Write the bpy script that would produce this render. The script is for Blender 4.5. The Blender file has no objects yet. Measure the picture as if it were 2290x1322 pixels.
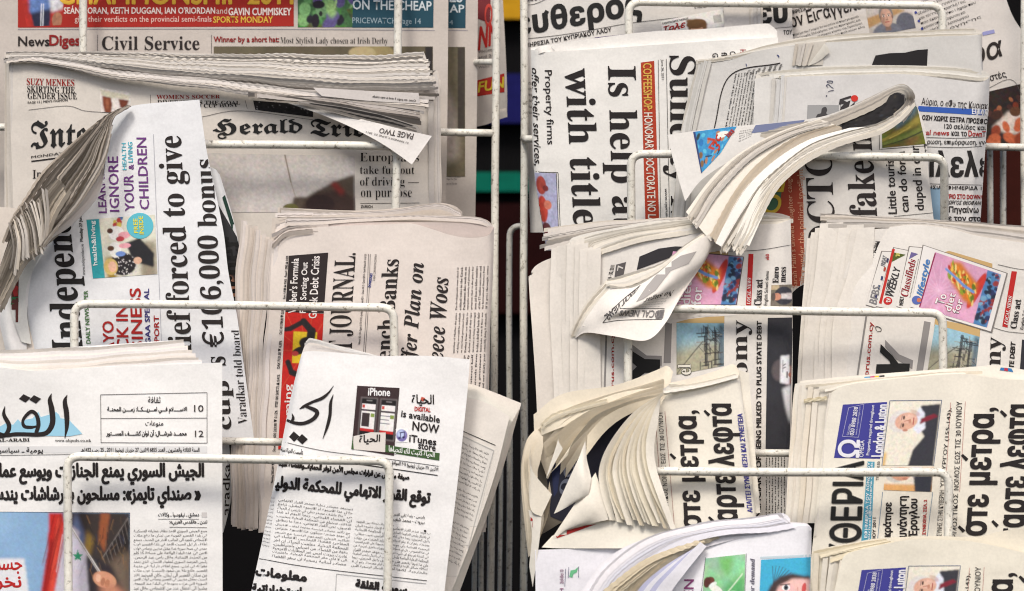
import bpy, math, random
import numpy as np
from mathutils import Vector
from mathutils.bvhtree import BVHTree
random.seed(7); rng = np.random.default_rng(7)
sc = bpy.context.scene; C = sc.collection

# ---------------- camera, world, sun, exposure ----------------
S = 0.0004; CD = 6250.0; CX, CY = 1145.0, 661.0; HZ = 1.25      # 1 unit = 0.4 mm, camera 2.5 m away
cam = bpy.data.cameras.new('camera'); co = bpy.data.objects.new('camera', cam); C.objects.link(co)
co.location = (0, -CD*S, HZ); co.rotation_euler = (math.radians(90), 0, 0)
cam.sensor_width = 36; cam.lens = 36*CD/2290.0; cam.clip_end = 100
cam.dof.use_dof = True; cam.dof.focus_distance = CD*S-0.12; cam.dof.aperture_fstop = cam.lens/15.0
sc.camera = co
W = bpy.data.worlds.new('World'); sc.world = W; W.use_nodes = True
nt = W.node_tree; bg = nt.nodes['Background']
sky = nt.nodes.new('ShaderNodeTexSky'); sky.sky_type = 'NISHITA'; sky.sun_disc = False
SUN_EL, SUN_AZ = math.radians(52), math.radians(-22)            # from camera side, high, a little left
sky.sun_elevation = SUN_EL; sky.sun_rotation = math.radians(180)-SUN_AZ*-1
sky.air_density = 1.0; sky.dust_density = 4.0; sky.ozone_density = 1.0
nt.links.new(sky.outputs[0], bg.inputs[0]); bg.inputs[1].default_value = 0.087
sl = bpy.data.lights.new('sun', 'SUN'); sl.energy = 1.5; sl.angle = math.radians(15); sl.color = (1.0, 0.94, 0.85)
so = bpy.data.objects.new('sun', sl); C.objects.link(so)
sd = Vector((math.sin(SUN_AZ)*math.cos(SUN_EL), -math.cos(SUN_AZ)*math.cos(SUN_EL), math.sin(SUN_EL)))
so.rotation_euler = sd.to_track_quat('Z', 'Y').to_euler(); so.location = sd*5
sc.view_settings.view_transform = 'Standard'; sc.view_settings.look = 'None'
sc.view_settings.exposure = 1.03; sc.view_settings.gamma = 1.0
try:
    sc.cycles.max_bounces = 6; sc.cycles.diffuse_bounces = 4; sc.cycles.use_denoising = True; sc.cycles.filter_width = 1.1
except Exception: pass

# ---------------- materials ----------------
def lin(c):
    c = np.asarray(c, float)/255.0
    return np.where(c <= .04045, c/12.92, ((c+.055)/1.055)**2.4)
ALB = 0.86
def new_mat(name):
    m = bpy.data.materials.new(name); m.use_nodes = True
    n = m.node_tree.nodes; p = n['Principled BSDF']; return m, m.node_tree, n, p
_inks = {}
def ink(rgb):
    k = tuple(rgb)
    if k not in _inks:
        m, t, n, p = new_mat('ink_%d_%d_%d' % k)
        c = np.maximum(lin(rgb)*ALB, 0.012)
        nz = n.new('ShaderNodeTexNoise'); nz.inputs['Scale'].default_value = 900; nz.inputs['Detail'].default_value = 2
        mx = n.new('ShaderNodeMix'); mx.data_type = 'RGBA'
        mx.inputs['A'].default_value = (*c, 1); mx.inputs['B'].default_value = (*(c*.82+.02), 1)
        t.links.new(nz.outputs['Fac'], mx.inputs['Factor']); t.links.new(mx.outputs['Result'], p.inputs['Base Color'])
        p.inputs['Roughness'].default_value = .85; p.inputs['Specular IOR Level'].default_value = .08
        _inks[k] = m
    return _inks[k]
_pap = {}
def paper_mat(rgb, use_attr=False):
    k = (tuple(rgb), use_attr)
    if k not in _pap:
        m, t, n, p = new_mat('newsprint'); L = t.links
        c = lin(rgb)*ALB
        geo = n.new('ShaderNodeTexCoord')
        nz = n.new('ShaderNodeTexNoise'); nz.inputs['Scale'].default_value = 500; nz.inputs['Detail'].default_value = 4
        n2 = n.new('ShaderNodeTexNoise'); n2.inputs['Scale'].default_value = 14; n2.inputs['Detail'].default_value = 5
        n3 = n.new('ShaderNodeTexNoise'); n3.inputs['Scale'].default_value = 30; n3.inputs['Detail'].default_value = 3
        for q in (nz, n2, n3): L.new(geo.outputs['Object'], q.inputs['Vector'])
        rmp = n.new('ShaderNodeMapRange'); rmp.inputs['From Min'].default_value = .3; rmp.inputs['From Max'].default_value = .7
        rmp.inputs['To Min'].default_value = .93; rmp.inputs['To Max'].default_value = 1.03
        L.new(n2.outputs['Fac'], rmp.inputs['Value'])
        r2 = n.new('ShaderNodeMapRange'); r2.inputs['From Min'].default_value = .3; r2.inputs['From Max'].default_value = .7
        r2.inputs['To Min'].default_value = .95; r2.inputs['To Max'].default_value = 1.03
        L.new(nz.outputs['Fac'], r2.inputs['Value'])
        mu = n.new('ShaderNodeMath'); mu.operation = 'MULTIPLY'; L.new(rmp.outputs[0], mu.inputs[0]); L.new(r2.outputs[0], mu.inputs[1])
        vm = n.new('ShaderNodeVectorMath'); vm.operation = 'SCALE'
        if use_attr:
            at = n.new('ShaderNodeAttribute'); at.attribute_name = 'tone'
            v2 = n.new('ShaderNodeVectorMath'); v2.operation = 'MULTIPLY'; v2.inputs[1].default_value = tuple(c)
            L.new(at.outputs['Color'], v2.inputs[0]); L.new(v2.outputs[0], vm.inputs[0])
        else: vm.inputs[0].default_value = tuple(c)
        L.new(mu.outputs[0], vm.inputs['Scale']); L.new(vm.outputs[0], p.inputs['Base Color'])
        p.inputs['Roughness'].default_value = .8; p.inputs['Specular IOR Level'].default_value = .25
        bp = n.new('ShaderNodeBump'); bp.inputs['Strength'].default_value = .42; bp.inputs['Distance'].default_value = .004
        L.new(n3.outputs['Fac'], bp.inputs['Height']); L.new(bp.outputs[0], p.inputs['Normal'])
        tr = n.new('ShaderNodeBsdfTranslucent'); L.new(vm.outputs[0], tr.inputs[0])
        mx = n.new('ShaderNodeMixShader'); mx.inputs[0].default_value = .12
        L.new(p.outputs[0], mx.inputs[1]); L.new(tr.outputs[0], mx.inputs[2])
        L.new(mx.outputs[0], n['Material Output'].inputs[0])
        _pap[k] = m
    return _pap[k]
def attr_mat(name):
    m, t, n, p = new_mat(name)
    at = n.new('ShaderNodeAttribute'); at.attribute_name = 'tone'
    nz = n.new('ShaderNodeTexNoise'); nz.inputs['Scale'].default_value = 1500; nz.inputs['Detail'].default_value = 1
    r = n.new('ShaderNodeMapRange'); r.inputs['To Min'].default_value = .8; r.inputs['To Max'].default_value = 1.2
    vm = n.new('ShaderNodeVectorMath'); vm.operation = 'SCALE'
    t.links.new(nz.outputs['Fac'], r.inputs['Value']); t.links.new(at.outputs['Color'], vm.inputs[0]); t.links.new(r.outputs[0], vm.inputs['Scale'])
    t.links.new(vm.outputs[0], p.inputs['Base Color']); p.inputs['Roughness'].default_value = .65; p.inputs['Specular IOR Level'].default_value = .25
    return m
PHOTO = attr_mat('printed_halftone')
def wire_mat():
    m, t, n, p = new_mat('chipped_white_paint'); L = t.links
    tc = n.new('ShaderNodeTexCoord')
    nz = n.new('ShaderNodeTexNoise'); nz.inputs['Scale'].default_value = 260; nz.inputs['Detail'].default_value = 8; nz.inputs['Roughness'].default_value = .7
    n2 = n.new('ShaderNodeTexNoise'); n2.inputs['Scale'].default_value = 25; n2.inputs['Detail'].default_value = 3
    mp = n.new('ShaderNodeMapping'); mp.inputs['Scale'].default_value = (1, 1, 1)
    for q in (nz, n2): L.new(tc.outputs['Object'], q.inputs['Vector'])
    cr = n.new('ShaderNodeValToRGB'); e = cr.color_ramp.elements
    e[0].position = .34; e[0].color = (.22, .20, .16, 1); e[1].position = .44; e[1].color = (.78, .75, .66, 1)
    x = e.new(.39); x.color = (.50, .47, .40, 1); y = e.new(.7); y.color = (.88, .86, .78, 1)
    L.new(nz.outputs['Fac'], cr.inputs[0])
    mx = n.new('ShaderNodeMix'); mx.data_type = 'RGBA'; mx.blend_type = 'MULTIPLY'; mx.inputs['Factor'].default_value = .45
    L.new(cr.outputs[0], mx.inputs['A']); L.new(n2.outputs['Fac'], mx.inputs['B'])
    L.new(mx.outputs['Result'], p.inputs['Base Color'])
    p.inputs['Roughness'].default_value = .45
    bp = n.new('ShaderNodeBump'); bp.inputs['Strength'].default_value = .5; bp.inputs['Distance'].default_value = .001
    L.new(nz.outputs['Fac'], bp.inputs['Height']); L.new(bp.outputs[0], p.inputs['Normal'])
    return m
WIRE = wire_mat()

# ---------------- geometry helpers ----------------
def P(x, y, d):
    k = (CD-d)/CD
    return np.array(((x-CX)*k*S, -d*S, (CY-y)*k*S+HZ))
def Pa(a):
    a = np.asarray(a, float); k = (CD-a[..., 2])/CD
    return np.stack(((a[..., 0]-CX)*k*S, -a[..., 2]*S, (CY-a[..., 1])*k*S+HZ), -1)
CAM = np.array((0, -CD*S, HZ))
def pts3(pts, base):
    return np.array([(p[0], p[1], base+(p[2] if len(p) > 2 else 0)) for p in pts], float)
def spline(p, m, linear=False):
    p = np.asarray(p, float)
    if len(p) == 2 or linear:
        seg = np.r_[0, np.cumsum(np.linalg.norm(np.diff(p[:, :3], axis=0), axis=1)+1e-6)]
        t = np.linspace(0, seg[-1], m)
        return np.stack([np.interp(t, seg, p[:, k]) for k in range(p.shape[1])], 1)
    q = np.vstack((2*p[0]-p[1], p, 2*p[-1]-p[-2])); out = []
    for i in range(1, len(q)-2):
        t = np.linspace(0, 1, 12, endpoint=False)[:, None]
        a, b, c, d = q[i-1], q[i], q[i+1], q[i+2]
        out.append(.5*((2*b)+(-a+c)*t+(2*a-5*b+4*c-d)*t*t+(-a+3*b-3*c+d)*t**3))
    out.append(p[-1][None]); return spline(np.vstack(out), m, True)
def mesh_obj(name, verts, faces, mats, parent=None, org=(0, 0, 0), smooth=True, tone=None, midx=None, kind=None):
    me = bpy.data.meshes.new(name)
    me.from_pydata((np.asarray(verts)-np.asarray(org)).tolist(), [], faces)
    for m in (mats if isinstance(mats, (list, tuple)) else [mats]): me.materials.append(m)
    if smooth is not False: me.polygons.foreach_set('use_smooth', [True]*len(me.polygons) if smooth is True else smooth)
    if midx is not None: me.polygons.foreach_set('material_index', midx)
    if tone is not None:
        a = me.color_attributes.new('tone', 'FLOAT_COLOR', 'POINT')
        a.data.foreach_set('color', np.hstack((np.asarray(tone, float), np.ones((len(tone), 1)))).ravel())
    me.update(); o = bpy.data.objects.new(name, me); C.objects.link(o)
    if parent: o.parent = parent
    if kind: o['kind'] = kind
    return o
def tube(pts, r, nseg=10, close=False):
    """swept round wire through 3D points (metres)"""
    p = np.asarray(pts); n = len(p); V = []; F = []
    up = np.array((0.03, 1, 0.02))
    for i in range(n):
        t = p[min(i+1, n-1)]-p[max(i-1, 0)]; t /= np.linalg.norm(t)+1e-12
        a = np.cross(t, up); a /= np.linalg.norm(a); b = np.cross(a, t)
        for k in range(nseg):
            th = 2*math.pi*k/nseg; V.append(p[i]+r*(a*math.cos(th)+b*math.sin(th)))
    for i in range(n-1):
        for k in range(nseg):
            k2 = (k+1) % nseg; F.append((i*nseg+k, i*nseg+k2, (i+1)*nseg+k2, (i+1)*nseg+k))
    F.append(tuple(range(nseg))[::-1]); F.append(tuple((n-1)*nseg+k for k in range(nseg)))
    return V, F
def rounded(path, rad):
    out = [np.array(path[0], float)]
    for i in range(1, len(path)-1):
        a, b, c = (np.array(path[i+k], float) for k in (-1, 0, 1))
        u = (a-b)/np.linalg.norm(a-b); v = (c-b)/np.linalg.norm(c-b)
        p0, p2 = b+u*rad, b+v*rad
        for t in np.linspace(0, 1, 8): out.append((1-t)**2*p0+2*t*(1-t)*b+t*t*p2)
    out.append(np.array(path[-1], float)); 
    # densify
    res = []
    for a, b in zip(out[:-1], out[1:]):
        m = max(1, int(np.linalg.norm(b-a)/40))
        for k in range(m): res.append(a+(b-a)*k/m)
    res.append(out[-1]); return np.array(res)

# ---------------- text ----------------
def _mp(s, U, l, dg=None, ex=None):
    r = ''
    for c in s:
        if ex and c in ex: r += ex[c]
        elif 'A' <= c <= 'Z': r += chr(U+ord(c)-65)
        elif 'a' <= c <= 'z': r += chr(l+ord(c)-97)
        elif dg and c.isdigit(): r += chr(dg+int(c))
        else: r += c
    return r
STY = {'': lambda s: s, 'SK': lambda s: s,  'B': lambda s: _mp(s, 0x1D400, 0x1D41A, 0x1D7CE), 'F': lambda s: _mp(s, 0x1D56C, 0x1D586),
       'I': lambda s: _mp(s, 0x1D434, 0x1D44E, None, {'h': '\u210e'}), 'BI': lambda s: _mp(s, 0x1D468, 0x1D482, 0x1D7CE),
       'S': lambda s: _mp(s, 0x1D5D4, 0x1D5EE, 0x1D7EC), 'SI': lambda s: _mp(s, 0x1D63C, 0x1D656, 0x1D7EC), 'R': lambda s: _mp(s, 0x1D400, 0x1D41A, 0x1D7CE), 'RI': lambda s: _mp(s, 0x1D400, 0x1D41A, 0x1D7CE)}
GKL = 'αβγδεζηθικλμνξοπρςστυφχψω'; GKU = 'ΑΒΓΔΕΖΗΘΙΚΛΜΝΞΟΠΡ?ΣΤΥΦΧΨΩ'
STY['SG'] = lambda s: ''.join(chr(0x1D770+GKL.index(c)) if c in GKL else chr(0x1D756+GKU.index(c)) if c in GKU else c for c in s)
AR = {}
for base, n, chs in ((0xFE81, 2, 'آأؤإ'), (0xFE89, 4, 'ئ'), (0xFE8D, 2, 'ا'), (0xFE8F, 4, 'ب'), (0xFE93, 2, 'ة'), (0xFE95, 4, 'تثجحخ'),
                     (0xFEA9, 2, 'دذرز'), (0xFEB1, 4, 'سشصضطظعغفقكلمنه'), (0xFEED, 2, 'وى'), (0xFEF1, 4, 'ي')):
    for i, c in enumerate(chs): AR[c] = (base+i*n, n)
AR['ء'] = (0xFE80, 1)
def arabic(s):
    outw = []
    for w in s.split(' '):
        if w and all(ch.isdigit() or ch in '.,/-' for ch in w): outw.append(w); continue
        g = []; i = 0; prev = False
        while i < len(w):
            ch = w[i]
            if ch == 'ـ': g.append(ch); prev = True; i += 1; continue
            if ch not in AR:
                g.append({'(': ')', ')': '(', '«': '»', '»': '«'}.get(ch, ch)); prev = False; i += 1; continue
            if ch == 'ل' and i+1 < len(w) and w[i+1] in 'اأإآ':
                b = {'ا': 0xFEFB, 'أ': 0xFEF7, 'إ': 0xFEF9, 'آ': 0xFEF5}[w[i+1]]
                g.append(chr(b+(1 if prev else 0))); prev = False; i += 2; continue
            b, n = AR[ch]; nxt = i+1 < len(w) and (w[i+1] == 'ـ' or (w[i+1] in AR and AR[w[i+1]][1] > 1)) and n == 4
            g.append(chr(b+((3 if prev and nxt else 2 if nxt else 1 if prev else 0) if n > 1 else 0)))
            prev = nxt; i += 1
        # keep digit runs left-to-right
        r = []; run = ''
        for c in g:
            if c.isdigit(): run += c
            else:
                if run: r.append(run); run = ''
                r.append(c)
        if run: r.append(run)
        outw.append(''.join(reversed(r)))
    return ' '.join(reversed(outw))
_tc = bpy.data.curves.new('lettering', 'FONT'); _to = bpy.data.objects.new('lettering', _tc)
_tcache = {}
def text_mesh(s, sty='', res=2):
    key = (s, sty, res)
    if key not in _tcache:
        _tc.body = arabic(s) if sty == 'AR' else STY[sty](s); _tc.resolution_u = res; _tc.offset = -.011 if sty == 'R' else 0
        me = _to.to_mesh(); n = len(me.vertices)
        co_ = np.empty(n*3); me.vertices.foreach_get('co', co_); co_ = co_.reshape(-1, 3)[:, :2]
        fs = [tuple(p.vertices) for p in me.polygons]; _to.to_mesh_clear()
        if n and sty in ('SK', 'RI'): co_[:, 0] += .22*co_[:, 1]
        if n:
            lo, hi = co_.min(0), co_.max(0); co_ = (co_-lo)/np.maximum(hi-lo, 1e-6); asp = (hi-lo)[0]/max((hi-lo)[1], 1e-6)
        else: asp = 1
        _tcache[key] = (co_, fs, asp)
    return _tcache[key]
def quadmap(uv, q):
    """uv (u right, v up) -> quad bl, br, tl, tr"""
    bl, br, tl = (np.array(p[:2], float) for p in q[:3]); tr = np.array(q[3][:2], float) if len(q) > 3 else br+tl-bl
    u = uv[:, :1]; v = uv[:, 1:]
    return bl*(1-u)*(1-v)+br*u*(1-v)+tl*(1-u)*v+tr*u*v
def cut2d(V, F, step):
    import bmesh
    bm = bmesh.new(); vs = [bm.verts.new((x, y, 0)) for x, y in V]
    for f in F:
        try: bm.faces.new([vs[i] for i in f])
        except ValueError: pass
    for ax in (0, 1):
        lo, hi = V[:, ax].min(), V[:, ax].max(); k = lo+step*.7
        no = (1, 0, 0) if ax == 0 else (0, 1, 0)
        while k < hi:
            bmesh.ops.bisect_plane(bm, geom=bm.verts[:]+bm.edges[:]+bm.faces[:], dist=1e-4, plane_co=(k if ax == 0 else 0, k if ax else 0, 0), plane_no=no)
            k += step
    bm.verts.index_update(); V2 = np.array([v.co[:2] for v in bm.verts]); F2 = [tuple(v.index for v in f.verts) for f in bm.faces]
    bm.free(); return V2, F2

# ---------------- painter for printed pictures ----------------
def blur(a, k):
    k = int(k)
    if k < 1: return a
    for ax in (0, 1):
        for _ in range(2):
            pad = [(0, 0)]*a.ndim; pad[ax] = (k, k); b = np.pad(a, pad, mode='edge'); c = np.cumsum(b, axis=ax)
            c = np.concatenate((np.zeros_like(np.take(c, [0], axis=ax)), c), axis=ax); n = a.shape[ax]
            a = (np.take(c, range(2*k+1, 2*k+1+n), axis=ax)-np.take(c, range(0, n), axis=ax))/(2*k+1)
    return a
class Pic:
    def __init__(s, w, h, bgc, res=2.0):
        s.w, s.h = w, h; s.nx, s.ny = max(4, int(w/res)+1), max(4, int(h/res)+1)
        s.a = np.ones((s.ny, s.nx, 3))*lin(bgc)
        s.X, s.Y = np.meshgrid(np.linspace(0, w, s.nx), np.linspace(0, h, s.ny)); s.r = w/(s.nx-1)
    def mix(s, m, c, al=1):
        m = (np.clip(m, 0, 1)*al)[..., None]; s.a = s.a*(1-m)+lin(c)*m; return s
    def ell(s, cx, cy, rx, ry, c, ang=0, soft=.12, al=1):
        t = math.radians(ang); x, y = s.X-cx, s.Y-cy; u = x*math.cos(t)+y*math.sin(t); v = -x*math.sin(t)+y*math.cos(t)
        r = np.sqrt((u/rx)**2+(v/ry)**2); return s.mix((1-r)/soft+.5, c, al)
    def poly(s, pts, c, b=0, al=1):
        m = np.zeros_like(s.X, bool); n = len(pts)
        for i in range(n):
            (x0, y0), (x1, y1) = pts[i], pts[(i+1) % n]
            if y0 == y1: continue
            m ^= ((s.Y > min(y0, y1)) & (s.Y <= max(y0, y1)) & (s.X < x0+(s.Y-y0)*(x1-x0)/(y1-y0)))
        return s.mix(blur(m.astype(float), b), c, al)
    def rect(s, x0, y0, x1, y1, c, b=0, al=1): return s.poly([(x0, y0), (x1, y0), (x1, y1), (x0, y1)], c, b, al)
    def line(s, x0, y0, x1, y1, w, c, al=1):
        dx, dy = x1-x0, y1-y0; L2 = dx*dx+dy*dy+1e-9; t = np.clip(((s.X-x0)*dx+(s.Y-y0)*dy)/L2, 0, 1)
        d = np.hypot(s.X-x0-t*dx, s.Y-y0-t*dy); return s.mix((w/2-d)/s.r+.5, c, al)
    def noise(s, amp, sc_=6, seed=1, col=False):
        g = np.random.default_rng(seed); ny, nx = int(s.h/sc_)+3, int(s.w/sc_)+3
        ch = 3 if col else 1; n = g.random((ny, nx, ch)); ys = s.Y/sc_; xs = s.X/sc_; yi = ys.astype(int); xi = xs.astype(int); fy = (ys-yi)[..., None]; fx = (xs-xi)[..., None]
        v = n[yi, xi]*(1-fx)*(1-fy)+n[yi, xi+1]*fx*(1-fy)+n[yi+1, xi]*(1-fx)*fy+n[yi+1, xi+1]*fx*fy
        s.a = np.clip(s.a*(1+amp*(v*2-1)), 0, 1); return s
    def blobs(s, n, box, cols, r, seed=3, asp=1.5):
        g = random.Random(seed)
        for i in range(n):
            s.ell(g.uniform(box[0], box[2]), g.uniform(box[1], box[3]), r*g.uniform(.5, 1.3), r*asp*g.uniform(.4, 1), g.choice(cols), g.uniform(-60, 60), .3)
        return s
    def head(s, cx, cy, r, skin=(205, 160, 135), hair=(70, 50, 35), smile=0):
        dk = tuple(int(v*.68) for v in skin); lt = tuple(min(255, int(v*1.12)) for v in skin)
        s.rect(cx-r*.35, cy+r*.6, cx+r*.35, cy+r*1.5, dk, 1)
        s.ell(cx, cy-r*.18, r*.90, r*1.15, hair, 0, .15); s.ell(cx, cy+r*.08, r*.74, r*1.02, skin, 0, .15)
        s.ell(cx+r*.25, cy+r*.1, r*.4, r*.7, lt, 0, .6, .5); s.ell(cx-r*.5, cy+r*.2, r*.25, r*.7, dk, 0, .8, .5)
        for e in (-1, 1):
            s.ell(cx+e*r*.32, cy-r*.08, r*.17, r*.09, (240, 235, 230), 0, .4, .7); s.ell(cx+e*r*.32, cy-r*.08, r*.08, r*.09, (40, 30, 30), 0, .4)
            s.line(cx+e*r*.16, cy-r*.25, cx+e*r*.5, cy-r*.27, r*.08, hair); s.ell(cx+e*r*.76, cy+r*.08, r*.1, r*.22, dk, 0, .3)
        s.line(cx+r*.04, cy-r*.1, cx+r*.1, cy+r*.3, r*.08, dk, .7); s.line(cx-r*.1, cy+r*.34, cx+r*.14, cy+r*.34, r*.09, dk)
        s.line(cx-r*.26, cy+r*.58, cx+r*.26, cy+r*.58, r*.11, (150, 75, 70)); return s

# ---------------- newspapers ----------------
BLK = (42, 36, 35)
class Paper:
    def __init__(s, name, label, cat, base, tone=(238, 234, 230), group=None, d=0):
        s.org = P(base[0], base[1], d); s.d = d; s.tone = tone
        s.root = bpy.data.objects.new(name, None); C.objects.link(s.root); s.root.location = s.org; s.root.empty_display_size = .02
        s.root['label'] = label; s.root['category'] = cat
        if group: s.root['group'] = group
        s.cur = None
    def sheet(s, name, rows, d=None, thick=0, tone=None, step=9, linear=False, wob=1.2, label=None, seed=None, nv=None, linv=False):
        d = s.d if d is None else d
        rs = [pts3(r, d) for r in rows]
        wmax = max(np.linalg.norm(np.diff(r[:, :2], axis=0), axis=1).sum() for r in rs)
        hmax = max(np.linalg.norm(np.diff(np.array([r[k] for r in rs])[:, :2], axis=0), axis=1).sum() for k in (0, -1))
        nu = int(max(3, min(130, wmax/step))); nv = nv or int(max(3, min(130, hmax/step)))
        A = np.array([spline(r, nu, linear) for r in rs])
        G = np.stack([spline(A[:, i], nv, linear or linv) for i in range(nu)], 1)           # nv, nu, 3
        if wob:
            g = np.random.default_rng(seed if seed is not None else int(wmax*7+hmax))
            for f, a in ((150, 1.0), (55, .35)):
                ph = g.uniform(0, 6.28, 6); x, y = G[..., 0]/f, G[..., 1]/f
                G[..., 2] += wob*a*(np.sin(x*1.3+y*.6+ph[0])+np.sin(-x*.8+y*1.5+ph[1])+.6*np.sin(x*2.3-y*1.9+ph[2]))
        V = Pa(G.reshape(-1, 3)); F = []
        for j in range(nv-1):
            for i in range(nu-1): F.append((j*nu+i, (j+1)*nu+i, (j+1)*nu+i+1, j*nu+i+1))
        nf = len(F); sm = [True]*nf; VV = [V]
        if thick:
            G2 = G.copy(); G2[..., 2] -= thick; V2 = Pa(G2.reshape(-1, 3)); o = len(V); VV.append(V2)
            F += [tuple(o+q for q in f[::-1]) for f in F[:nf]]; sm += [True]*nf
            loop = [i for i in range(nu)]+[j*nu+nu-1 for j in range(1, nv)]+[(nv-1)*nu+i for i in range(nu-2, -1, -1)]+[j*nu for j in range(nv-2, 0, -1)]
            o2 = 2*len(V); VV += [V[loop], V2[loop]]; n = len(loop)
            for i in range(n):
                k = (i+1) % n; F.append((o2+i, o2+k, o2+n+k, o2+n+i)); sm.append(False)
        ob = mesh_obj(name, np.vstack(VV), F, paper_mat(tone or s.tone), s.root, s.org, smooth=sm)
        if label: ob['label'] = label
        bv = BVHTree.FromPolygons(V.tolist(), [f for f in F[:nf]])
        s.cur = (ob, bv); ob_s = (ob, bv); return ob_s
    def edges(s, A, B, n, tail=(0, 9, -4), d=None, jit=4, wob=1.0, tone=None, var=.10, m=70, name='page_edges', tj=3.0, saw=.5, seed=5, linear=False, lo=0, hi=1, pw=1, zf=.4):
        d = s.d if d is None else d; g = np.random.default_rng(seed)
        a = spline(pts3(A, d), m, linear); b = spline(pts3(B, d), m, linear); V = []; F = []; T = []
        u = np.linspace(0, 1, m); ph = g.uniform(0, 6.28, 4)
        for i in range(n):
            t = lo+(hi-lo)*(min(max(i+(g.uniform(-.45, .45) if 0 < i < n-1 else 0), 0), n-1)/max(1, n-1))**pw; c = a*(1-t)+b*t
            tang = np.gradient(c[:, :2], axis=0); L = np.linalg.norm(tang, axis=1).sum(); nn = np.stack((-tang[:, 1], tang[:, 0]), 1)/(np.linalg.norm(tang, axis=1)[:, None]+1e-9)
            ph = ph+g.normal(0, .45, 4); ph[2] = g.uniform(0, 6.28)
            w = wob*(np.sin(u*L/60+ph[0])+.6*np.sin(u*L/23+ph[1])+.4*g.uniform(-1, 1)) + saw*np.sin(u*L/3.1+ph[2])*(.6+.4*np.sin(u*L/41+ph[3]))
            c = c.copy(); c[:, :2] += nn*w[:, None]
            e0, e1 = g.uniform(-jit, jit), g.uniform(-jit, jit)
            t0 = tang[0]/np.linalg.norm(tang[0]); t1 = tang[-1]/np.linalg.norm(tang[-1])
            f0 = np.clip(1-u*6, 0, 1)[:, None]; f1 = np.clip(1-(1-u)*6, 0, 1)[:, None]
            c[:, :2] += t0*e0*f0+t1*e1*f1
            tl = np.array(tail, float)*(1, 1, zf); tl2 = tl.copy(); tl2[2] += g.uniform(-tj, tj)
            c1 = c+tl2; tn = 1-g.uniform(0, var)
            o = sum(len(v) for v in V); V += [Pa(c), Pa(c1)]
            warm = g.uniform(-.02, .02); T += [[tn*(1+warm), tn, tn*(1-warm*2)]]*(2*m)
            for k in range(m-1): F.append((o+k, o+m+k, o+m+k+1, o+k+1))
        ob = mesh_obj(name, np.vstack(V), F, paper_mat(tone or s.tone, True), s.root, s.org, tone=T, kind='stuff')
        return ob
    # --- prints, laid on the current sheet ---
    def _lay(s, XY, F, lift, sheet):
        ob, bv = sheet or s.cur; n = len(XY); out = np.zeros((n, 3)); ok = np.zeros(n, bool); cam_ = Vector(CAM)
        D = Pa(np.c_[XY, np.zeros(n)])-CAM
        for i in range(n):
            dv = Vector(D[i]).normalized(); h = bv.ray_cast(cam_, dv)
            if h[0] is not None: out[i] = np.array(h[0])-np.array(dv)*lift*S; ok[i] = True
        F = [f for f in F if all(ok[q] for q in f)]; return out, F, ok
    def add(s, name, XY, F, mat, lift=1.0, sheet=None, tone=None, smooth=True):
        V, F, ok = s._lay(np.asarray(XY, float), F, lift, sheet)
        if not F: return None
        used = sorted({q for f in F for q in f}); mp = {q: i for i, q in enumerate(used)}
        V = V[used]; F = [tuple(mp[q] for q in f) for f in F]
        if tone is not None: tone = np.asarray(tone)[used]
        return mesh_obj(name, V, F, mat, (sheet or s.cur)[0], s.org, smooth=smooth, tone=tone)
    def text(s, t, q, sty='', c=BLK, b=0, name='headline', lift=1.2, sheet=None, res=None, cut=None, label=None):
        q = [np.array(p, float) for p in q]; H = np.linalg.norm(q[2]-q[0]); L = np.linalg.norm(q[1]-q[0])
        if sty in ('S', 'SI'): sty = '' if sty == 'S' else 'SK'; b = max(b, min(.05*H, 1.6))
        uv, F, asp = text_mesh(t, sty, res or (4 if H > 22 else 2))
        if len(uv) == 0: return
        XY = quadmap(uv, q)
        if (H > 22 or cut) and cut != 0: XY, F = cut2d(XY, F, cut or 16)
        if b:
            n = len(XY); v0, f0, ok = s._lay(XY, F, lift, sheet); d0 = -v0[:, 1]/S; V = []; FF = []
            for k in range(4 if b < 1.5 else 7):
                th = k*2*math.pi/(4 if b < 1.5 else 7)+.6; x = XY+b*.7*np.array((math.cos(th), math.sin(th)))
                V.append(Pa(np.c_[x, d0+.06*k])); FF += [tuple(q_+n*k for q_ in ff) for ff in f0]
            if not FF: return
            V = np.vstack(V); used = sorted({q_ for f in FF for q_ in f}); mp = {a: i for i, a in enumerate(used)}
            return mesh_obj(name, V[used], [tuple(mp[a] for a in f) for f in FF], ink(c), (sheet or s.cur)[0], s.org)
        return s.add(name, XY, F, ink(c), lift, sheet)
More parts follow.
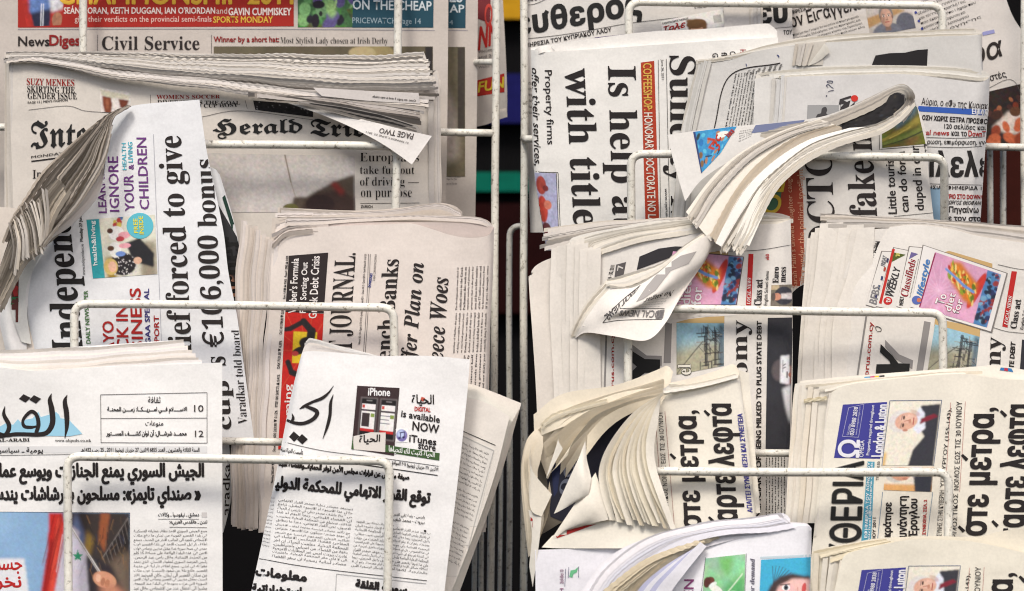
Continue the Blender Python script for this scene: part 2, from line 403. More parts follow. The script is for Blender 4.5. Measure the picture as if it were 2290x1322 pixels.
    def para(s, t, q, n, sty='', c=(70, 64, 62), name='text_column', lift=1.0, sheet=None, fill=.62, last=1.0, ragged=0):
        """n lines filling quad bl,br,tl,tr (bl = start of last line)"""
        q = [np.array(p, float) for p in q]
        if len(q) < 4: q.append(q[1]+q[2]-q[0])
        bl, br, tl, tr = q; words = t.split(' '); tot = len(t); lines = []; cur = ''; target = tot/n
        for w in words:
            if len(cur)+len(w)/2 > target and len(lines) < n-1: lines.append(cur.strip()); cur = ''
            cur += w+' '
        lines.append(cur.strip())
        XY = []; FF = []; o = 0
        for i, l in enumerate(lines):
            if not l: continue
            uv, F, asp = text_mesh(l, sty, 1)
            if len(uv) == 0: continue
            v1 = 1-i/n; v0 = 1-(i+fill)/n; e = last if i == len(lines)-1 else 1-ragged*random.random()
            L0 = bl+(tl-bl)*v0; R0 = br+(tr-br)*v0; L1 = bl+(tl-bl)*v1; R1 = br+(tr-br)*v1
            if sty == 'AR' and e < 1: L0 = R0+(L0-R0)*e; L1 = R1+(L1-R1)*e
            else: R0 = L0+(R0-L0)*e; R1 = L1+(R1-L1)*e
            X = quadmap(uv, (L0, R0, L1, R1)); XY.append(X); FF += [tuple(a+o for a in f) for f in F]; o += len(X)
        return s.add(name, np.vstack(XY), FF, ink(c), lift, sheet)
    def patch(s, q, c, name='colour_block', lift=.6, sheet=None, step=10):
        """filled quad tl,tr,br,bl"""
        tl, tr, br, bl = (np.array(p, float) for p in q)
        nx = max(2, int(np.linalg.norm(tr-tl)/step)+2); ny = max(2, int(np.linalg.norm(bl-tl)/step)+2)
        u, v = np.meshgrid(np.linspace(0, 1, nx), np.linspace(1, 0, ny)); XY = quadmap(np.c_[u.ravel(), v.ravel()], (bl, br, tl, tr))
        F = [(j*nx+i, (j+1)*nx+i, (j+1)*nx+i+1, j*nx+i+1) for j in range(ny-1) for i in range(nx-1)]
        return s.add(name, XY, F, ink(c), lift, sheet)
    def pic(s, q, p, name='photograph', lift=.8, sheet=None):
        """picture on quad tl,tr,br,bl"""
        p.noise(.05, 5, p.nx, True).noise(.09, 2.4, p.ny); p.a = .75*p.a+.25*blur(p.a, 1)
        tl, tr, br, bl = (np.array(a, float) for a in q); nx, ny = p.nx, p.ny
        u, v = np.meshgrid(np.linspace(0, 1, nx), np.linspace(1, 0, ny)); XY = quadmap(np.c_[u.ravel(), v.ravel()], (bl, br, tl, tr))
        F = [(j*nx+i, (j+1)*nx+i, (j+1)*nx+i+1, j*nx+i+1) for j in range(ny-1) for i in range(nx-1)]
        cx_, cy_ = max(3, nx//6), max(3, ny//6); uc, vc = np.linspace(0, 1, cx_), np.linspace(1, 0, cy_); U_, V_ = np.meshgrid(uc, vc)
        v, _, ok = s._lay(quadmap(np.c_[U_.ravel(), V_.ravel()], (bl, br, tl, tr)), [], lift, sheet)
        if ok.all():
            D = (-v[:, 1]/S).reshape(cy_, cx_); fx = np.linspace(0, cx_-1, nx); fy = np.linspace(0, cy_-1, ny)
            x0 = np.minimum(fx.astype(int), cx_-2); y0 = np.minimum(fy.astype(int), cy_-2); gx = (fx-x0)[None]; gy = (fy-y0)[:, None]
            Z_ = D[y0][:, x0]*(1-gx)*(1-gy)+D[y0][:, x0+1]*gx*(1-gy)+D[y0+1][:, x0]*(1-gx)*gy+D[y0+1][:, x0+1]*gx*gy
            return mesh_obj(name, Pa(np.c_[XY, Z_.ravel()]), F, PHOTO, (sheet or s.cur)[0], s.org, tone=p.a.reshape(-1, 3)*ALB)
        return s.add(name, XY, F, PHOTO, lift, sheet, tone=p.a.reshape(-1, 3)*ALB)
    def rule(s, pts, w=1.2, c=(90, 85, 85), name='rule', lift=1.0, sheet=None):
        p = spline(np.array([(a[0], a[1], 0) for a in pts], float), max(2, int(sum(math.dist(pts[i], pts[i+1]) for i in range(len(pts)-1))/8)), len(pts) < 3)[:, :2]
        t = np.gradient(p, axis=0); n = np.stack((-t[:, 1], t[:, 0]), 1)/(np.linalg.norm(t, axis=1)[:, None]+1e-9)
        XY = np.vstack((p+n*w/2, p-n*w/2)); m = len(p); F = [(i, i+1, m+i+1, m+i) for i in range(m-1)]
        return s.add(name, XY, F, ink(c), lift, sheet)
    def rules(s, lst, w=1.2, c=(90, 85, 85)):
        for l in lst: s.rule(l, w, c)
    def shape(s, pts, c, name='printed_shape', lift=1.0, sheet=None, smooth=False, cut=14):
        import bmesh
        if smooth:
            p = np.array([(a[0], a[1], 0) for a in pts]+[(pts[0][0], pts[0][1], 0)], float); p = spline(p, len(pts)*5)[:-1, :2]
        else: p = np.array(pts, float)
        from mathutils.geometry import tessellate_polygon
        F = [tuple(f) for f in tessellate_polygon([[Vector((a, b, 0)) for a, b in p]])]
        XY, F = cut2d(p, F, cut); return s.add(name, XY, F, ink(c), lift, sheet)
    def brush(s, pts, c=BLK, name='calligraphy', lift=1.2, sheet=None):
        """stroke with width per point (x,y,w)"""
        p = spline(np.array(pts, float), max(8, len(pts)*8)); t = np.gradient(p[:, :2], axis=0); n = np.stack((-t[:, 1], t[:, 0]), 1)/(np.linalg.norm(t, axis=1)[:, None]+1e-9)
        XY = np.vstack((p[:, :2]+n*p[:, 2:]/2, p[:, :2]-n*p[:, 2:]/2)); m = len(p); F = [(i, i+1, m+i+1, m+i) for i in range(m-1)]
        return s.add(name, XY, F, ink(c), lift, sheet)
def up(xa, xb, yb, yt, ta=0):
    """text reading upwards; xa,xb = left/right ink edges at the bottom, ta = x shift at the top"""
    return [(xb, yb), (xb+ta, yt), (xa, yb), (xa+ta, yt)]
def dn(xa, xb, yt, yb, ta=0):
    return [(xa, yt), (xa+ta, yb), (xb, yt), (xb+ta, yb)]
def hz(x0, x1, y0, y1, dy=0):
    """horizontal ink box, dy = drop of the right end"""
    return [(x0, y1), (x1, y1+dy), (x0, y0), (x1, y0+dy)]
def qd(x0, y0, x1, y1): return [(x0, y0), (x1, y0), (x1, y1), (x0, y1)]
def struct(o, kind='structure'): o['kind'] = kind; return o

# ---------------- setting behind the racks ----------------
def slab(name, x0, y0, x1, y1, d, t, mat, parent=None, org=(0, 0, 0)):
    a = [P(x0, y0, d), P(x1, y0, d), P(x1, y1, d), P(x0, y1, d)]; b = [p+np.array((0, t*S, 0)) for p in a]
    return mesh_obj(name, a+b, [(0, 3, 2, 1), (4, 5, 6, 7), (0, 1, 5, 4), (1, 2, 6, 5), (2, 3, 7, 6), (3, 0, 4, 7)], mat, parent, org, smooth=False)
def plain(name, rgb, rough=.7):
    m, t, n, p = new_mat(name); nz = n.new('ShaderNodeTexNoise'); nz.inputs['Scale'].default_value = 8; nz.inputs['Detail'].default_value = 5
    mx = n.new('ShaderNodeMix'); mx.data_type = 'RGBA'; c = np.array(rgb, float)
    mx.inputs['A'].default_value = (*(c*.6), 1); mx.inputs['B'].default_value = (*(c*1.3), 1)
    t.links.new(nz.outputs['Fac'], mx.inputs['Factor']); t.links.new(mx.outputs['Result'], p.inputs['Base Color']); p.inputs['Roughness'].default_value = rough; p.inputs['Specular IOR Level'].default_value = .05
    return m
BD = -2600
w = slab('shop_wall', -2500, -2200, 4800, 3400, BD-40, 60, plain('dark_shop_wall', (.004, .0037, .0042))); struct(w)
def board(label, x0, y0, x1, y1, rgb, dd=0):
    o = slab('painted_board', x0, y0, x1, y1, BD+20+dd, 55, plain('board_paint', rgb, .5))
    o['label'] = label; o['category'] = 'board'; return o
board('yellow painted board in the dark shop behind the gap, topmost', 900, -30, 1400, 42, (.42, .22, .01))
board('deep blue painted board in the dark shop behind the gap', 900, 165, 1400, 275, (.008, .008, .07))
board('teal green board in the dark shop behind the gap', 900, 385, 1400, 428, (.002, .10, .065))  # plain teal paint, no emission
board('dark maroon board in the shop behind the gap, below the teal one', 900, 455, 1400, 700, (.012, .002, .002))
board('dull red board in the dark shop behind the right rack', 2150, 330, 2600, 560, (.03, .006, .004))

# ---------------- wire racks ----------------
def rack(name, label, cross, loops, posts, extra=()):
    org = P(cross, 1500, 0); r = bpy.data.objects.new(name, None); C.objects.link(r); r.location = org
    r['label'] = label; r['category'] = 'newspaper rack'; r['group'] = 'white wire newspaper racks'
    def wire(nm, path, rad, w=8.2):
        p = rounded([(a[0], a[1], a[2]) for a in path], rad) if rad else rounded([(a[0], a[1], a[2]) for a in path], 1)
        g = np.random.default_rng(int(abs(path[0][0])+abs(path[0][1]))); ph = g.uniform(0, 6, 3)
        p = p.copy(); p[:, 0] += 1.2*np.sin(p[:, 1]/130+ph[0]); p[:, 1] += 1.2*np.sin(p[:, 0]/170+ph[1])
        V, F = tube(Pa(p), w*S); return mesh_obj(nm, V, F, WIRE, r, org)
    for p in posts: wire('post', p, 0, 8.6)
    for p in loops: wire('pocket_hoop', p, 30, 9)
    for p in extra: wire(*p)
    return r
rackL = rack('wire_rack', 'white wire newspaper rack holding the left column of papers', 550,
  loops=[
   [(187, 260, 66), (187, -80, 66), (892, -80, 66), (889, 300, 66)],
   [(178, 640, 222), (176, 321, 222), (888, 327, 222), (882, 640, 222)],
   [(168, 960, 378), (167, 680, 378), (882, 687, 378), (884, 960, 378)],
   [(154, 1400, 530), (149, 1022, 530), (870, 1030, 530), (866, 1400, 530)]],
  posts=[[(1109, -60, 60), (1108, 500, 60), (1097, 1400, 60)]],
  extra=[('cross_wire', [(-60, 283, 96), (1105, 297, 60)], 0), ('cross_wire', [(1040, 139, -90), (1105, 139, 40)], 0, 7),
   ('cross_wire', [(300, 984, 386), (640, 990, 386)], 0, 8),
   ('back_wire', [(1064, 600, -150), (1060, 1400, -150)], 0, 6), ('back_wire', [(1080, 900, -120), (1076, 1400, -120)], 0, 6)])
rackR = rack('wire_rack', 'white wire newspaper rack holding the right column of papers', 1730,
  loops=[
   [(1409, 260, 70), (1405, 3, 70), (2107, 14, 70), (2108, 260, 70)],
   [(1411, 640, 240), (1411, 345, 250), (2112, 351, 310), (2110, 640, 170)],
   [(1406, 1000, 378), (1404, 690, 378), (2108, 699, 378), (2112, 1000, 378)],
   [(1415, 1400, 520), (1412, 1053, 520), (2122, 1057, 520), (2121, 1400, 520)]],
  posts=[[(1172, -60, 30), (1172, 700, 50), (1171, 1400, 60)], [(2291, -60, 40), (2292, 700, 40), (2294, 1400, 40)]],
  extra=[('cross_wire', [(1172, 310, 50), (1180, 311, 90), (2300, 330, 100)], 0), ('cross_wire', [(1600, 1013, 386), (1800, 1015, 386)], 0, 8),
   ('back_wire', [(1178, 506, -100), (1140, 506, -110), (1138, 1400, -120)], 26, 7), ('back_wire', [(2213, 320, -60), (2214, 700, -60)], 0, 7), ('back_wire', [(2243, 320, -100), (2246, 700, -100)], 0, 7),
   ('back_wire', [(1120, 1000, -200), (1118, 1400, -200)], 0, 5)])

# ================= LEFT COLUMN =================
# --- red paper rolled behind the rack edge ---
p = Paper('newspaper', 'narrow curled tabloid with big red letters peeping out behind the left rack post', 'newspaper', (1100, 285), (214, 205, 196), d=-110)
p.sheet('page', [[(1060, -40), (1092, -40), (1122, -40, -18)], [(1060, 100), (1095, 100), (1130, 100, -20)], [(1058, 200), (1095, 200), (1134, 200, -20)], [(1058, 285), (1090, 278), (1112, 268, -8), (1134, 258, -20)]], thick=8)
p.patch([(1062, -40), (1098, -40), (1096, 52), (1062, 40)], (120, 45, 50)); p.text('NN', dn(1070, 1096, 0, 0)[:0] or [(1070, 112), (1112, 96), (1074, 60), (1112, 48)], 'S', (190, 40, 35), 2, 'headline')
p.text('O', [(1084, 60), (1100, 58), (1084, 10), (1102, 8)], '', (200, 70, 60), 1)
p.patch([(1067, 180), (1128, 164), (1128, 206), (1066, 216)], (180, 45, 35)); p.text('FUN', [(1069, 207), (1126, 196), (1072, 184), (1127, 172)], 'S', (225, 200, 60), 1)
p.para('WHOPPING and 200 prize Wallys The', [(1070, 160), (1112, 155), (1070, 112), (1112, 108)], 4)
p.edges([(1060, 262), (1134, 248)], [(1058, 282), (1132, 262)], 5, tail=(0, -8, -3), jit=5)

# --- the broadsheet in the top left pocket, two copies ---
IT = (206, 197, 189)
for k, dd in ((1, -40), (0, 6)):
    X = 66*k
    p = Paper('newspaper', ('pinkish broadsheet with a red sports banner and Civil Service headline, top left' if k == 0 else 'pinkish broadsheet peeping out right of the red bannered copy, top left'),
              'newspaper', (500+X, 600), IT, group='pink broadsheets in the top left pocket', d=dd)
    p.sheet('front_page', [[(-60 if k == 0 else 700, -40), (500+X, -40, 3), (1003+X, -40)], [(-60 if k == 0 else 700, 300), (500+X, 300, 3), (1000+X, 300)], [(-60 if k == 0 else 700, 640), (500+X, 640), (994+X, 640)]], thick=22, step=18)
    if k == 0:
        p.patch([(40, -40), (657, -40), (657, 59), (40, 62)], (166, 40, 32), 'banner')
        a = Pic(100, 100, (166, 40, 32), 1.5); a.poly([(15, 60), (70, 45), (66, 100), (20, 100)], (32, 34, 60), 1).poly([(20, 0), (75, 0), (72, 60), (14, 70)], (92, 120, 175), 2).poly([(62, 20), (100, 30), (100, 62), (70, 70)], (205, 205, 210), 2).ell(86, 88, 14, 18, (160, 110, 85)).line(46, 50, 40, 100, 2.2, (225, 225, 235)).line(51, 50, 46, 100, 2, (225, 225, 235)).noise(.25, 5, 2)
        p.pic([(42, -40), (146, -40), (138, 56), (60, 60)], a)
        p.text('CHAMPIONSHIP 2011', hz(131, 655, -36, 9), '', (222, 175, 60), 2.2)
        p.text("SEÁN MORAN, KEITH DUGGAN, IAN O'RIORDAN", hz(143, 481, 13, 33), '', (240, 225, 218), .5, 'subheading'); p.text('and', hz(484, 508, 17, 31), '', (225, 200, 190), 0, 'subheading')
        p.text('GAVIN CUMMISKEY', hz(511, 651, 18, 34), '', (240, 225, 218), .8, 'subheading')
        p.text('give their verdicts on the provincial semi-finals', hz(167, 473, 36, 53), '', (235, 200, 190), 0, 'subheading'); p.text('SPORTS MONDAY', hz(477, 610, 37, 51), '', (226, 185, 70), .5, 'subheading')
        a = Pic(124, 100, (70, 110, 60), 1.5).noise(.7, 9, 3, True).blobs(26, (0, 10, 124, 100), [(95, 150, 90), (125, 170, 110), (90, 80, 130), (30, 28, 40), (60, 100, 60)], 12).poly([(66, 40), (80, 40), (88, 70), (76, 80), (64, 66)], (150, 190, 120), 2).ell(52, 62, 12, 16, (110, 150, 105)).ell(52, 70, 4, 6, (30, 30, 30)).ell(47, 50, 14, 9, (28, 22, 34)).ell(40, 86, 9, 16, (30, 24, 36)).ell(84, 50, 3, 12, (160, 195, 130), 15).ell(16, 60, 13, 15, (120, 170, 110)).noise(.3, 3, 8)
        p.pic([(666, -40), (790, -40), (788, 61), (666, 61)], a)
        p.patch([(788, -40), (970, -40), (969, 62), (788, 62)], (34, 74, 90), 'banner'); p.text('ON THE CHEAP', hz(789, 965, 0, 21, 3), '', (205, 215, 220), .7); p.text('PRICEWATCH Page 14', hz(788, 941, 39, 56, 2), '', (150, 170, 180), 0)
        p.rules([[(40, 66), (500, 65), (972, 68)]], 1, (120, 120, 140)); p.rules([[(218, 78), (218, 130)], [(473, 78), (473, 130)]], 1)
        p.text('News', hz(41, 110, 82, 103), 'S', BLK, 0); p.text('Digest', hz(111, 190, 79, 109), 'S', (140, 30, 28), 0)
        p.text('Civil Service', hz(228, 446, 81, 112), 'B', BLK, 0)
        p.text('Winner by a short hat:', hz(478, 624, 82, 98), 'S', (140, 32, 30), 0, 'caption'); p.text('Most Stylish Lady chosen at Irish Derby', hz(627, 867, 83, 101, 1), 'R', BLK, 0, 'caption')
        a = Pic(487, 80, (92, 84, 66)).noise(.2, 40, 4).ell(360, 20, 48, 24, (150, 135, 95)).ell(330, 12, 30, 12, (175, 160, 120)).rect(470, 0, 487, 80, (40, 36, 36)); p.pic(qd(478, 104, 968, 200), a)
    else:
        p.patch([(980, -40), (1042, -40), (1041, 63), (980, 63)], (34, 74, 90), 'banner'); p.text('AP', hz(1006, 1038, 11, 28), '', (205, 215, 220), .7); p.text('ES', hz(1006, 1034, -20, 5), '', (205, 215, 220), .7); p.text('4', hz(1005, 1013, 45, 55), '', (150, 170, 180), 0)
        a = Pic(60, 290, (104, 96, 76), 2).noise(.2, 30, 6).poly([(0, 30), (18, 90), (40, 160), (44, 250), (0, 262)], (160, 150, 142), 4).rect(44, 0, 60, 200, (62, 56, 50)).noise(.15, 6, 4); p.pic(qd(982, 105, 1040, 395), a)
        p.rule([(982, 395), (1030, 396)], 1); p.para('Photograph for the Irish Times on Sunday', hz(985, 1022, 398, 418), 2, name='caption')
        p.rules([[(980, 68), (1046, 68)]], 1, (120, 120, 140))
p_it = p

# --- thick broadsheet with blackletter masthead ---
p = Paper('newspaper', 'thick broadsheet with blackletter masthead and a splayed page-corner, upper left', 'newspaper', (500, 640), (222, 215, 206), d=150)
p.sheet('back_page', [[(10, 118), (500, 122, 6), (985, 178)], [(10, 640), (500, 640), (986, 640)]], d=118, thick=12, step=16)
p.sheet('front_page', [[(20, 137, -8), (93, 134, -4), (233, 163, 0), (383, 184, 8), (520, 200, 10), (660, 205, 12), (800, 205, 8), (968, 205, -6)], [(24, 300, -6), (200, 300, 4), (500, 300, 10), (800, 300, 2), (972, 300, -8)], [(30, 470, -6), (300, 470, 2), (600, 470, 4), (972, 470, -6)], [(32, 640, -6), (300, 640), (972, 640, -6)]], thick=20, wob=2.0)
f = p.cur
p.text('SUZY MENKES', [(60, 190), (166, 193), (60, 175), (166, 178)], 'R', (150, 38, 34), .5, 'subheading'); p.text('SKIRTING THE', [(61, 206), (167, 208), (61, 192), (167, 195)], 'R', BLK, .4, 'subheading')
p.text('GENDER ISSUE', [(62, 221), (172, 222), (62, 207), (171, 208)], 'R', BLK, .4, 'subheading'); p.text("PAGE 15 | MEN'S FASHION", [(62, 234), (151, 228), (62, 227), (151, 221)], '', BLK, .2, 'caption')
p.rules([[(64, 246), (150, 237), (190, 248), (250, 252)], [(448, 262), (540, 248), (700, 268)], [(336, 212), (337, 232)], [(548, 224), (553, 243)]], 1)
p.text("WOMEN'S SOCCER", [(350, 222), (492, 220), (350, 212), (492, 212)], 'R', (150, 38, 34), .4, 'subheading'); p.text('DIVERSITY IS THE GOAL', [(352, 233), (537, 234), (352, 224), (537, 226)], 'R', BLK, .4, 'subheading'); p.text('OF WORLD CUP HOST', [(370, 243), (532, 239), (370, 234), (530, 231)], 'R', BLK, .4, 'subheading')
a = Pic(70, 56, (216, 209, 204), 1.2).poly([(0, 2), (69, 10), (66, 24), (40, 20), (26, 22), (4, 16)], (196, 190, 170), 1).poly([(5, 17), (26, 20), (27, 40), (24, 56), (9, 56), (6, 40)], (120, 62, 40), 1).poly([(42, 22), (66, 24), (62, 40), (54, 46), (46, 44)], (105, 52, 34), 1).ell(16, 36, 4, 12, (165, 100, 70), 0, .6, .6).noise(.15, 4, 5); p.pic([(222, 197), (292, 206), (292, 250), (226, 252)], a)
a = Pic(130, 28, (34, 32, 34), 1.2).noise(.5, 4, 7).blobs(22, (0, 0, 130, 28), [(90, 88, 90), (150, 150, 150)], 1.6); p.pic([(566, 225), (700, 235), (700, 262), (571, 246)], a)
p.text('International', [(69, 334), (455, 309), (69, 270), (455, 264)], 'F', (30, 27, 27), .8, 'masthead'); p.text('Herald', [(476, 311), (676, 305), (476, 266), (676, 266)], 'F', (30, 27, 27), .8, 'masthead'); p.text('Tribune', [(694, 306), (925, 306), (694, 266), (925, 268)], 'F', (30, 27, 27), .8, 'masthead')
p.text('MONDAY, JUNE 27, 2011', [(70, 356), (245, 333), (70, 349), (245, 326)], '', BLK, .3, 'date_line'); p.rule([(70, 361), (250, 338)], 3, BLK); p.text('In Paris', [(73, 400), (150, 396), (73, 380), (150, 376)], 'B', BLK, 0)
a = Pic(348, 130, (198, 192, 188)).noise(.05, 25, 3).poly([(190, 130), (206, 112), (212, 94), (238, 96), (300, 60), (348, 42), (348, 130)], (82, 70, 60), 1).poly([(235, 106), (262, 84), (318, 78), (348, 100), (348, 130), (228, 130)], (58, 42, 38), 2).ell(270, 112, 32, 22, (44, 30, 30)).poly([(294, 66), (304, 58), (324, 82), (318, 92)], (130, 42, 38), 2).ell(204, 122, 18, 12, (96, 92, 50)).line(192, 0, 205, 62, 3, (120, 105, 90)).line(205, 62, 215, 96, 2, (160, 145, 130)).noise(.12, 4, 9)
p.pic([(445, 342), (793, 349), (795, 475), (445, 475)], a)
for t, q in (('Europeans', hz(805, 937, 342, 367)), ('take fun out', hz(805, 927, 371, 389)), ('of driving —', hz(805, 937, 396, 421)), ('on purpose', hz(807, 921, 426, 447))): p.text(t, q, 'R', BLK, 0)
p.rule([(806, 455), (938, 454)], 1, BLK); p.text('ZURICH', hz(807, 833, 459, 465), '', BLK, .3, 'caption'); p.text('OF THE', hz(560, 640, 318, 321, 0)[:4], '', BLK, 0, 'caption')
p.edges([(20, 114, -30), (300, 118, -14), (600, 121, -10), (800, 122, -10), (948, 117, -14)], [(20, 130, 0), (93, 128, 4), (233, 148, 16), (383, 163, 26), (532, 176, 34), (700, 190, 38), (850, 196, 40), (975, 196, 36)], 34, tail=(0, 6, -3), jit=8, wob=1.5, tone=(228, 221, 212), var=.28, m=300, seed=11, tj=3.5, saw=1.0)
p.edges([(20, 130, 6), (93, 129, 10), (233, 150, 22), (383, 166, 32), (532, 180, 40), (700, 196, 46), (850, 206, 48), (974, 208, 44)], [(20, 137, 6), (93, 135, 12), (233, 164, 26), (383, 184, 38), (532, 203, 50), (640, 215, 56), (760, 228, 62), (860, 241, 66), (936, 249, 64)], 26, tail=(0, 6, -4), jit=12, wob=1.7, tone=(214, 206, 198), var=.36, m=300, seed=12, tj=6, saw=.9, zf=.8)
p.edges([(948, 118, -14), (962, 160, -10), (985, 200, -8), (985, 640, -10)], [(930, 180, 30), (966, 215, 8), (971, 300, 0), (971, 640, 0)], 6, tail=(-12, 3, -2), jit=2, tone=(222, 216, 211), var=.12, seed=4, saw=.1)
p.edges([(10, 124, -30), (12, 300, -30), (12, 640, -30)], [(20, 138, -6), (26, 300, -6), (32, 640, -6)], 4, tail=(9, 2, -2), jit=2, seed=4, saw=.1)
# opened leaves and the turned corner
p.sheet('page', [[(700, 196, 60), (820, 203, 60), (936, 208, 56)], [(720, 215, 62), (830, 226, 62), (940, 232, 58)]], step=8, wob=.6, tone=(208, 202, 198)); p.text('Cont. on page 3 and it was made', [(930, 229), (832, 219), (930, 223), (834, 213)], '', BLK, .2, 'upside_down_text')
p.edges([(560, 206, 60), (700, 218, 66), (820, 232, 70), (934, 244, 66)], [(600, 214, 62), (700, 226, 74), (820, 246, 84), (938, 270, 80)], 9, tail=(0, 10, -7), jit=10, wob=1.6, tone=(190, 181, 173), var=.4, m=140, seed=33, tj=8, saw=.4)
p.sheet('shade_toned_page', [[(668, 226, 72), (760, 238, 78), (850, 256, 84), (935, 282, 84)], [(664, 232, 72), (760, 256, 78), (860, 284, 84), (945, 300, 86)]], wob=0, step=5, tone=(150, 145, 140)); p.shape([(690, 230), (760, 239), (850, 257), (925, 281), (895, 284), (793, 260), (720, 243)], (34, 30, 30), 'dark_photograph')  # page tone and dark shape paint in the shade of the fold gap
p.edges([(670, 228, 76), (760, 244, 82), (850, 264, 90), (930, 287, 92)], [(672, 230, 78), (760, 249, 84), (850, 273, 92), (935, 294, 94)], 2, tail=(0, 4, -6), jit=8, wob=1.2, tone=(222, 214, 205), var=.2, m=90, seed=3, saw=.3)
p.sheet('page', [[(645, 230, 50), (720, 243, 62), (800, 264, 80), (893, 288, 96), (966, 304, 84)], [(648, 232, 52), (720, 257, 66), (790, 287, 84), (860, 325, 100), (921, 368, 104)]], step=6, wob=1.5, tone=(232, 228, 224), label='turned-down white page corner')
p.text('PAGE TWO', [(926, 299), (850, 286), (922, 312), (847, 297)], '', (92, 86, 82), .4); p.text('21 MONDAY, JUNE 27, 2011', [(915, 317), (820, 292), (913, 322), (818, 297)], '', (110, 104, 100), .1, 'date_line')

# --- tilted stack with masthead reading upwards ---
p = Paper('newspaper', 'second copy peeping out right of the white paper headed chief forced to give', 'newspaper', (500, 1150), (225, 226, 226), group='white papers of the left second pocket', d=262)
p.sheet('page', [[(380, 372), (470, 374, 4), (492, 392, -8)], [(400, 520), (500, 510, 4), (528, 515, -8)], [(420, 700), (520, 690), (560, 700, -8)], [(420, 800), (560, 800)]], thick=10)
a = Pic(60, 180, (44, 44, 46), 1.5).noise(.2, 8, 2).poly([(0, 120), (34, 100), (44, 150), (0, 160)], (205, 150, 120), 2); p.pic([(478, 440), (530, 530), (560, 720), (490, 720)], a)
p.text('corner', up(516, 548, 700, 530, -14), 'B', (20, 20, 22), 1); p.shape([(497, 442), (503, 436), (530, 520), (524, 530)], (30, 60, 50))
p.sheet('page', [[(470, 990), (512, 990, -4)], [(470, 1080), (519, 1075, -6)], [(470, 1130), (516, 1122, -8)], [(470, 1215), (500, 1190, -8)]], thick=8); p.text('Varadkar', up(497, 512, 1180, 1020, 3), '', BLK, .5)
p = Paper('newspaper', 'white broadsheet headed chief forced to give, its left pages fanned into a dark bundle', 'newspaper', (330, 985), (238, 239, 241), group='white papers of the left second pocket', d=300)
p.sheet('page', [[(-40, 460, -30), (60, 470, -10), (120, 500, -10)], [(-40, 640, -30), (40, 640, -14), (90, 640, -10)], [(-40, 830, -30), (60, 830, -10), (100, 830, -10)]], tone=(226, 216, 205))
p.sheet('page', [[(110, 545, -4), (84, 552, 8), (60, 580, 8)], [(80, 600, -6), (26, 620, 8), (4, 640, -6)], [(60, 700, -6), (16, 700, 8), (-4, 700, -6)], [(60, 800, -6), (30, 790, 8), (16, 800, -6)]], tone=(236, 234, 232), label='curled white outer page')
p.sheet('page', [[(95, 560, 2), (40, 600, 12)], [(60, 640, -2), (24, 650, 10)], [(60, 700, -2), (26, 700, 10)], [(70, 770, -2), (48, 765, 4)]], tone=(225, 225, 220)); p.shape([(60, 585), (42, 615), (40, 760), (26, 700), (25, 650), (38, 610)], (92, 48, 44)); p.shape([(40, 640), (42, 675), (24, 682), (28, 655)], (50, 110, 70)); p.brush([(38, 640, 9), (34, 650, 11), (36, 662, 9)], (170, 50, 50), 'printed_logo')
p.sheet('front_page', [[(232, 262, -20), (300, 236, 0), (446, 223, -4)], [(190, 330, -30), (300, 330, 6), (461, 330, 0)], [(140, 430, -34), (220, 420, 6), (350, 420, 10), (480, 420, 0)], [(90, 540, -32), (150, 520, 0), (350, 520, 14), (500, 520, 2)], [(52, 610, -34), (100, 605, 4), (300, 610, 14), (511, 610, 2)], [(45, 700, -34), (90, 700, 6), (300, 700, 14), (529, 700, 0)], [(57, 790, -34), (110, 790, 6), (300, 800, 12), (543, 800, 0)], [(80, 980, -30), (140, 985, 6), (300, 990, 10), (568, 980, -6)]], thick=22, step=8)
p.text('chief forced to give', [(446, 832), (420, 304), (379, 832), (352, 304)], 'B', BLK, .4); p.text('s €106,000 bonus', [(512, 817), (482, 356), (455, 817), (431, 356)], 'B', BLK, .4)
p.text('Independent', [(206, 786), (160, 380), (118, 786), (92, 380)], 'B', (34, 28, 28), 1.2, 'masthead')
p.text('Varadkar told board', [(554, 948), (534, 738), (533, 948), (517, 738)], 'R', BLK, 0, 'subheading'); p.text('cup', [(527, 960), (520, 852), (495, 960), (490, 852)], 'B', BLK, .4)
p.text('www.independent.ie', [(193, 615), (189, 546), (184, 615), (180, 546)], '', BLK, 0, 'date_line'); p.text('Monday 27 June 2011', [(188, 540), (183, 460), (179, 540), (175, 460)], '', BLK, .5, 'date_line')
p.text('LEADING DAILY NEWSPAPER', [(206, 830), (196, 650), (196, 830), (187, 650)], '', (76, 118, 66), .5, 'subheading')
RD = (168, 36, 34)
p.text('MAYO', [(257, 812), (253, 719), (233, 812), (229, 719)], 'S', RD, .3); p.text('BACK IN', [(289, 830), (285, 683), (264, 830), (259, 683)], 'S', RD, .3); p.text('BUSINESS', [(323, 842), (314, 645), (298, 842), (290, 645)], 'S', RD, .3)
p.text('12-PAGE GAA SPECIAL', [(339, 850), (333, 646), (328, 850), (322, 646)], '', (62, 56, 120), .7, 'subheading'); p.text('FREE SPORT', [(358, 830), (355, 706), (347, 830), (344, 706)], '', RD, .7, 'subheading')
PU = (112, 62, 130)
for t, a_ in (('LEARNING TO', [(239, 476), (228, 300), (221, 476), (211, 300)]), ('IGNORE', [(267, 473), (264, 350), (246, 473), (241, 350)]), ('YOUR', [(301, 472), (298, 391), (280, 472), (276, 391)]), ('CHILDREN', [(334, 468), (327, 308), (313, 468), (305, 308)]), ('&', [(299, 379), (299, 368), (288, 379), (288, 368)])): p.text(t, a_, '', PU, .6)
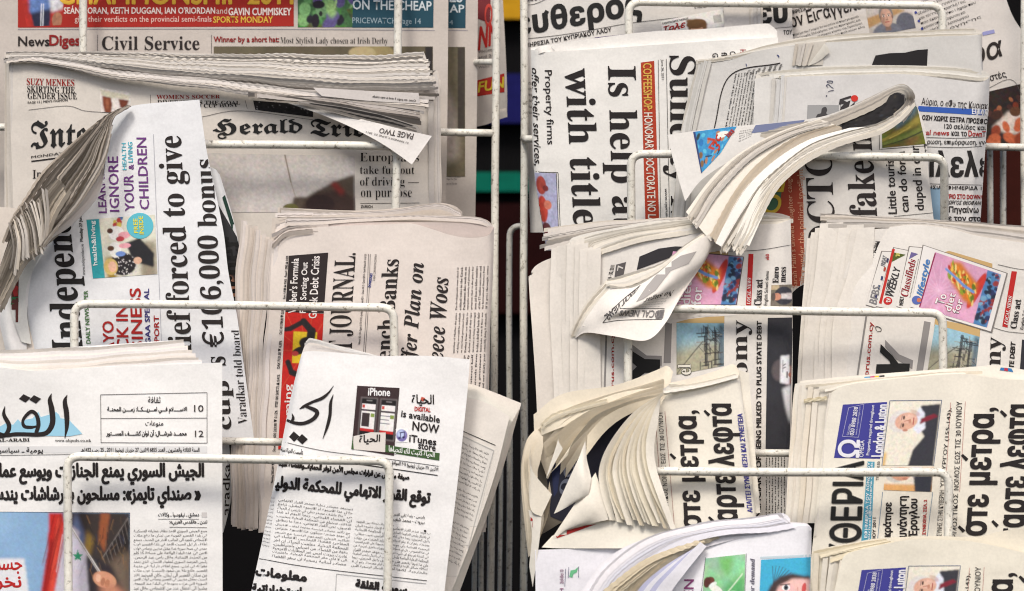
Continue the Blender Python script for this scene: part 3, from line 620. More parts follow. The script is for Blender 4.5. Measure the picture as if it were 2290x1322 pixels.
p.text('HEALTH', [(283, 380), (281, 320), (274, 380), (272, 320)], 'S', (90, 185, 205), 0); p.text('LIVING', [(297, 363), (296, 318), (287, 363), (286, 318)], 'S', (90, 185, 205), 0); p.rule([(343, 300), (350, 480), (362, 790)], 1, (170, 170, 180))
a = Pic(160, 140, (222, 220, 205), 1.4).rect(0, 0, 160, 30, (50, 160, 165))
# painted sideways: u goes along the top (left-right), v down; picture content already turned
a = Pic(158, 136, (216, 214, 198), 1.3); a.rect(0, 0, 30, 136, (48, 156, 164)); a.rect(118, 60, 158, 136, (150, 140, 120), 4).rect(34, 90, 60, 136, (150, 120, 50), 3).blobs(12, (60, 0, 80, 20), [(180, 60, 60), (70, 110, 160), (210, 190, 90)], 5).ell(76, 108, 32, 26, (36, 32, 36)).blobs(60, (52, 84, 112, 134), [(205, 200, 200)], 1.7).ell(46, 112, 17, 19, (206, 178, 110)).ell(50, 112, 10, 12, (228, 180, 155)).poly([(86, 60), (120, 50), (152, 88), (150, 120), (120, 110), (96, 90)], (40, 40, 44), 1).ell(112, 102, 10, 8, (220, 175, 150)).ell(60, 74, 14, 18, (238, 236, 232)).ell(50, 70, 8, 6, (90, 60, 40)).ell(72, 84, 12, 6, (110, 140, 200)).ell(66, 36, 18, 16, (240, 238, 234)).ell(52, 30, 7, 6, (80, 50, 40)).ell(84, 42, 14, 8, (225, 160, 170)).ell(84, 66, 14, 6, (226, 160, 170)).ell(74, 50, 10, 6, (180, 60, 70)).noise(.08, 3, 3)
p.pic([(193, 491), (346, 480), (352, 613), (208, 623)], a); p.text('health&living', [(221, 592), (214, 494), (208, 594), (202, 494)], 'S', (235, 245, 245), .3, 'magazine_title', lift=1.6)
n = 28; p.shape([(313+30*math.cos(k*2*math.pi/n), 505+29*math.sin(k*2*math.pi/n)) for k in range(n)], (96, 190, 208), 'badge', lift=1.6); p.text('FREE', [(309, 521), (307, 489), (300, 521), (298, 489)], 'S', (238, 226, 60), 0, 'badge_lettering', lift=2.2); p.text('INSIDE', [(322, 524), (319, 484), (312, 524), (310, 484)], 'S', (238, 226, 60), 0, 'badge_lettering', lift=2.2)
# dark fanned bundle
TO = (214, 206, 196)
O1 = [(283, 236, 22), (240, 256, 26), (205, 284, 30), (160, 322, 30), (126, 354, 30), (93, 388, 34), (60, 432, 40), (30, 478, 50), (4, 540, 40)]
I1 = [(283, 238, 24), (252, 262, 36), (244, 294, 40), (232, 330, 46), (222, 372, 54), (198, 422, 62), (168, 476, 70), (130, 520, 80), (92, 552, 84)]
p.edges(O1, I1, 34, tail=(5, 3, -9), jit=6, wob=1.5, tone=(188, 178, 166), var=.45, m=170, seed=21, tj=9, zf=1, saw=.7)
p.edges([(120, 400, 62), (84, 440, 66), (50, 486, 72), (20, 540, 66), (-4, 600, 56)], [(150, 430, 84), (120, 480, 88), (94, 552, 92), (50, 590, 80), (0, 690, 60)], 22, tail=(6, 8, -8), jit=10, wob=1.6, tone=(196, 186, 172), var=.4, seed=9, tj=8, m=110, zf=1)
KS = [[(250+k*-2, 276+k*11, 70), (228-k*1, 350+k*14, 86), (186-k*4, 424+k*13, 98), (140-k*4, 486+k*8, 102), (90+k*2, 548+k*2, 100)] for k in range(7)]
for k in range(6):
    A_ = KS[k]; B_ = [(x, y, z-10) for x, y, z in KS[k+1]]
    p.sheet('page', [A_, B_], step=6, wob=1.2, tone=(226+k*2, 219+k*2, 210+k*3))
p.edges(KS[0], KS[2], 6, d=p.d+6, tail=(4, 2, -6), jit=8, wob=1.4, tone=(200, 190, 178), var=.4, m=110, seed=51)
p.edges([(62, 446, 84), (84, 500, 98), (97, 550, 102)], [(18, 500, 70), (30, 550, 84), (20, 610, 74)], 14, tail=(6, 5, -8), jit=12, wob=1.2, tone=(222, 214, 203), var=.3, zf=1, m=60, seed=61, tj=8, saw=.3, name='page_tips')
p.edges([(100, 430, 96), (104, 490, 104), (96, 552, 106)], [(62, 444, 90), (80, 500, 100), (88, 556, 104)], 6, tail=(6, 5, -8), jit=16, wob=1, tone=(226, 219, 209), var=.2, zf=1, m=50, seed=62, tj=8, saw=.2, name='page_tips')

# --- business paper, pinkish ---
p = Paper('newspaper', 'pinkish business paper with JOURNAL masthead reading upwards, a thick folded stack', 'newspaper', (800, 1190), (232, 222, 214), d=316)
WS = (229, 219, 211)
for nm, dd, T_, ex in (('folded_copy', -46, [(621, 464), (793, 471), (893, 465), (976, 454), (1015, 460, -10), (1034, 474, -26)], 0), ('folded_copy', -24, [(608, 488), (726, 481), (860, 482), (1009, 482), (1080, 489, -8), (1102, 503, -22)], 0)):
    p.sheet(nm, [T_, [(x - 4, y + 150, *r) for x, y, *r in T_], [(x-14, 1180, *r) for x, y, *r in T_]], d=p.d+dd, thick=10, tone=(222, 211, 200))
p.sheet('folded_leaf', [[(640, 520, -14), (760, 500, -8), (919, 497, -8), (1026, 498, -10), (1078, 502, -14), (1105, 508, -20)], [(640, 560, -14), (760, 540, -10), (919, 540, -10), (1026, 545, -12), (1078, 545, -16), (1104, 550, -20)]], tone=(205, 192, 186), wob=.5)
p.edges([(623, 465, -40), (700, 468, -38), (793, 472, -36)], [(612, 550, 4), (640, 522, 6), (700, 511, 8)], 16, tail=(0, 9, -3), jit=9, tone=WS, var=.24, wob=1.3, seed=5, tj=5)
p.edges([(700, 476, -30), (860, 470, -30), (976, 456, -26), (1032, 474, -36)], [(700, 484, -22), (860, 474, -26), (976, 463, -22), (1030, 482, -30)], 5, tail=(0, 6, -3), jit=3, tone=WS, var=.25)
p.edges([(640, 486, -18), (860, 483, -16), (1009, 483, -16), (1075, 487, -18), (1104, 504, -26)], [(640, 500, -6), (860, 487, -6), (1009, 489, -8), (1075, 496, -12), (1104, 508, -22)], 6, tail=(0, 6, -3), jit=3, tone=WS, var=.25)
p.edges([(538, 490, -40), (530, 600, -42), (524, 800, -44), (516, 1178, -46)], [(612, 550, -6), (606, 700, -6), (590, 860, -6), (584, 1188, -8)], 17, tail=(9, 0, -3), jit=5, wob=2.4, tone=WS, var=.22, seed=14, tj=4, saw=.2)
p.sheet('front_page', [[(610, 549, -12), (636, 524, -4), (680, 512, 2), (760, 505, 5), (860, 502, 5), (919, 500, 4), (965, 512, 8), (1009, 526, 12), (1050, 532, 10), (1090, 527, 2), (1105, 508, -16)], [(604, 640, -6), (700, 620, 4), (860, 620, 8), (1000, 625, 10), (1085, 625, 2), (1102, 622, -14)], [(598, 800, -6), (750, 800, 6), (1000, 800, 8), (1078, 800, 2), (1093, 800, -14)], [(584, 1190, -8), (750, 1190, 4), (1060, 1190, 0), (1082, 1190, -12)]], thick=14, step=8)
p.patch([(646, 572), (734, 565), (724, 701), (638, 698)], (46, 38, 38), 'banner'); WH = (236, 230, 226)
p.text("Weber's Formula", [(662, 700), (668, 578), (644, 700), (652, 578)], '', WH, .6); p.text('For Sorting Out', [(688, 700), (692, 587), (670, 700), (675, 587)], '', WH, .6); p.text("Greek Debt Crisis", [(708, 712), (715, 573), (690, 712), (697, 573)], '', WH, .6)
a = Pic(90, 320, (190, 36, 30), 1.5); 
for k in range(14): a.line(50, 90, 50+140*math.cos(k*.45), 90+200*math.sin(k*.45), 1, (205, 110, 70), .6)
a.rect(22, 44, 78, 118, (224, 190, 44)); a.line(44, 20, 14, 38, 12, (38, 34, 36)).line(14, 38, 4, 40, 11, (38, 34, 36)).line(44, 20, 64, 42, 16, (38, 34, 36)).line(64, 42, 62, 60, 20, (38, 34, 36)).ell(54, 70, 18, 14, (38, 34, 36)).ell(40, 88, 20, 9, (38, 34, 36), -20).ell(28, 96, 8, 6, (180, 60, 60)).line(12, 116, 22, 140, 12, (38, 34, 36)).line(22, 140, 50, 150, 14, (38, 34, 36)).noise(.1, 3, 2)
p.pic([(638, 698), (724, 702), (708, 1005), (622, 1005)], a); p.text('Becoming', [(657, 1003), (656, 860), (634, 1003), (636, 860)], '', WH, .5, lift=1.6)
p.text('JOURNAL.', [(790, 752), (802, 566), (735, 752), (749, 566)], 'B', BLK, 0, 'masthead'); p.text('STREET', [(782, 900), (789, 762), (726, 900), (734, 762)], 'B', BLK, 0, 'masthead')
p.text('Euro 1.4188 ▲ 0.06%   Pound 1.5985 ▲ 0.02%', [(638, 668), (645, 572), (632, 668), (639, 572)], '', BLK, .3, 'market_line'); p.text('CAC 40 3784.80 ▼ 0.01%', [(631, 748), (636, 690), (624, 748), (629, 690)], '', BLK, .3, 'market_line'); p.text('DAX 7121.38 ▼ 0.39%', [(626, 824), (631, 762), (619, 824), (624, 762)], '', BLK, .3, 'market_line')
p.text('FTSE 100 5697.72 ▲ 0.41%', [(621, 910), (626, 838), (614, 910), (619, 838)], '', BLK, .3, 'market_line'); p.text('Stoxx Eur 600 263.98 ▼ 0.12%', [(616, 1010), (621, 918), (609, 1010), (614, 918)], '', BLK, .3, 'market_line'); p.text('Nasdaq 2652.89 ▼ 1.26%', [(612, 1080), (616, 1020), (605, 1080), (609, 1020)], '', BLK, .3, 'market_line')
p.rules([[(824, 568), (820, 680), (808, 860)], [(828, 568), (824, 680), (812, 860)]], 1); p.text('Bahrain BD 1.50 - Egypt £1.75 (C/V) - Jordan JD 2 - Kuwait KD 1 - Oman OR 2 - Qatar QR14 - Saudi Arabia SR 14 £1.50', [(807, 770), (821, 568), (801, 770), (815, 568)], '', BLK, .1, 'price_line')
p.text('DOWJONES', [(831, 643), (835, 611), (823, 643), (828, 611)], 'SI', (44, 60, 140), 0, 'publisher_line'); p.text('A NEWS CORPORATION COMPANY', [(839, 628), (843, 568), (834, 628), (838, 568)], '', BLK, 0, 'publisher_line')
p.text('French Banks', [(871, 850), (893, 580), (835, 850), (856, 580)], 'B', BLK, .3); p.text('Offer Plan on', [(936, 842), (958, 588), (892, 842), (914, 588)], 'BI', BLK, .3); p.text('Greece Woes', [(988, 856), (1004, 620), (950, 856), (966, 620)], 'BI', BLK, .3)
tx = 'The developments come ahead of critical votes in the Greek Parliament this week on an unpopular austerity and privatization program that is the price for more aid from its fellow members of the 17-nation euro zone and the International Monetary Fund. If it goes through, some'
p.para(tx, [(1094, 690), (1097, 594), (1018, 694), (1022, 598)], 9, 'B'); tx2 = 'question of whether the price of doing so would be a default on some Greek government bonds. Rating firms are likely to declare a default if they view investors as being encouraged to take a deal that hurts their interests, even if they are ostensibly doing it voluntarily.'
p.para(tx2, [(1090, 786), (1093, 698), (1012, 790), (1018, 700)], 9, 'B'); p.para('French banks in exchange for Greece intensify plan to reinvest half the proceeds from maturing government bonds and new thirty year', [(1086, 900), (1090, 790), (1030, 904), (1036, 794)], 6, 'B')

# --- Arabic daily bottom left ---
p = Paper('newspaper', 'white Arabic daily with large black calligraphy and a flag photograph, bottom left', 'newspaper', (240, 1400), (250, 249, 247), d=470)
p.sheet('back_page', [[(-60, 789, -12), (0, 785, -10), (133, 778, -8), (283, 768, -6), (403, 760, -6)], [(-60, 900, -12), (0, 900), (283, 900), (497, 900)]], d=442, thick=8)
p.edges([(-60, 790), (0, 786), (133, 779), (283, 770), (405, 762)], [(-60, 822, 24), (67, 832, 24), (166, 826, 24), (300, 812, 20), (455, 806, 18)], 9, d=446, tail=(0, 12, -3), jit=8, tone=(246, 240, 234), var=.07, wob=1.6, seed=6)
p.sheet('front_page', [[(-60, 816, 4), (0, 821, 6), (67, 829, 6), (166, 824, 2), (300, 818, 0), (497, 811, -2)], [(-60, 1000, 2), (200, 1000, 4), (497, 1000, -2)], [(-60, 1400), (200, 1400, 2), (498, 1400)]], thick=22, step=12)
Z = lambda x, y: (x/2.743, 840+y/2.743)
p.shape([Z(a, b) for a, b in ((-60, 320), (0, 312), (40, 290), (80, 302), (110, 268), (130, 290), (160, 270), (200, 262), (235, 222), (250, 255), (300, 240), (345, 224), (362, 240), (372, 262), (420, 268), (450, 300), (480, 330), (505, 358), (430, 372), (300, 370), (0, 374), (-60, 374))], (160, 212, 236), 'skyline_drawing')
B = lambda L_: p.brush([(x/2.743, 840+y/2.743, w/2.743) for x, y, w in L_], (38, 30, 30))
B([(412, 118, 3), (398, 160, 26), (408, 230, 32), (410, 310, 26), (398, 384, 4)]); B([(316, 110, 3), (306, 150, 26), (318, 210, 34), (322, 290, 34), (290, 348, 30), (230, 362, 26), (160, 360, 24), (90, 360, 24), (30, 366, 22), (-40, 340, 16)])
B([(222, 352, 24), (236, 300, 26), (225, 245, 24), (195, 220, 22), (160, 245, 20), (140, 280, 18), (150, 312, 22), (190, 318, 20), (225, 312, 12)]); B([(30, 188, 3), (24, 240, 22), (56, 310, 28), (30, 366, 24), (-40, 380, 10)])
for cx, cy in ((150, 140), (214, 146)): p.shape([Z(cx-34, cy+2), Z(cx-6, cy-26), Z(cx+38, cy-4), Z(cx+6, cy+26)], (38, 30, 30), 'calligraphy')
p.text('AL-QUDS AL-ARABI', hz(-80, 66, 981, 990, -1), 'B', BLK, .3, 'masthead'); p.text('www.alquds.co.uk', hz(123, 204, 982, 990), 'B', BLK, 0, 'masthead')
p.patch(qd(-50, 998, 463, 1013), (226, 226, 226), 'grey_band'); p.text('السنة الثالثة والعشرون ـ العدد 6855 الاثنين 27 حزيران (يونيو) 2011 ـ 25 رجب 1432هـ', hz(181, 446, 1001, 1013), 'AR', BLK, .4, 'date_line'); p.text('يومية ـ سياسية ـ مستقلة', hz(-80, 96, 1001, 1015), 'AR', BLK, .6, 'date_line')
p.rules([[(225, 883), (463, 878)], [(463, 878), (463, 991)], [(463, 991), (226, 990)], [(226, 990), (225, 883)], [(226, 936), (463, 935)]], 1.2, (80, 76, 76))
p.text('10', hz(434, 455, 906, 921), '', (70, 64, 62), .3, 'page_number'); p.text('12', hz(436, 455, 963, 977), '', (70, 64, 62), .3, 'page_number'); p.text('ثقافة', hz(331, 359, 887, 901), 'AR', BLK, .3, 'contents_line'); p.text('منوعات', hz(325, 365, 941, 955), 'AR', BLK, .3, 'contents_line')
p.text('الاســـــلام فـــي امـــريـــكــا: زمــــن المحنــة', hz(240, 418, 910, 925), 'AR', BLK, .7, 'contents_line'); p.text('محمـــد شرشـــال: آن اوان كشـــــف المســـتور', hz(238, 417, 962, 977), 'AR', BLK, .7, 'contents_line')
p.rule([(-40, 1019), (500/2.743, 1016)], 1, BLK)
p.text('الجيش السوري يمنع الجنازات ويوسع عملياته', hz(-44, 455, 1036, 1083), 'AR', (36, 30, 30), 2.5); p.text('« صنداي تايمز»: مسلحون بالرشاشات يندسون', hz(-44, 448, 1088, 1135), 'AR', (36, 30, 30), 2.5)
a = Pic(296, 190, (136, 172, 208), 2).noise(.04, 30, 2); a.poly([(0, 150), (0, 60), (60, 0), (0, 0)], (150, 185, 218), 10)
a.rect(152, 0, 296, 190, (58, 50, 48)).poly([(232, 0), (252, 0), (240, 90), (226, 60)], (150, 84, 52), 1).poly([(176, 0), (200, 60), (190, 110), (166, 40)], (90, 104, 140), 2).poly([(200, 40), (215, 60), (205, 100), (192, 90)], (150, 120, 50), 2).poly([(240, 90), (296, 10), (296, 100), (250, 120)], (38, 32, 32), 1)
for k in range(9): a.line(236+k*7, 100-k*11, 244+k*7, 122-k*9, 1.3, (120, 112, 108))
a.line(236, 100, 292, 12, 1.6, (140, 132, 128)).poly([(250, 110), (296, 80), (296, 190), (262, 190)], (112, 96, 82), 4)
a.poly([(116, 0), (146, 0), (152, 30), (150, 90), (128, 190), (96, 190), (112, 90)], (196, 40, 32), 1).poly([(136, 10), (142, 10), (124, 190), (116, 190)], (236, 92, 70), 2).poly([(118, 60), (126, 60), (108, 190), (100, 190)], (140, 22, 24), 2)
a.poly([(150, 30), (170, 40), (200, 90), (206, 190), (126, 190), (142, 100)], (206, 200, 214), 1).poly([(168, 30), (186, 44), (180, 60), (168, 50)], (170, 162, 176), 1).poly([(198, 92), (256, 120), (290, 190), (206, 190)], (46, 40, 46), 2)
g = random.Random(4)
for k in range(16):
    x = 108+k*2.7; a.line(x+18, g.uniform(0, 40), x-8-k*.5, g.uniform(110, 190), g.uniform(1, 3), g.choice([(232, 84, 62), (140, 24, 24), (110, 16, 20), (214, 56, 44)]), .5)
for k in range(12):
    x = 146+k*4.6; a.line(x, 50+k*5, x-14, g.uniform(110, 190), g.uniform(1, 3), g.choice([(236, 232, 238), (150, 144, 160), (176, 168, 186)]), .55)
for k in range(60):
    x, y = g.uniform(200, 292), g.uniform(0, 130); a.line(x, y, x+g.uniform(-8, 8), y+g.uniform(6, 26), g.uniform(.8, 2.2), g.choice([(30, 26, 28), (120, 96, 70), (90, 70, 56), (56, 60, 84), (150, 110, 70), (40, 34, 34)]), .7)
st = [(180+(13 if k % 2 == 0 else 5.5)*math.sin(k*math.pi/5), 97-(14 if k % 2 == 0 else 5.5)*math.cos(k*math.pi/5)) for k in range(10)]; a.poly(st, (36, 140, 100), 0)
a.line(160, 26, 232, 138, 5, (226, 222, 220)).line(162, 30, 230, 136, 2, (110, 104, 104)); a.ell(240, 150, 27, 18, (206, 148, 118), 20).ell(226, 146, 6, 9, (226, 176, 150)).ell(236, 154, 5, 9, (170, 112, 88), 10).ell(246, 158, 5, 9, (176, 116, 90), 10).poly([(228, 164), (266, 160), (296, 190), (238, 190)], (190, 130, 104), 3)
a.poly([(0, 104), (60, 102), (72, 190), (0, 190)], (226, 226, 230), 1); p.pic([(-6, 1145), (290, 1147), (290, 1337), (-6, 1337)], a)
p.text('جسر', hz(-10, 49, 1258, 1285), 'AR', (190, 36, 34), 1.4); p.text('نخر', hz(-10, 47, 1290, 1322), 'AR', (190, 36, 34), 1.6); p.rule([(-6, 1145), (290, 1147)], 1, BLK); p.rule([(290, 1147), (290, 1340)], 1, BLK)
p.patch(qd(451, 1146, 463, 1157), (214, 210, 208)); p.text('دمشق ـ نيقوسيا ـ وكالات', hz(354, 445, 1146, 1158), 'AR', BLK, .4, 'byline'); p.text('لندن ـ «القدس العربي»:', hz(379, 463, 1163, 1175), 'AR', BLK, .4, 'byline'); p.rules([[(354, 1161), (445, 1161)], [(379, 1179), (463, 1180)]], 1)
ar = 'وسع الجيش السوري الاحد نطاق عملياته العسكرية في بلدة القصير القريبة من لبنان ما دفع مئات الاشخاص للجوء الى الجانب الاخر من الحدود، وسمع اطلاق نار ليل السبت الاحد في بلدة القصير قرب حمص في وسط سورية غداة مقتل مدنيين برصاص قوات الامن في هذه البلدة الواقعة على مسافة 15 كلم من الحدود اللبنانية. وقال رامي عبد الرحمن، رئيس المرصد السوري لحقوق الانسان، الذي يتخذ مقرا له في لندن، سمع اطلاق نار ليلا في مدينة القصير، وتابع نقلا عن شهود (السبت) هرب مئات من سكان القصير الى لبنان. وكان المرصد افاد السبت بمقتل مدنيين في القصير برصاص قوات الامن السورية التي عززت وجودها في البلدة منذ الجمعة، مشيرا الى اعتقال عدد من الاشخاص. وقال عبد الرحمن انه سمع كذلك اطلاق نار خلال الليل'
p.para(ar, hz(299, 463, 1184, 1331), 15, 'AR', (72, 66, 64), fill=.95)

# --- tilted Arabic paper bottom centre: fanned copies behind, then the front one ---
p = Paper('newspaper', 'fanned cream pages with upside-down Arabic text sticking out right of the tilted Arabic paper', 'newspaper', (1050, 1400), (240, 234, 226), group='Arabic papers in the bottom centre', d=440)
a_ = [(900, 850), (1047, 857), (1089, 866), (1129, 877), (1150, 897), (1166, 922)]
for k in range(6):
    o = k*5.5
    p.sheet('page', [[(900, 850+o), (1040, 858+o*.6), (1089+k*2-14+o*0, 866+o), (1152-k*3+14-k*2, 902+o*1.6)], [(880, 1100), (1000, 1100), (1108-k*3, 1100)], [(860, 1400), (940, 1400), (1000-k*3, 1400)]], d=440-30+k*5, step=10, wob=.6, linear=False, tone=(238-k*1, 231, 222))
p.sheet('page', [[(900, 880), (1040, 890), (1090, 902), (1140, 932)], [(880, 1100), (1000, 1100), (1092, 1108)], [(860, 1400), (940, 1400), (980, 1400)]], d=446, thick=8)
p.rule([(1035, 964), (1108, 996)], 1.5, BLK); p.shape([(1033, 972), (1106, 1006), (1040, 1290), (998, 1290)], (228, 224, 218), 'grey_panel', lift=.5); p.rule([(1034, 975), (1104, 1008), (1010, 1310)][:2], 2, (190, 188, 184)); p.rule([(1104, 1008), (1030, 1290)], 2, (190, 188, 184))
for k in range(3):
    x, y = ((1094, 1014), (1070, 1110), (1050, 1180))[k]; n_ = (9, 6, 9)[k]
    q = [(x-74, y+6*n_-20), (x-12, y+10*n_+6), (x-66, y-34), (x, y)]; q = [q[1], q[0], q[3], q[2]]
    p.para(ar[k*90:k*90+300], [(x-(y+9*n_-y)*.28, y+10*n_), (x-70-(9*n_)*.22, y+10*n_-30), (x, y), (x-66, y-30)], n_, 'AR', (60, 54, 52), fill=.7)
p = Paper('newspaper', 'tilted white Arabic paper with calligraphy and a phone advertisement, bottom centre', 'newspaper', (800, 1420), (251, 250, 249), group='Arabic papers in the bottom centre', d=492)
p.sheet('folded_leaf', [[(673, 796, -30), (684, 768, -26), (697, 757, -22), (746, 770, -18), (793, 784, -18), (850, 797, -16)], [(668, 830, -30), (690, 820, -26), (720, 820, -22), (760, 830, -18), (800, 840, -18), (850, 850, -16)]], d=482, tone=(240, 234, 228), wob=.4)
p.edges([(684, 764, -20), (697, 757, -20), (746, 769, -20), (843, 794, -20)], [(682, 768, -18), (700, 762, -18), (748, 774, -18), (843, 797, -18)], 2, tail=(0, 6, -2), jit=1)
p.sheet('front_page', [[(672, 800, -22), (684, 786, -6), (760, 789, 2), (843, 796, 6), (959, 796, 4), (1051, 804, 0)], [(650, 890, -24), (680, 885, 0), (850, 890, 10), (1043, 900, 0)], [(617, 1060, -24), (655, 1060, 0), (850, 1065, 10), (1024, 1073, 0)], [(584, 1220, -24), (630, 1220, 0), (800, 1220, 8), (1006, 1220, 0)], [(545, 1400, -24), (590, 1400, 0), (800, 1400, 8), (985, 1400, 0)]], thick=20, step=9)
Z = lambda x, y: (560+x/2.742, 840+y/2.742)
def B(L_, c=(38, 32, 32), k=1): p.brush([(560+x/2.742, 840+y/2.742, w/2.742) for x, y, w in L_], c)
B([(510, 62, 2), (480, 104, 12), (440, 138, 20), (380, 162, 16), (330, 188, 18), (300, 205, 3)]); B([(318, 186, 6), (360, 196, 20), (408, 222, 26), (390, 262, 24), (330, 292, 22), (270, 290, 20), (215, 268, 14), (190, 240, 8)]); B([(508, 116, 3), (492, 170, 18), (488, 240, 20), (472, 310, 18), (444, 388, 3)]); B([(255, 232, 3), (262, 262, 18), (250, 286, 14)])
for cx, cy in ((268, 374), (318, 390)): p.shape([Z(cx-32, cy+2), Z(cx-2, cy-32), Z(cx+34, cy), Z(cx, cy+32)], (38, 32, 32), 'calligraphy')
a = Pic(100, 142, (58, 42, 44), 1); 
for ox in (12, 58):
    a.rect(ox, 24, ox+40, 112, (120, 112, 112), 1).rect(ox+2, 26, ox+38, 110, (26, 22, 24), 1).rect(ox+4, 38, ox+36, 98, (235, 232, 230)).rect(ox+4, 92, ox+36, 98, (190, 40, 40)).rect(ox+4, 50, ox+36, 54, (70, 60, 66)).rect(ox+26, 58, ox+35, 66, (130, 150, 70)).rect(ox+5, 40, ox+11, 47, (190, 70, 60)).line(ox+14, 31, ox+26, 31, 2, (140, 135, 135))
a.rect(18, 58, 36, 88, (60, 48, 50)).rect(62, 60, 84, 62, (120, 120, 130)).rect(62, 68, 82, 70, (120, 120, 130)).rect(62, 76, 84, 78, (120, 120, 130))
p.pic([Z(655, 62), Z(915, 76), Z(880, 492), Z(620, 450)], a, 'phone_advertisement'); p.text('iPhone', [Z(722, 122), Z(855, 126), Z(724, 76), Z(857, 80)], '', (245, 245, 245), .9, 'advert_lettering', lift=1.6)
p.shape([Z(632, 372), Z(740, 348), Z(830, 350), Z(826, 470), Z(628, 452)], (228, 222, 216), 'printed_paper', lift=1.5); p.text('الحياة', [Z(668, 425), Z(792, 415), Z(668, 365), Z(796, 362)], 'AR', BLK, 1, 'advert_lettering', lift=2.2)
p.shape([Z(824, 424), Z(1161, 476), Z(1158, 521), Z(824, 468)], (66, 96, 54), 'green_banner', lift=1.0); p.text('الحياة كتبت لك لتحياها', [Z(848, 474), Z(1128, 508), Z(850, 428), Z(1130, 470)], 'AR', (240, 244, 238), .6, 'advert_lettering', lift=2)
p.shape([Z(618, 450), Z(628, 372), Z(634, 452)], (66, 96, 54), lift=1.8)
p.text('الحياة', [Z(990, 182), Z(1125, 190), Z(990, 116), Z(1125, 118)], 'AR', BLK, .9, 'advert_lettering'); p.text('DIGITAL', [Z(1007, 217), Z(1104, 224), Z(1008, 190), Z(1105, 198)], '', (196, 60, 54), .7, 'advert_lettering'); p.shape([Z(1050, 130), Z(1072, 138), Z(1060, 160), Z(1042, 150)], (200, 90, 70))
p.text('is available', [Z(924, 252), Z(1160, 290), Z(928, 212), Z(1162, 250)], '', BLK, .8, 'advert_lettering'); p.text('NOW', [Z(993, 334), Z(1154, 356), Z(997, 280), Z(1158, 304)], 'S', BLK, .4, 'advert_lettering'); p.text('iTunes', [Z(974, 406), Z(1138, 428), Z(976, 362), Z(1140, 388)], '', BLK, 1, 'advert_lettering'); p.text('store', [Z(1030, 448), Z(1134, 464), Z(1030, 414), Z(1136, 430)], '', BLK, .8, 'advert_lettering')
a = Pic(28, 30, (251, 250, 249), .8).ell(14, 15, 13, 14, (120, 110, 170), 0, .15).ell(12, 11, 9, 9, (190, 205, 240), 0, .6).line(10, 9, 20, 7, 2.5, (50, 40, 90)).line(11, 9, 11, 20, 1.8, (50, 40, 90)).line(20, 8, 20, 18, 1.8, (50, 40, 90)).ell(9, 21, 3, 2.4, (50, 40, 90)).ell(18, 19, 3, 2.4, (50, 40, 90)); p.pic([Z(892, 326), Z(966, 328), Z(964, 410), Z(890, 406)], a, 'music_badge')
p.rule([Z(190, 404), Z(450, 462), Z(760, 500), Z(1155, 556)], 1.2, BLK); p.rule([Z(172, 488), Z(500, 520), Z(1148, 612)], 2, BLK); p.text('الاثنين ٢٧ حزيران (يونيو) ٢٠١١ الموافق ٢٥ رجب ١٤٣٢', [Z(745, 532), Z(1150, 594), Z(748, 500), Z(1152, 564)], 'AR', BLK, .3, 'date_line'); p.text('تأسست الحياة سنة', [Z(185, 470), Z(320, 492), Z(190, 430), Z(322, 452)], 'AR', BLK, .4, 'date_line')
p.text('صيغة ميليس عن قرارات مجلس الأمن توفر الحماية...والقضاة اللبنا', [Z(172, 562), Z(970, 648), Z(176, 510), Z(976, 602)], 'AR', BLK, 1.5, 'subheading'); p.text('توقع القرار الاتهامي للمحكمة الدولية', [Z(118, 722), Z(1095, 818), Z(128, 610), Z(1104, 712)], 'AR', (36, 30, 30), 2.5)
ar2 = 'تستبعد مصادر دولية صدور القرار الاتهامي خلال هذا الاسبوع او الاسبوع المقبل، (راجع ص ٦ و٧) وكشف مصدر دولي في باريس لـ الحياة، ان القضاء اللبناني، ربما اليوم او غدا الثلاثاء، سيتبلغ من المحكمة الدولية وبحسب الاصول، نص القرار الاتهامي، وهذا ما يتطابق مع تأكيد مصادر فرنسية متابعة لملف الاغتيال ان موعد صدوره سيكون هذا الاسبوع. ويتزامن التأكيد الدولي المدعوم فرنسيا مع السفر المفاجئ للقضاة اللبنانيين الاعضاء في المحكمة الدولية. وعلمت الحياة، ان اخر دفعة من القضاة، من اصيلين واحتياطيين، غادرت بيروت امس عبر المطارات الاوروبية الى لاهاي مقر المحكمة الدولية. واعتبرت مصادر لبنانية رسمية ان سفر القضاة'
ar3 = 'بلغ السباق ذروته بين الجهود المبذولة لإنجاز مشروع البيان الوزاري للحكومة اللبنانية برئاسة الرئيس نجيب ميقاتي، وبين تزايد الحديث من جهات دولية محسوبة على الامم المتحدة في نيويورك واخرى اوروبية عن اقتراب موعد صدور القرار الاتهامي في إغتيال رئيس الحكومة السابق رفيق الحريري، ربما خلال ايام معدودة، رغم ان لا علم للدوائر الرسمية اللبنانية بأي موعد في هذا الخصوص، وان اي مسؤول في الدولة لم يبلغ اي شيء من المحكمة الدولية الخاصة بلبنان، وان ما لديها يقتصر على ما تتناقله وسائل الإعلام الدولية والخارجية، لكنها لم'
dkk = (62, 57, 55)
p.para(ar2, [Z(130, 1118), Z(585, 1172), Z(172, 752), Z(630, 812)], 15, 'AR', dkk, fill=.92); p.para(ar3[:330], [Z(618, 1178), Z(850, 1202), Z(648, 884), Z(880, 910)], 12, 'AR', dkk, fill=.92); p.para(ar3[200:], [Z(860, 1198), Z(1084, 1228), Z(876, 926), Z(1104, 960)], 11, 'AR', dkk, fill=.92)
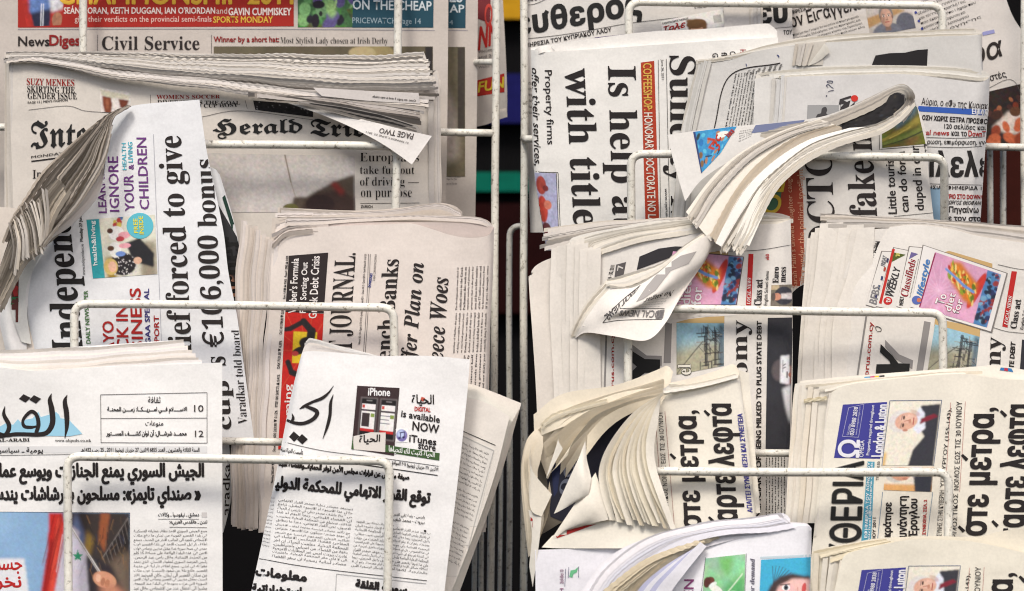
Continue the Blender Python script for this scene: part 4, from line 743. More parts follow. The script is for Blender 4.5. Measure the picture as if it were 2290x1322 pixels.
p.text('باريس - رندة تقي الدين', [Z(872, 866), Z(1068, 886), Z(874, 838), Z(1070, 860)], 'AR', dkk, .2, 'byline'); p.text('بيروت - محمد شقير', [Z(872, 896), Z(1066, 916), Z(874, 868), Z(1068, 890)], 'AR', dkk, .2, 'byline'); p.shape([Z(1064, 946), Z(1078, 948), Z(1078, 960), Z(1064, 958)], BLK)
p.para(ar2[100:330], [Z(58, 1050), Z(112, 1062), Z(118, 740), Z(150, 744)], 14, 'AR', dkk, fill=.7)
p.rule([Z(52, 1122), Z(400, 1180), Z(1082, 1258)], 1.4, BLK); p.text('معلومات', [Z(30, 1238), Z(340, 1278), Z(40, 1170), Z(345, 1210)], 'AR', (36, 30, 30), 2.5); p.text('إستخباراتية', [Z(10, 1330), Z(315, 1360), Z(14, 1276), Z(318, 1300)], 'AR', (36, 30, 30), 2.3); p.text('سورية القلقة', [Z(644, 1310), Z(956, 1348), Z(650, 1250), Z(960, 1290)], 'AR', (36, 30, 30), 2.5)
p.rules([[Z(528, 1216), Z(1078, 1276)], [Z(528, 1216), Z(520, 1360)]], 1.6, (190, 190, 190))

# ================= RIGHT COLUMN =================
G1 = 'large Greek dailies in the top right pocket'
# --- Greek daily, right copy, slanted ---
p = Paper('newspaper', 'slanted Greek daily with a grey-haired man portrait and a crowd photograph, top right corner', 'newspaper', (2100, 330), (222, 216, 210), group=G1, d=4)
p.sheet('front_page', [[(1730, -60, -6), (2000, -60, 4), (2232, -60, 0)], [(1762, 30, -8), (2000, 40, 6), (2262, 30, 0)], [(1775, 120, -8), (2000, 130, 4), (2296, 90)], [(1800, 220), (2050, 230), (2330, 200)], [(1830, 322), (2100, 330), (2370, 326)]], thick=14, step=12)
p.text('τον Εισαγγελέα πήγε', [(1760, 73), (2010, 4), (1752, 36), (2002, -34)], '', BLK, .9)
gr = 'πόρισμα του Γενικού Εισαγγελέα το πόρισμα-φωτιά της Γενικής Ελέγκτριας για τις προσφορές και για τη θέση του κεντρικού κτιρίου της Προεδρίας στη θέση του κεντρικού παλαιών κλη'
p.para(gr, [(1783, 110), (1936, 64), (1772, 76), (1918, 34)], 4, '', BLK, fill=.72)
p.text('ΥΠΗΡΕΣΙΑ ΤΟΥ', [(1764, 34), (1822, 18), (1762, 26), (1820, 10)], '', BLK, .4, 'date_line')
a = Pic(110, 56, (186, 178, 172), 1.1).poly([(0, 40), (110, 10), (110, 0), (0, 20)], (176, 140, 96), 1).poly([(60, 0), (110, 0), (110, 20)], (210, 205, 200), 2).ell(90, 44, 24, 26, (96, 98, 110)).ell(42, 58, 36, 24, (110, 112, 124)).head(46, 22, 19, (190, 150, 132), (120, 116, 114)).noise(.12, 3, 3)
p.pic([(1936, 18), (2036, 8), (2048, 62), (1946, 82)], a, 'portrait_photograph')
g2 = 'Καταγγελίες της Οικονομικής Υπηρεσίας για 286 αιτήσεις αξιολογήσεις συνεντεύξεις και τέσσερις προσλήψεις που έκαναν Υποψήφιοι που έκαναν από τηλεφώνου και η πρόσληψη λειτουργού αξιολόγησης'
p.para(g2, [(2072, 92), (2196, 44), (2044, 6), (2168, -42)], 8, '', BLK, fill=.72, ragged=.25)
for x, y in ((2048, 28), (2055, 47), (2062, 64)): p.shape([(x+3.4*math.cos(k), y+3.4*math.sin(k)) for k in range(6)], (70, 76, 150), 'bullet')
p.shape([(2196, 72), (2223, 66), (2225, 74), (2198, 80)], (150, 152, 200), 'colour_bar'); p.text('ρα', [(2176, 162), (2250, 134), (2164, 112), (2238, 90)], 'SI', BLK, 1.5); p.text('στές', [(2216, 184), (2252, 174), (2211, 166), (2246, 157)], '', BLK, .4)
a = Pic(120, 140, (40, 30, 28), 1.5).noise(.5, 6, 3, True).blobs(40, (0, 30, 120, 80), [(120, 50, 30), (70, 40, 36), (150, 90, 60), (30, 24, 24)], 7).poly([(20, 96), (60, 60), (110, 70), (120, 100), (60, 120)], (214, 200, 190), 2).blobs(14, (0, 70, 120, 136), [(190, 96, 60), (205, 120, 80), (140, 60, 36)], 13).ell(30, 66, 14, 12, (60, 34, 26)).ell(78, 62, 14, 12, (96, 60, 40)).noise(.2, 3, 4)
p.pic([(2206, 206), (2290, 186), (2330, 320), (2196, 322)], a); p.rule([(2204, 200), (2266, 180), (2300, 262)], 1)
# --- Greek daily, left copy ---
p = Paper('newspaper', 'large Greek daily with huge rounded masthead letters, behind the left of the top hoop', 'newspaper', (1400, 520), (226, 222, 217), group=G1, d=22)
p.sheet('front_page', [[(1165, -60, -4), (1300, -60, 4), (1700, -60, 4)], [(1169, 80, -6), (1300, 80, 4), (1694, 60, 4)], [(1178, 300, -8), (1300, 300), (1690, 300)], [(1186, 520, -8), (1300, 520), (1690, 520)]], thick=14)
p.text('λευθερος', [(1118, 103), (1438, 46), (1112, 34), (1430, -24)], 'SG', (32, 27, 27), 1.5, 'masthead', cut=12); p.brush([(1216, 38, 9), (1224, 24, 9)], (32, 27, 27), 'masthead_accent')
p.text('ΥΠΗΡΕΣΙΑ ΤΟΥ ΚΥΠΡΙΑΚΟΥ ΛΑΟΥ', [(1168, 108), (1368, 71), (1167, 99), (1366, 61)], '', BLK, .6, 'subheading'); p.text('αγωγία ● 4 νέοι διορισμοί', [(1166, 8), (1262, -6), (1165, -3), (1260, -16)], '', BLK, .4, 'subheading')
p.rules([[(1168, 88), (1270, 76), (1400, 53)], [(1415, 51), (1545, 36), (1690, 18)], [(1167, 12), (1196, 9), (1230, -6)]], 1.1, BLK); p.text('ΕΤΟΣ ΙΔΡΥΣΗΣ: 1955', [(1554, 19), (1616, 12), (1553, 13), (1615, 7)], '', BLK, .4, 'date_line'); p.text('ΙΔΡΥΤΗΣ: ΝΙΚΟΣ ΠΑΤΤΙΧΗΣ', [(1527, 14), (1625, 3), (1526, 6), (1624, -5)], '', BLK, .5, 'date_line')
p.patch([(1330, 84), (1458, 70), (1460, 90), (1330, 95)], (70, 44, 104)); p.para('Λευκωσία Τετάρτη ημέρα αθλητικά πολιτική οικονομία καθημερινή', [(1178, 260), (1192, 262), (1172, 180), (1188, 182)], 6, '', BLK)
a = Pic(150, 60, (232, 230, 226), 1.3).poly([(60, 12), (66, 60), (106, 60), (110, 34), (100, 20), (84, 14)], (120, 84, 52), 1).ell(84, 52, 16, 18, (205, 160, 130)).ell(84, 30, 24, 14, (112, 78, 46)).poly([(8, 38), (54, 26), (54, 30), (8, 42)], (60, 50, 50)).poly([(10, 44), (16, 44), (16, 60), (10, 60)], (170, 40, 40))
for k in range(8): a.line(126+k*2.4, 14, 128+k*2.4, 34, 1.1, (60, 56, 56))
p.patch([(1480, 50), (1620, 22), (1626, 70), (1484, 84)], (205, 200, 196), lift=.5); p.pic([(1478, 47), (1616, 20), (1621, 70), (1481, 82)], a, 'magazine_cover', lift=1.1); p.text('Τηλε', [(1484, 78), (1534, 64), (1484, 60), (1532, 46)], 'SK', (176, 40, 40), .8, 'magazine_title', lift=1.8)
p.text('Ο ΑΠΟΛΥΤΟΣ ΟΔΗΓΟΣ ΤΗΛΕΟΡΑΣΗΣ', [(1482, 55), (1540, 43), (1481, 51), (1539, 39)], '', BLK, .2, 'magazine_title', lift=1.8)
p = Paper('newspaper', 'sliver of a Greek daily between the other two, only part of its masthead showing', 'newspaper', (1730, 320), (224, 219, 214), group=G1, d=12)
p.sheet('front_page', [[(1620, -60), (1700, -60), (1772, -60, -8)], [(1620, 60), (1700, 60), (1772, 60, -8)], [(1640, 300), (1700, 300), (1785, 300, -8)]], d=44, thick=12)
p.edges([(1676, -60), (1676, 120)], [(1700, -60, 2), (1699, 120, 2)], 4, d=44, tail=(7, 0, -2), jit=1, saw=0)
p.text('ευθ', [(1696, 56), (1800, 46), (1694, 0), (1798, -12)], 'SG', (32, 27, 27), 1.5, 'masthead', cut=12); p.text('ΤΟΥ ΚΥΠΡ', [(1752, 78), (1800, 74), (1752, 68), (1800, 64)], '', BLK, .5, 'subheading'); p.rule([(1700, 66), (1770, 60)], 1)

# --- English Sunday paper with sideways headlines reading down ---
p = Paper('newspaper', 'white paper with big headline Is help at hand reading downwards, crumpled top corner', 'newspaper', (1450, 560), (238, 236, 231), d=150)
p.sheet('folded_leaf', [[(1187, 107, -20), (1215, 102, -22), (1250, 97, -20), (1440, 72, -16), (1572, 65, -14), (1706, 53, -14), (1726, 58, -16), (1738, 70, -18)], [(1187, 150, -20), (1250, 140, -20), (1440, 130, -16), (1572, 120, -14), (1738, 120, -18)]], thick=6, tone=(236, 233, 228))
p.sheet('folded_leaf', [[(1192, 114, -8), (1205, 106, 0), (1226, 101, -6), (1240, 112, 2)], [(1196, 126, -6), (1212, 118, 6), (1232, 116, -2), (1244, 122, 0)]], step=4, wob=0, tone=(228, 224, 218), label='crumpled paper corner')
p.sheet('front_page', [[(1188, 111, -12), (1205, 114, 0), (1240, 116, 3), (1340, 109, 2), (1470, 100, 4), (1600, 91, 6), (1740, 84, 4)], [(1190, 220, -14), (1215, 220, 2), (1400, 220, 6), (1740, 220, 4)], [(1194, 380, -14), (1220, 380, 2), (1450, 380, 6), (1740, 380, 4)], [(1222, 560, -12), (1250, 560, 2), (1450, 560, 4), (1740, 560, 4)]], thick=20, step=9)
p.text('Property firms', [(1213, 157), (1219, 323), (1234, 157), (1240, 323)], '', BLK, .4, 'subheading'); p.text('offer their services,', [(1186, 152), (1193, 370), (1204, 152), (1211, 370)], 'SK', BLK, .6, 'subheading')
p.text('with title', [(1262, 153), (1282, 505), (1328, 153), (1346, 505)], 'B', (36, 31, 31), .7); p.text('Is help at', [(1341, 148), (1353, 512), (1421, 148), (1433, 512)], 'B', (36, 31, 31), .7)
p.patch([(1433, 140), (1463, 136), (1475, 520), (1444, 520)], (172, 60, 36), 'banner'); p.text('COFFEESHOP:', [(1438, 142), (1440, 247), (1457, 141), (1459, 247)], '', (222, 178, 84), .6, 'banner_lettering', lift=1.6); p.text('HONORARY DOCTORATE NO LAUGHING', [(1440, 252), (1452, 560), (1459, 252), (1470, 560)], '', (238, 228, 216), .4, 'banner_lettering', lift=1.6)
p.text('June 26, 2011', [(1477, 133), (1478, 178), (1484, 133), (1485, 178)], '', BLK, .1, 'date_line'); p.rules([[(1472, 134), (1478, 520)], [(1490, 132), (1498, 520)]], 1.1, BLK); p.text('www.cyprus-mail.com', [(1485, 422), (1489, 530), (1492, 422), (1496, 530)], '', BLK, .2, 'date_line')
p.text('Sunday Mail', [(1481, 125), (1484, 620), (1556, 125), (1560, 620)], 'B', (36, 31, 31), .6, 'masthead')
a = Pic(52, 150, (160, 162, 190), 1.3).noise(.15, 14, 2).ell(14, 24, 12, 18, (150, 60, 50)).ell(24, 30, 7, 6, (110, 40, 40)).ell(12, 70, 13, 26, (170, 60, 46)).ell(26, 62, 10, 9, (190, 110, 90)).ell(16, 110, 14, 14, (90, 46, 50)).ell(34, 140, 14, 12, (150, 50, 44)).noise(.2, 4, 4); p.pic([(1194, 386), (1244, 388), (1252, 560), (1215, 560)], a)
p.rules([[(1192, 376), (1200, 384), (1248, 386)], [(1248, 386), (1254, 540)], [(1244, 388), (1250, 540)]], 1.3, BLK)
for t, x, y, c in (('Gree', 1593, 119, BLK), ('fleet', 1613, 117, BLK), ('Co', 1632, 115, BLK), ('H', 1655, 111, (160, 40, 40))): p.text(t, [(x, y), (x, y+7*len(t)), (x+13, y), (x+13, y+7*len(t))], '', c, .3, 'subheading')

# --- greyish papers, one behind the other ---
p = Paper('newspaper', 'folded greyish paper with boxed sideways small print and a black torn-edge shape', 'newspaper', (1900, 500), (214, 211, 204), d=178)
p.sheet('folded_leaf', [[(1556, 136, -12), (1597, 130, -12), (1659, 117, -12), (1739, 96, -12), (1790, 84, -12), (1870, 79, -12), (1956, 75, -12), (2089, 67, -12), (2170, 63, -14), (2197, 70, -20)], [(1556, 200, -12), (1659, 200, -12), (1956, 150, -12), (2196, 120, -20)]], thick=6, tone=(222, 216, 206))
p.sheet('front_page', [[(1560, 136, 0), (1597, 132, 2), (1659, 121, 4), (1739, 106, 4), (1800, 98, 4), (1880, 93, 6), (1963, 88, 6), (2100, 81, 6), (2180, 79, 0), (2196, 74, -12)], [(1545, 220, 0), (1700, 210, 6), (1960, 200, 6), (2180, 200), (2194, 200, -14)], [(1520, 320, 0), (1700, 320, 4), (1960, 320, 4), (2190, 320)], [(1500, 560), (1700, 560), (2188, 560)]], thick=12, step=9, tone=(216, 214, 210))
p.shape([(1958, 124), (1990, 119), (2023, 118), (2050, 112), (2075, 110), (2073, 150), (1948, 150)], (34, 32, 34), 'black_shape')
p.rule([(1596, 292), (1632, 170), (1745, 141)], 2.4, BLK)
tn = 'set of first serves in the opening set to go one of five break points after being denied on one of five break points both players to take it 6-4 after 40 minutes before players traded breaks in the second but bethanie broke again for a 6-5 lead before the players were forced off court due to rain. Again it was the turn of the other seed who'
p.para(tn, [(1617, 286), (1700, 130), (1690, 300), (1770, 142)][:0] or [(1642, 165), (1618, 290), (1700, 158), (1678, 296)], 9, 'B', BLK, fill=.62)
p.para('wins break over court other so call Ea Again', [(1668, 158), (1660, 170), (1752, 142), (1748, 156)], 7, 'B', BLK)
p.text('f', [(1668, 142), (1666, 149), (1671, 143), (1670, 149)], 'SK', (60, 70, 120), .3, 'pen_mark'); p.text('f', [(1738, 122), (1736, 130), (1744, 123), (1742, 130)], 'SK', (60, 70, 120), .3, 'pen_mark')
p.edges([(1556, 135, -10), (1597, 129, -8), (1659, 116, -8), (1739, 95, -8), (1870, 78, -8), (1956, 74, -8), (2089, 66, -8), (2180, 64, -8)], [(1560, 138, 2), (1597, 133, 4), (1659, 122, 5), (1739, 107, 5), (1880, 88, 6), (1963, 82, 6), (2100, 76, 6), (2190, 74, -4)], 4, tail=(0, 7, -2), jit=2, tone=(222, 216, 204), wob=1, var=.15)
p.edges([(1559, 138, 0), (1545, 200, 0), (1524, 292, 0), (1500, 500, 0)], [(1582, 136, 5), (1566, 210, 6), (1545, 320, 6), (1530, 500, 6)], 5, tail=(8, 1, -2), jit=2, wob=1, saw=.1, var=.14)
p.sheet('page', [[(1778, 98, 6), (1800, 96, 10), (1846, 92, 8)], [(1770, 146, 6), (1800, 146, 10), (1840, 146, 8)]], tone=(206, 200, 190), wob=.5)
p.edges([(1778, 98, 10), (1772, 148, 10)], [(1812, 97, 12), (1798, 148, 12)], 6, tail=(6, 0, -2), jit=2, tone=(205, 198, 188), saw=0)
p.sheet('page', [[(1844, 97, 14), (1850, 104, 14), (1856, 116, 12)], [(1806, 148, 10), (1822, 142, 10), (1836, 134, 10)]], step=6, wob=0, tone=(226, 222, 212), label='small turned-up corner', linear=True)
p = Paper('newspaper', 'folded greyish Greek daily with blue band and pen-written 190, behind the curled paper', 'newspaper', (1950, 560), (220, 218, 216), d=200)
p.sheet('folded_leaf', [[(1690, 170, -16), (1700, 161, -16), (1790, 151, -16), (1923, 146, -14), (2056, 147, -14), (2156, 152, -18), (2204, 160, -24), (2214, 172, -30)], [(1686, 260, -16), (1790, 260, -16), (2056, 260, -16), (2210, 260, -30)]], thick=5, tone=(226, 222, 214))
p.sheet('side_leaf', [[(1688, 176, -6), (1720, 172, -4), (1752, 172, -4)], [(1684, 300, -6), (1720, 300, -4), (1748, 300, -4)], [(1680, 400, -6), (1745, 400, -4)]], thick=4, tone=(226, 224, 220))
p.edges([(1726, 173, -2), (1724, 240, -2), (1718, 300, -2)], [(1750, 172, 3), (1748, 240, 3), (1744, 300, 3)], 4, tail=(8, 0, -2), jit=8, saw=0, tone=(222, 220, 216))
p.sheet('front_page', [[(1750, 172, 0), (1890, 168, 6), (2023, 166, 8), (2123, 177, 8), (2182, 184, 4), (2204, 180, -6), (2213, 172, -20)], [(1746, 240, 0), (1890, 240, 6), (2150, 240, 8), (2190, 240, 2), (2210, 240, -18)], [(1740, 340, 0), (1890, 340, 6), (2150, 340, 8), (2182, 340, 2), (2203, 340, -18)], [(1735, 560, 0), (1890, 560), (2150, 560, 6), (2172, 560, 2), (2188, 560, -16)]], thick=12, step=8)
p.edges([(1700, 163, -14), (1790, 153, -14), (1923, 148, -12), (2056, 149, -12), (2156, 154, -14), (2208, 166, -24)], [(1752, 173, 0), (1890, 166, 5), (2023, 163, 6), (2123, 170, 6), (2182, 178, 2), (2211, 174, -18)], 4, lo=0, hi=.8, tail=(0, 7, -2), jit=3, tone=(228, 224, 214), wob=.7, var=.14, saw=.9)
p.text('Αύριο, ο «Φ» της Κυριακής', [(2060, 238), (2222, 250), (2062, 218), (2224, 230)], '', (60, 54, 54), .2, 'subheading')
p.patch([(2054, 237), (2212, 246), (2211, 259), (2052, 249)], (52, 92, 176), 'blue_band'); p.text('ΕΠΙΛΟΓΗ', [(2174, 255), (2226, 257), (2174, 243), (2226, 245)], 'S', (236, 238, 242), .6, 'band_lettering', lift=1.6)
p.text('ΟΣΗ ΧΩΡΙΣ ΕΞΤΡΑ ΠΡΟΣΦΟΡΑ', [(2062, 268), (2222, 279), (2063, 257), (2223, 267)], '', BLK, .8, 'subheading'); p.text('120 σελίδες και με', [(2112, 290), (2222, 294), (2112, 276), (2222, 281)], '', BLK, .4, 'subheading')
p.text('Local news', [(2046, 301), (2122, 303), (2047, 290), (2123, 292)], 'S', (170, 50, 48), 0, 'subheading'); p.text('και το', [(2128, 303), (2162, 305), (2128, 294), (2162, 295)], '', BLK, .5, 'subheading'); p.text('DownTown', [(2166, 305), (2226, 307), (2166, 292), (2226, 295)], 'S', (170, 50, 48), 0, 'subheading')
p.rules([[(2060, 307), (2140, 309), (2206, 306)], [(2060, 328), (2140, 330), (2205, 327)], [(2070, 411), (2196, 414)]], 1.1, BLK); p.text('ενημέρωση, επιμόρφωση, γνώση', [(2040, 324), (2226, 327), (2040, 311), (2226, 313)], '', BLK, .3, 'subheading')
p.text('Φιλελευθερος', [(2030, 412), (2440, 412), (2030, 336), (2440, 338)], 'SG', (34, 29, 29), .8, 'masthead', cut=10); p.text('ΗΜΕΡΗΣΙΑ ΕΦΗΜΕΡΙΔΑ ΤΗΣ', [(2040, 422), (2216, 426), (2040, 414), (2216, 417)], '', BLK, .5, 'subheading')
p.text('ΑΥΡΙΟ ΣΤΟ DOWNTOWN', [(2110, 444), (2222, 446), (2110, 434), (2222, 436)], '', (160, 44, 44), .8, 'subheading'); p.text('ΓΙΩΡΓΟΣ ΘΕΟΦΑΝΟΥΣ', [(2114, 457), (2208, 459), (2117, 448), (2211, 450)], '', BLK, .4, 'subheading'); p.text('«Πηγαίνω πίσω', [(2114, 478), (2230, 480), (2114, 461), (2230, 463)], '', BLK, .9, 'subheading'); p.text('με τον σταθμό', [(2112, 496), (2224, 498), (2112, 481), (2224, 483)], '', BLK, .9, 'subheading')
p.patch([(2070, 420), (2104, 420), (2104, 560), (2070, 560)], (130, 160, 184), 'printed_picture')
PB = (50, 54, 84); p.brush([(1847, 215, 1), (1849, 214, 2.4), (1848, 216, 1)], PB, 'pen_writing'); p.brush([(1852, 205, 1.2), (1858, 203, 1.6), (1865, 202, 1.2)], PB, 'pen_writing'); p.brush([(1852, 196, 1.3), (1848, 191, 1.4), (1853, 189, 1.5), (1857, 193, 1.5), (1864, 198, 1.2)], PB, 'pen_writing'); p.brush([(1860, 186, 1.3), (1850, 184, 1.4), (1852, 181, 1.5), (1862, 182, 1.5), (1860, 187, 1.2)], PB, 'pen_writing')
p.patch([(1806, 235), (1876, 235), (1876, 270), (1804, 270)], (160, 160, 160), 'grey_panel'); p.shape([(1822, 268), (1828, 256), (1836, 253), (1838, 243), (1846, 239), (1850, 246), (1848, 254), (1856, 260), (1858, 270)], (70, 68, 70), 'silhouette', smooth=True); p.rule([(1880, 233), (1880, 272)], 1)
p.shape([(1874, 262), (1880, 240), (1888, 232), (1876, 234), (1878, 222), (1902, 214), (1906, 218), (1886, 224), (1894, 228), (1902, 224), (1898, 240), (1912, 228), (1910, 236), (1896, 252), (1888, 262)], (58, 54, 56), 'silhouette')
p.shape([(1911+8*math.cos(k*.4), 220+7.4*math.sin(k*.4)) for k in range(16)], (206, 52, 42), 'red_ball', lift=1.4)

# --- the curled paper with a roll at its top right ---
p = Paper('newspaper', 'curled paper rolled into a teardrop loop with its pages fanned to the left', 'newspaper', (1850, 760), (226, 222, 214), d=272)
f = p.sheet('front_page', [[(1600, 470, -8), (1700, 420, -4), (1783, 372, -1), (1880, 318, 2), (1960, 294, 4), (2020, 266, 2), (2044, 222, -10)],
   [(1640, 520, -8), (1720, 450, -5), (1790, 410, -2), (1880, 370, 1), (1960, 350, 3), (2030, 325, 1), (2069, 290, -13)],
   [(1690, 600, -10), (1740, 520, -6), (1800, 480, -4), (1880, 450, -2), (1960, 450, -1), (2050, 440, -4), (2078, 400, -14)],
   [(1700, 760, -13), (1740, 700, -8), (1790, 640, -6), (1880, 620, -4), (1960, 620, -4), (2060, 600, -6), (2096, 560, -15)]], thick=8, step=8, wob=.6, tone=(224, 220, 214))
p.shape([(1700, 470), (1738, 410), (1786, 378), (1796, 440), (1798, 560), (1782, 700), (1770, 760), (1690, 760)], (158, 66, 46), 'red_panel', lift=.6)
p.shape([(1690, 500), (1706, 430), (1726, 414), (1748, 430), (1742, 470), (1712, 480)], (70, 110, 84), 'printed_shape', lift=.8); p.text('OL', [(1742, 478), (1756, 405), (1704, 478), (1716, 405)], 'S', (206, 176, 60), .6, lift=1.6)
p.text("Sarah Palin's unwed daughter caught", [(1787, 644), (1772, 385), (1772, 644), (1757, 385)], '', (216, 160, 128), 0, 'subheading', lift=1.4); p.text('in policy under the political spotlight', [(1806, 668), (1800, 378), (1788, 668), (1782, 378)], '', (216, 160, 128), 0, 'subheading', lift=1.4)
p.text('DOCTO', [(1874, 620), (1860, 338), (1812, 620), (1798, 338)], 'B', BLK, 0); p.text('fake n', [(1963, 484), (1949, 300), (1901, 484), (1885, 300)], 'B', BLK, .3)
for t, x, y0, y1, a_ in (('Little tourist', 1987, 478, 348, -8), ('can do for a', 2014, 474, 338, -10), ('duped in our', 2047, 470, 326, -12)): p.text(t, up(x, x+(19 if t[0] != 'd' else 26), y0, y1, a_), '', BLK, .6, 'subheading')
p.rule([(2000, 484), (2086, 476)], 1, BLK); p.text('drama', up(2066, 2078, 346, 322, -4), '', BLK, .3, 'subheading')
a = Pic(98, 100, (96, 96, 40), 1.5).noise(.4, 16, 2, True).poly([(0, 50), (98, 34), (98, 50), (0, 66)], (150, 136, 60), 2).poly([(0, 72), (98, 60), (98, 74), (0, 84)], (118, 130, 60), 2).poly([(30, 10), (98, 0), (98, 24), (40, 40)], (84, 104, 112), 3).line(0, 90, 98, 70, 3, (50, 54, 40)).line(20, 60, 70, 50, 5, (190, 170, 80)).noise(.2, 4, 4)
p.pic([(1972, 292), (2048, 226), (2070, 322), (1973, 331)], a); p.rules([[(1966, 296), (1967, 335)], [(1969, 334), (2072, 326)]], 1.2, BLK)
# upper, left leaf with the blue comic advert
p.sheet('page', [[(1493, 302, 20), (1553, 293, 24), (1650, 282, 18), (1740, 274, 6), (1833, 262, -16), (1890, 243, -34), (1940, 222, -44), (1990, 196, -50), (2020, 190, -44), (2040, 205, -24)],
   [(1506, 360, 30), (1570, 345, 32), (1650, 325, 24), (1740, 305, 10), (1833, 286, -14), (1890, 270, -36), (1940, 262, -48), (1990, 250, -54), (2024, 244, -46), (2046, 240, -24)],
   [(1532, 450, 50), (1572, 400, 42), (1650, 352, 26), (1740, 325, 12), (1833, 305, -12), (1890, 296, -36), (1940, 290, -48), (1990, 284, -54), (2024, 280, -46), (2050, 272, -24)]], thick=2, step=7, wob=.4, tone=(228, 225, 220))
a = Pic(110, 90, (56, 140, 190), 1.2).noise(.15, 8, 2).blobs(30, (0, 0, 110, 90), [(40, 110, 170), (120, 90, 60), (170, 120, 90), (40, 60, 60), (90, 180, 210)], 6).rect(0, 0, 5, 90, (44, 60, 110)).line(38, 22, 58, 30, 6, (176, 60, 40)).line(58, 30, 42, 44, 6, (176, 60, 40)).line(42, 44, 60, 54, 6, (176, 60, 40)).line(28, 62, 54, 70, 3, (30, 40, 60)).ell(78, 20, 18, 10, (232, 228, 220)).noise(.12, 3, 4)
p.pic([(1550, 295), (1648, 282), (1612, 342), (1568, 388)], a, 'comic_advert'); p.text('3c', [(1593, 322), (1603, 300), (1607, 338), (1618, 312)], 'S', (190, 56, 40), .5, 'advert_lettering', lift=1.6); p.text('JUNIOR', [(1620, 300), (1634, 286), (1630, 308), (1644, 294)], 'S', (170, 60, 60), 0, 'advert_lettering', lift=1.6)
p.patch([(1690, 280), (1800, 268), (1790, 285), (1680, 298)], (116, 124, 156), 'blue_panel'); p.para('Cyprus Mail Sunday June Time sport news home', [(1652, 320), (1680, 306), (1654, 292), (1684, 288)], 5, '', BLK)
TT = (218, 210, 198)
p.sheet('inner_shade_leaf', [[(1876, 270, -30), (1950, 240, -38), (2000, 208, -38), (2024, 212, -26)], [(1880, 292, -30), (1950, 290, -38), (2000, 276, -38), (2022, 262, -26)]], step=5, wob=.4, tone=(120, 118, 116)); a = Pic(100, 60, (40, 38, 40), 1.5).noise(.4, 8, 3).blobs(30, (0, 0, 100, 60), [(24, 22, 24), (50, 52, 60), (62, 58, 50)], 3); p.pic([(1880, 268), (2022, 196), (2022, 262), (1884, 292)], a, lift=.6)  # grey tone and dark picture: shade inside the roll put into the colour
# upper edges of the roll: going round the loop
p.edges([(1700, 284, 10), (1780, 276, 0), (1833, 263, -18), (1890, 243, -34), (1940, 221, -44), (1990, 196, -50), (2018, 188, -46), (2036, 198, -30), (2046, 216, 0), (2040, 238, 24), (2020, 264, 34)],
        [(1700, 300, 16), (1790, 286, 8), (1845, 277, -6), (1890, 262, -26), (1950, 236, -34), (1992, 210, -38), (2014, 202, -36), (2026, 208, -24), (2028, 222, 0), (2018, 238, 24), (2000, 254, 34)], 10, tail=(0, 12, -8), jit=3, wob=.5, tone=TT, var=.18, m=110, seed=3)
C1 = [(1833, 268, 8), (1740, 300, 20), (1650, 350, 37), (1590, 408, 64), (1540, 478, 93)]; C2 = [(1880, 282, 12), (1800, 306, 26), (1740, 345, 39), (1680, 402, 66), (1630, 465, 93), (1588, 540, 124)]
p.sheet('page', [[(1833, 266, 4), (1740, 296, 16), (1650, 345, 27), (1588, 402, 54), (1534, 474, 86)], [(1880, 284, 6), (1800, 308, 18), (1740, 348, 30), (1680, 405, 57), (1590, 540, 114)]], step=7, wob=.8, tone=(226, 220, 208))
p.edges(C1, [(1850, 276, 10), (1760, 303, 22), (1670, 358, 42), (1606, 424, 72), (1556, 502, 104)], 15, tail=(4, 5, -3), jit=9, wob=1.2, tone=TT, var=.22, seed=31, tj=4)
p.edges([(1865, 280, 12), (1780, 306, 26), (1710, 352, 42), (1650, 415, 71), (1586, 530, 118)], [(1876, 284, 14), (1795, 310, 28), (1726, 360, 47), (1664, 425, 76), (1598, 538, 123)], 4, tail=(8, 6, -4), jit=5, wob=.8, tone=(212, 199, 180), var=.2, seed=8, saw=.9)
p.sheet('page', [[(1900, 286, 14), (1810, 312, 24), (1740, 352, 40), (1680, 405, 65), (1640, 462, 89), (1600, 544, 123)], [(1956, 283, 20), (1880, 300, 30), (1800, 332, 42), (1720, 398, 70), (1664, 468, 100), (1614, 552, 132)]], step=7, wob=.8, tone=(230, 226, 218))
C3 = [(2004, 254, 30), (1956, 280, 34), (1880, 296, 40), (1800, 330, 48), (1720, 395, 73), (1660, 470, 102), (1612, 552, 134)]; C4 = [(2036, 236, 28), (2005, 268, 36), (1960, 295, 42), (1880, 318, 50), (1830, 343, 57), (1783, 372, 71), (1740, 410, 87), (1704, 472, 111), (1682, 520, 130), (1660, 556, 143)]
p.edges(C3, C4, 21, tail=(3, 8, -3), jit=14, wob=1.5, tone=(222, 215, 202), var=.2, m=150, seed=12, tj=4)
p.sheet('page', [[(1716, 398, 72), (1680, 450, 97), (1640, 540, 132)], [(1745, 412, 83), (1712, 470, 108), (1676, 550, 141)], ], step=7, wob=.8, tone=(230, 226, 216))

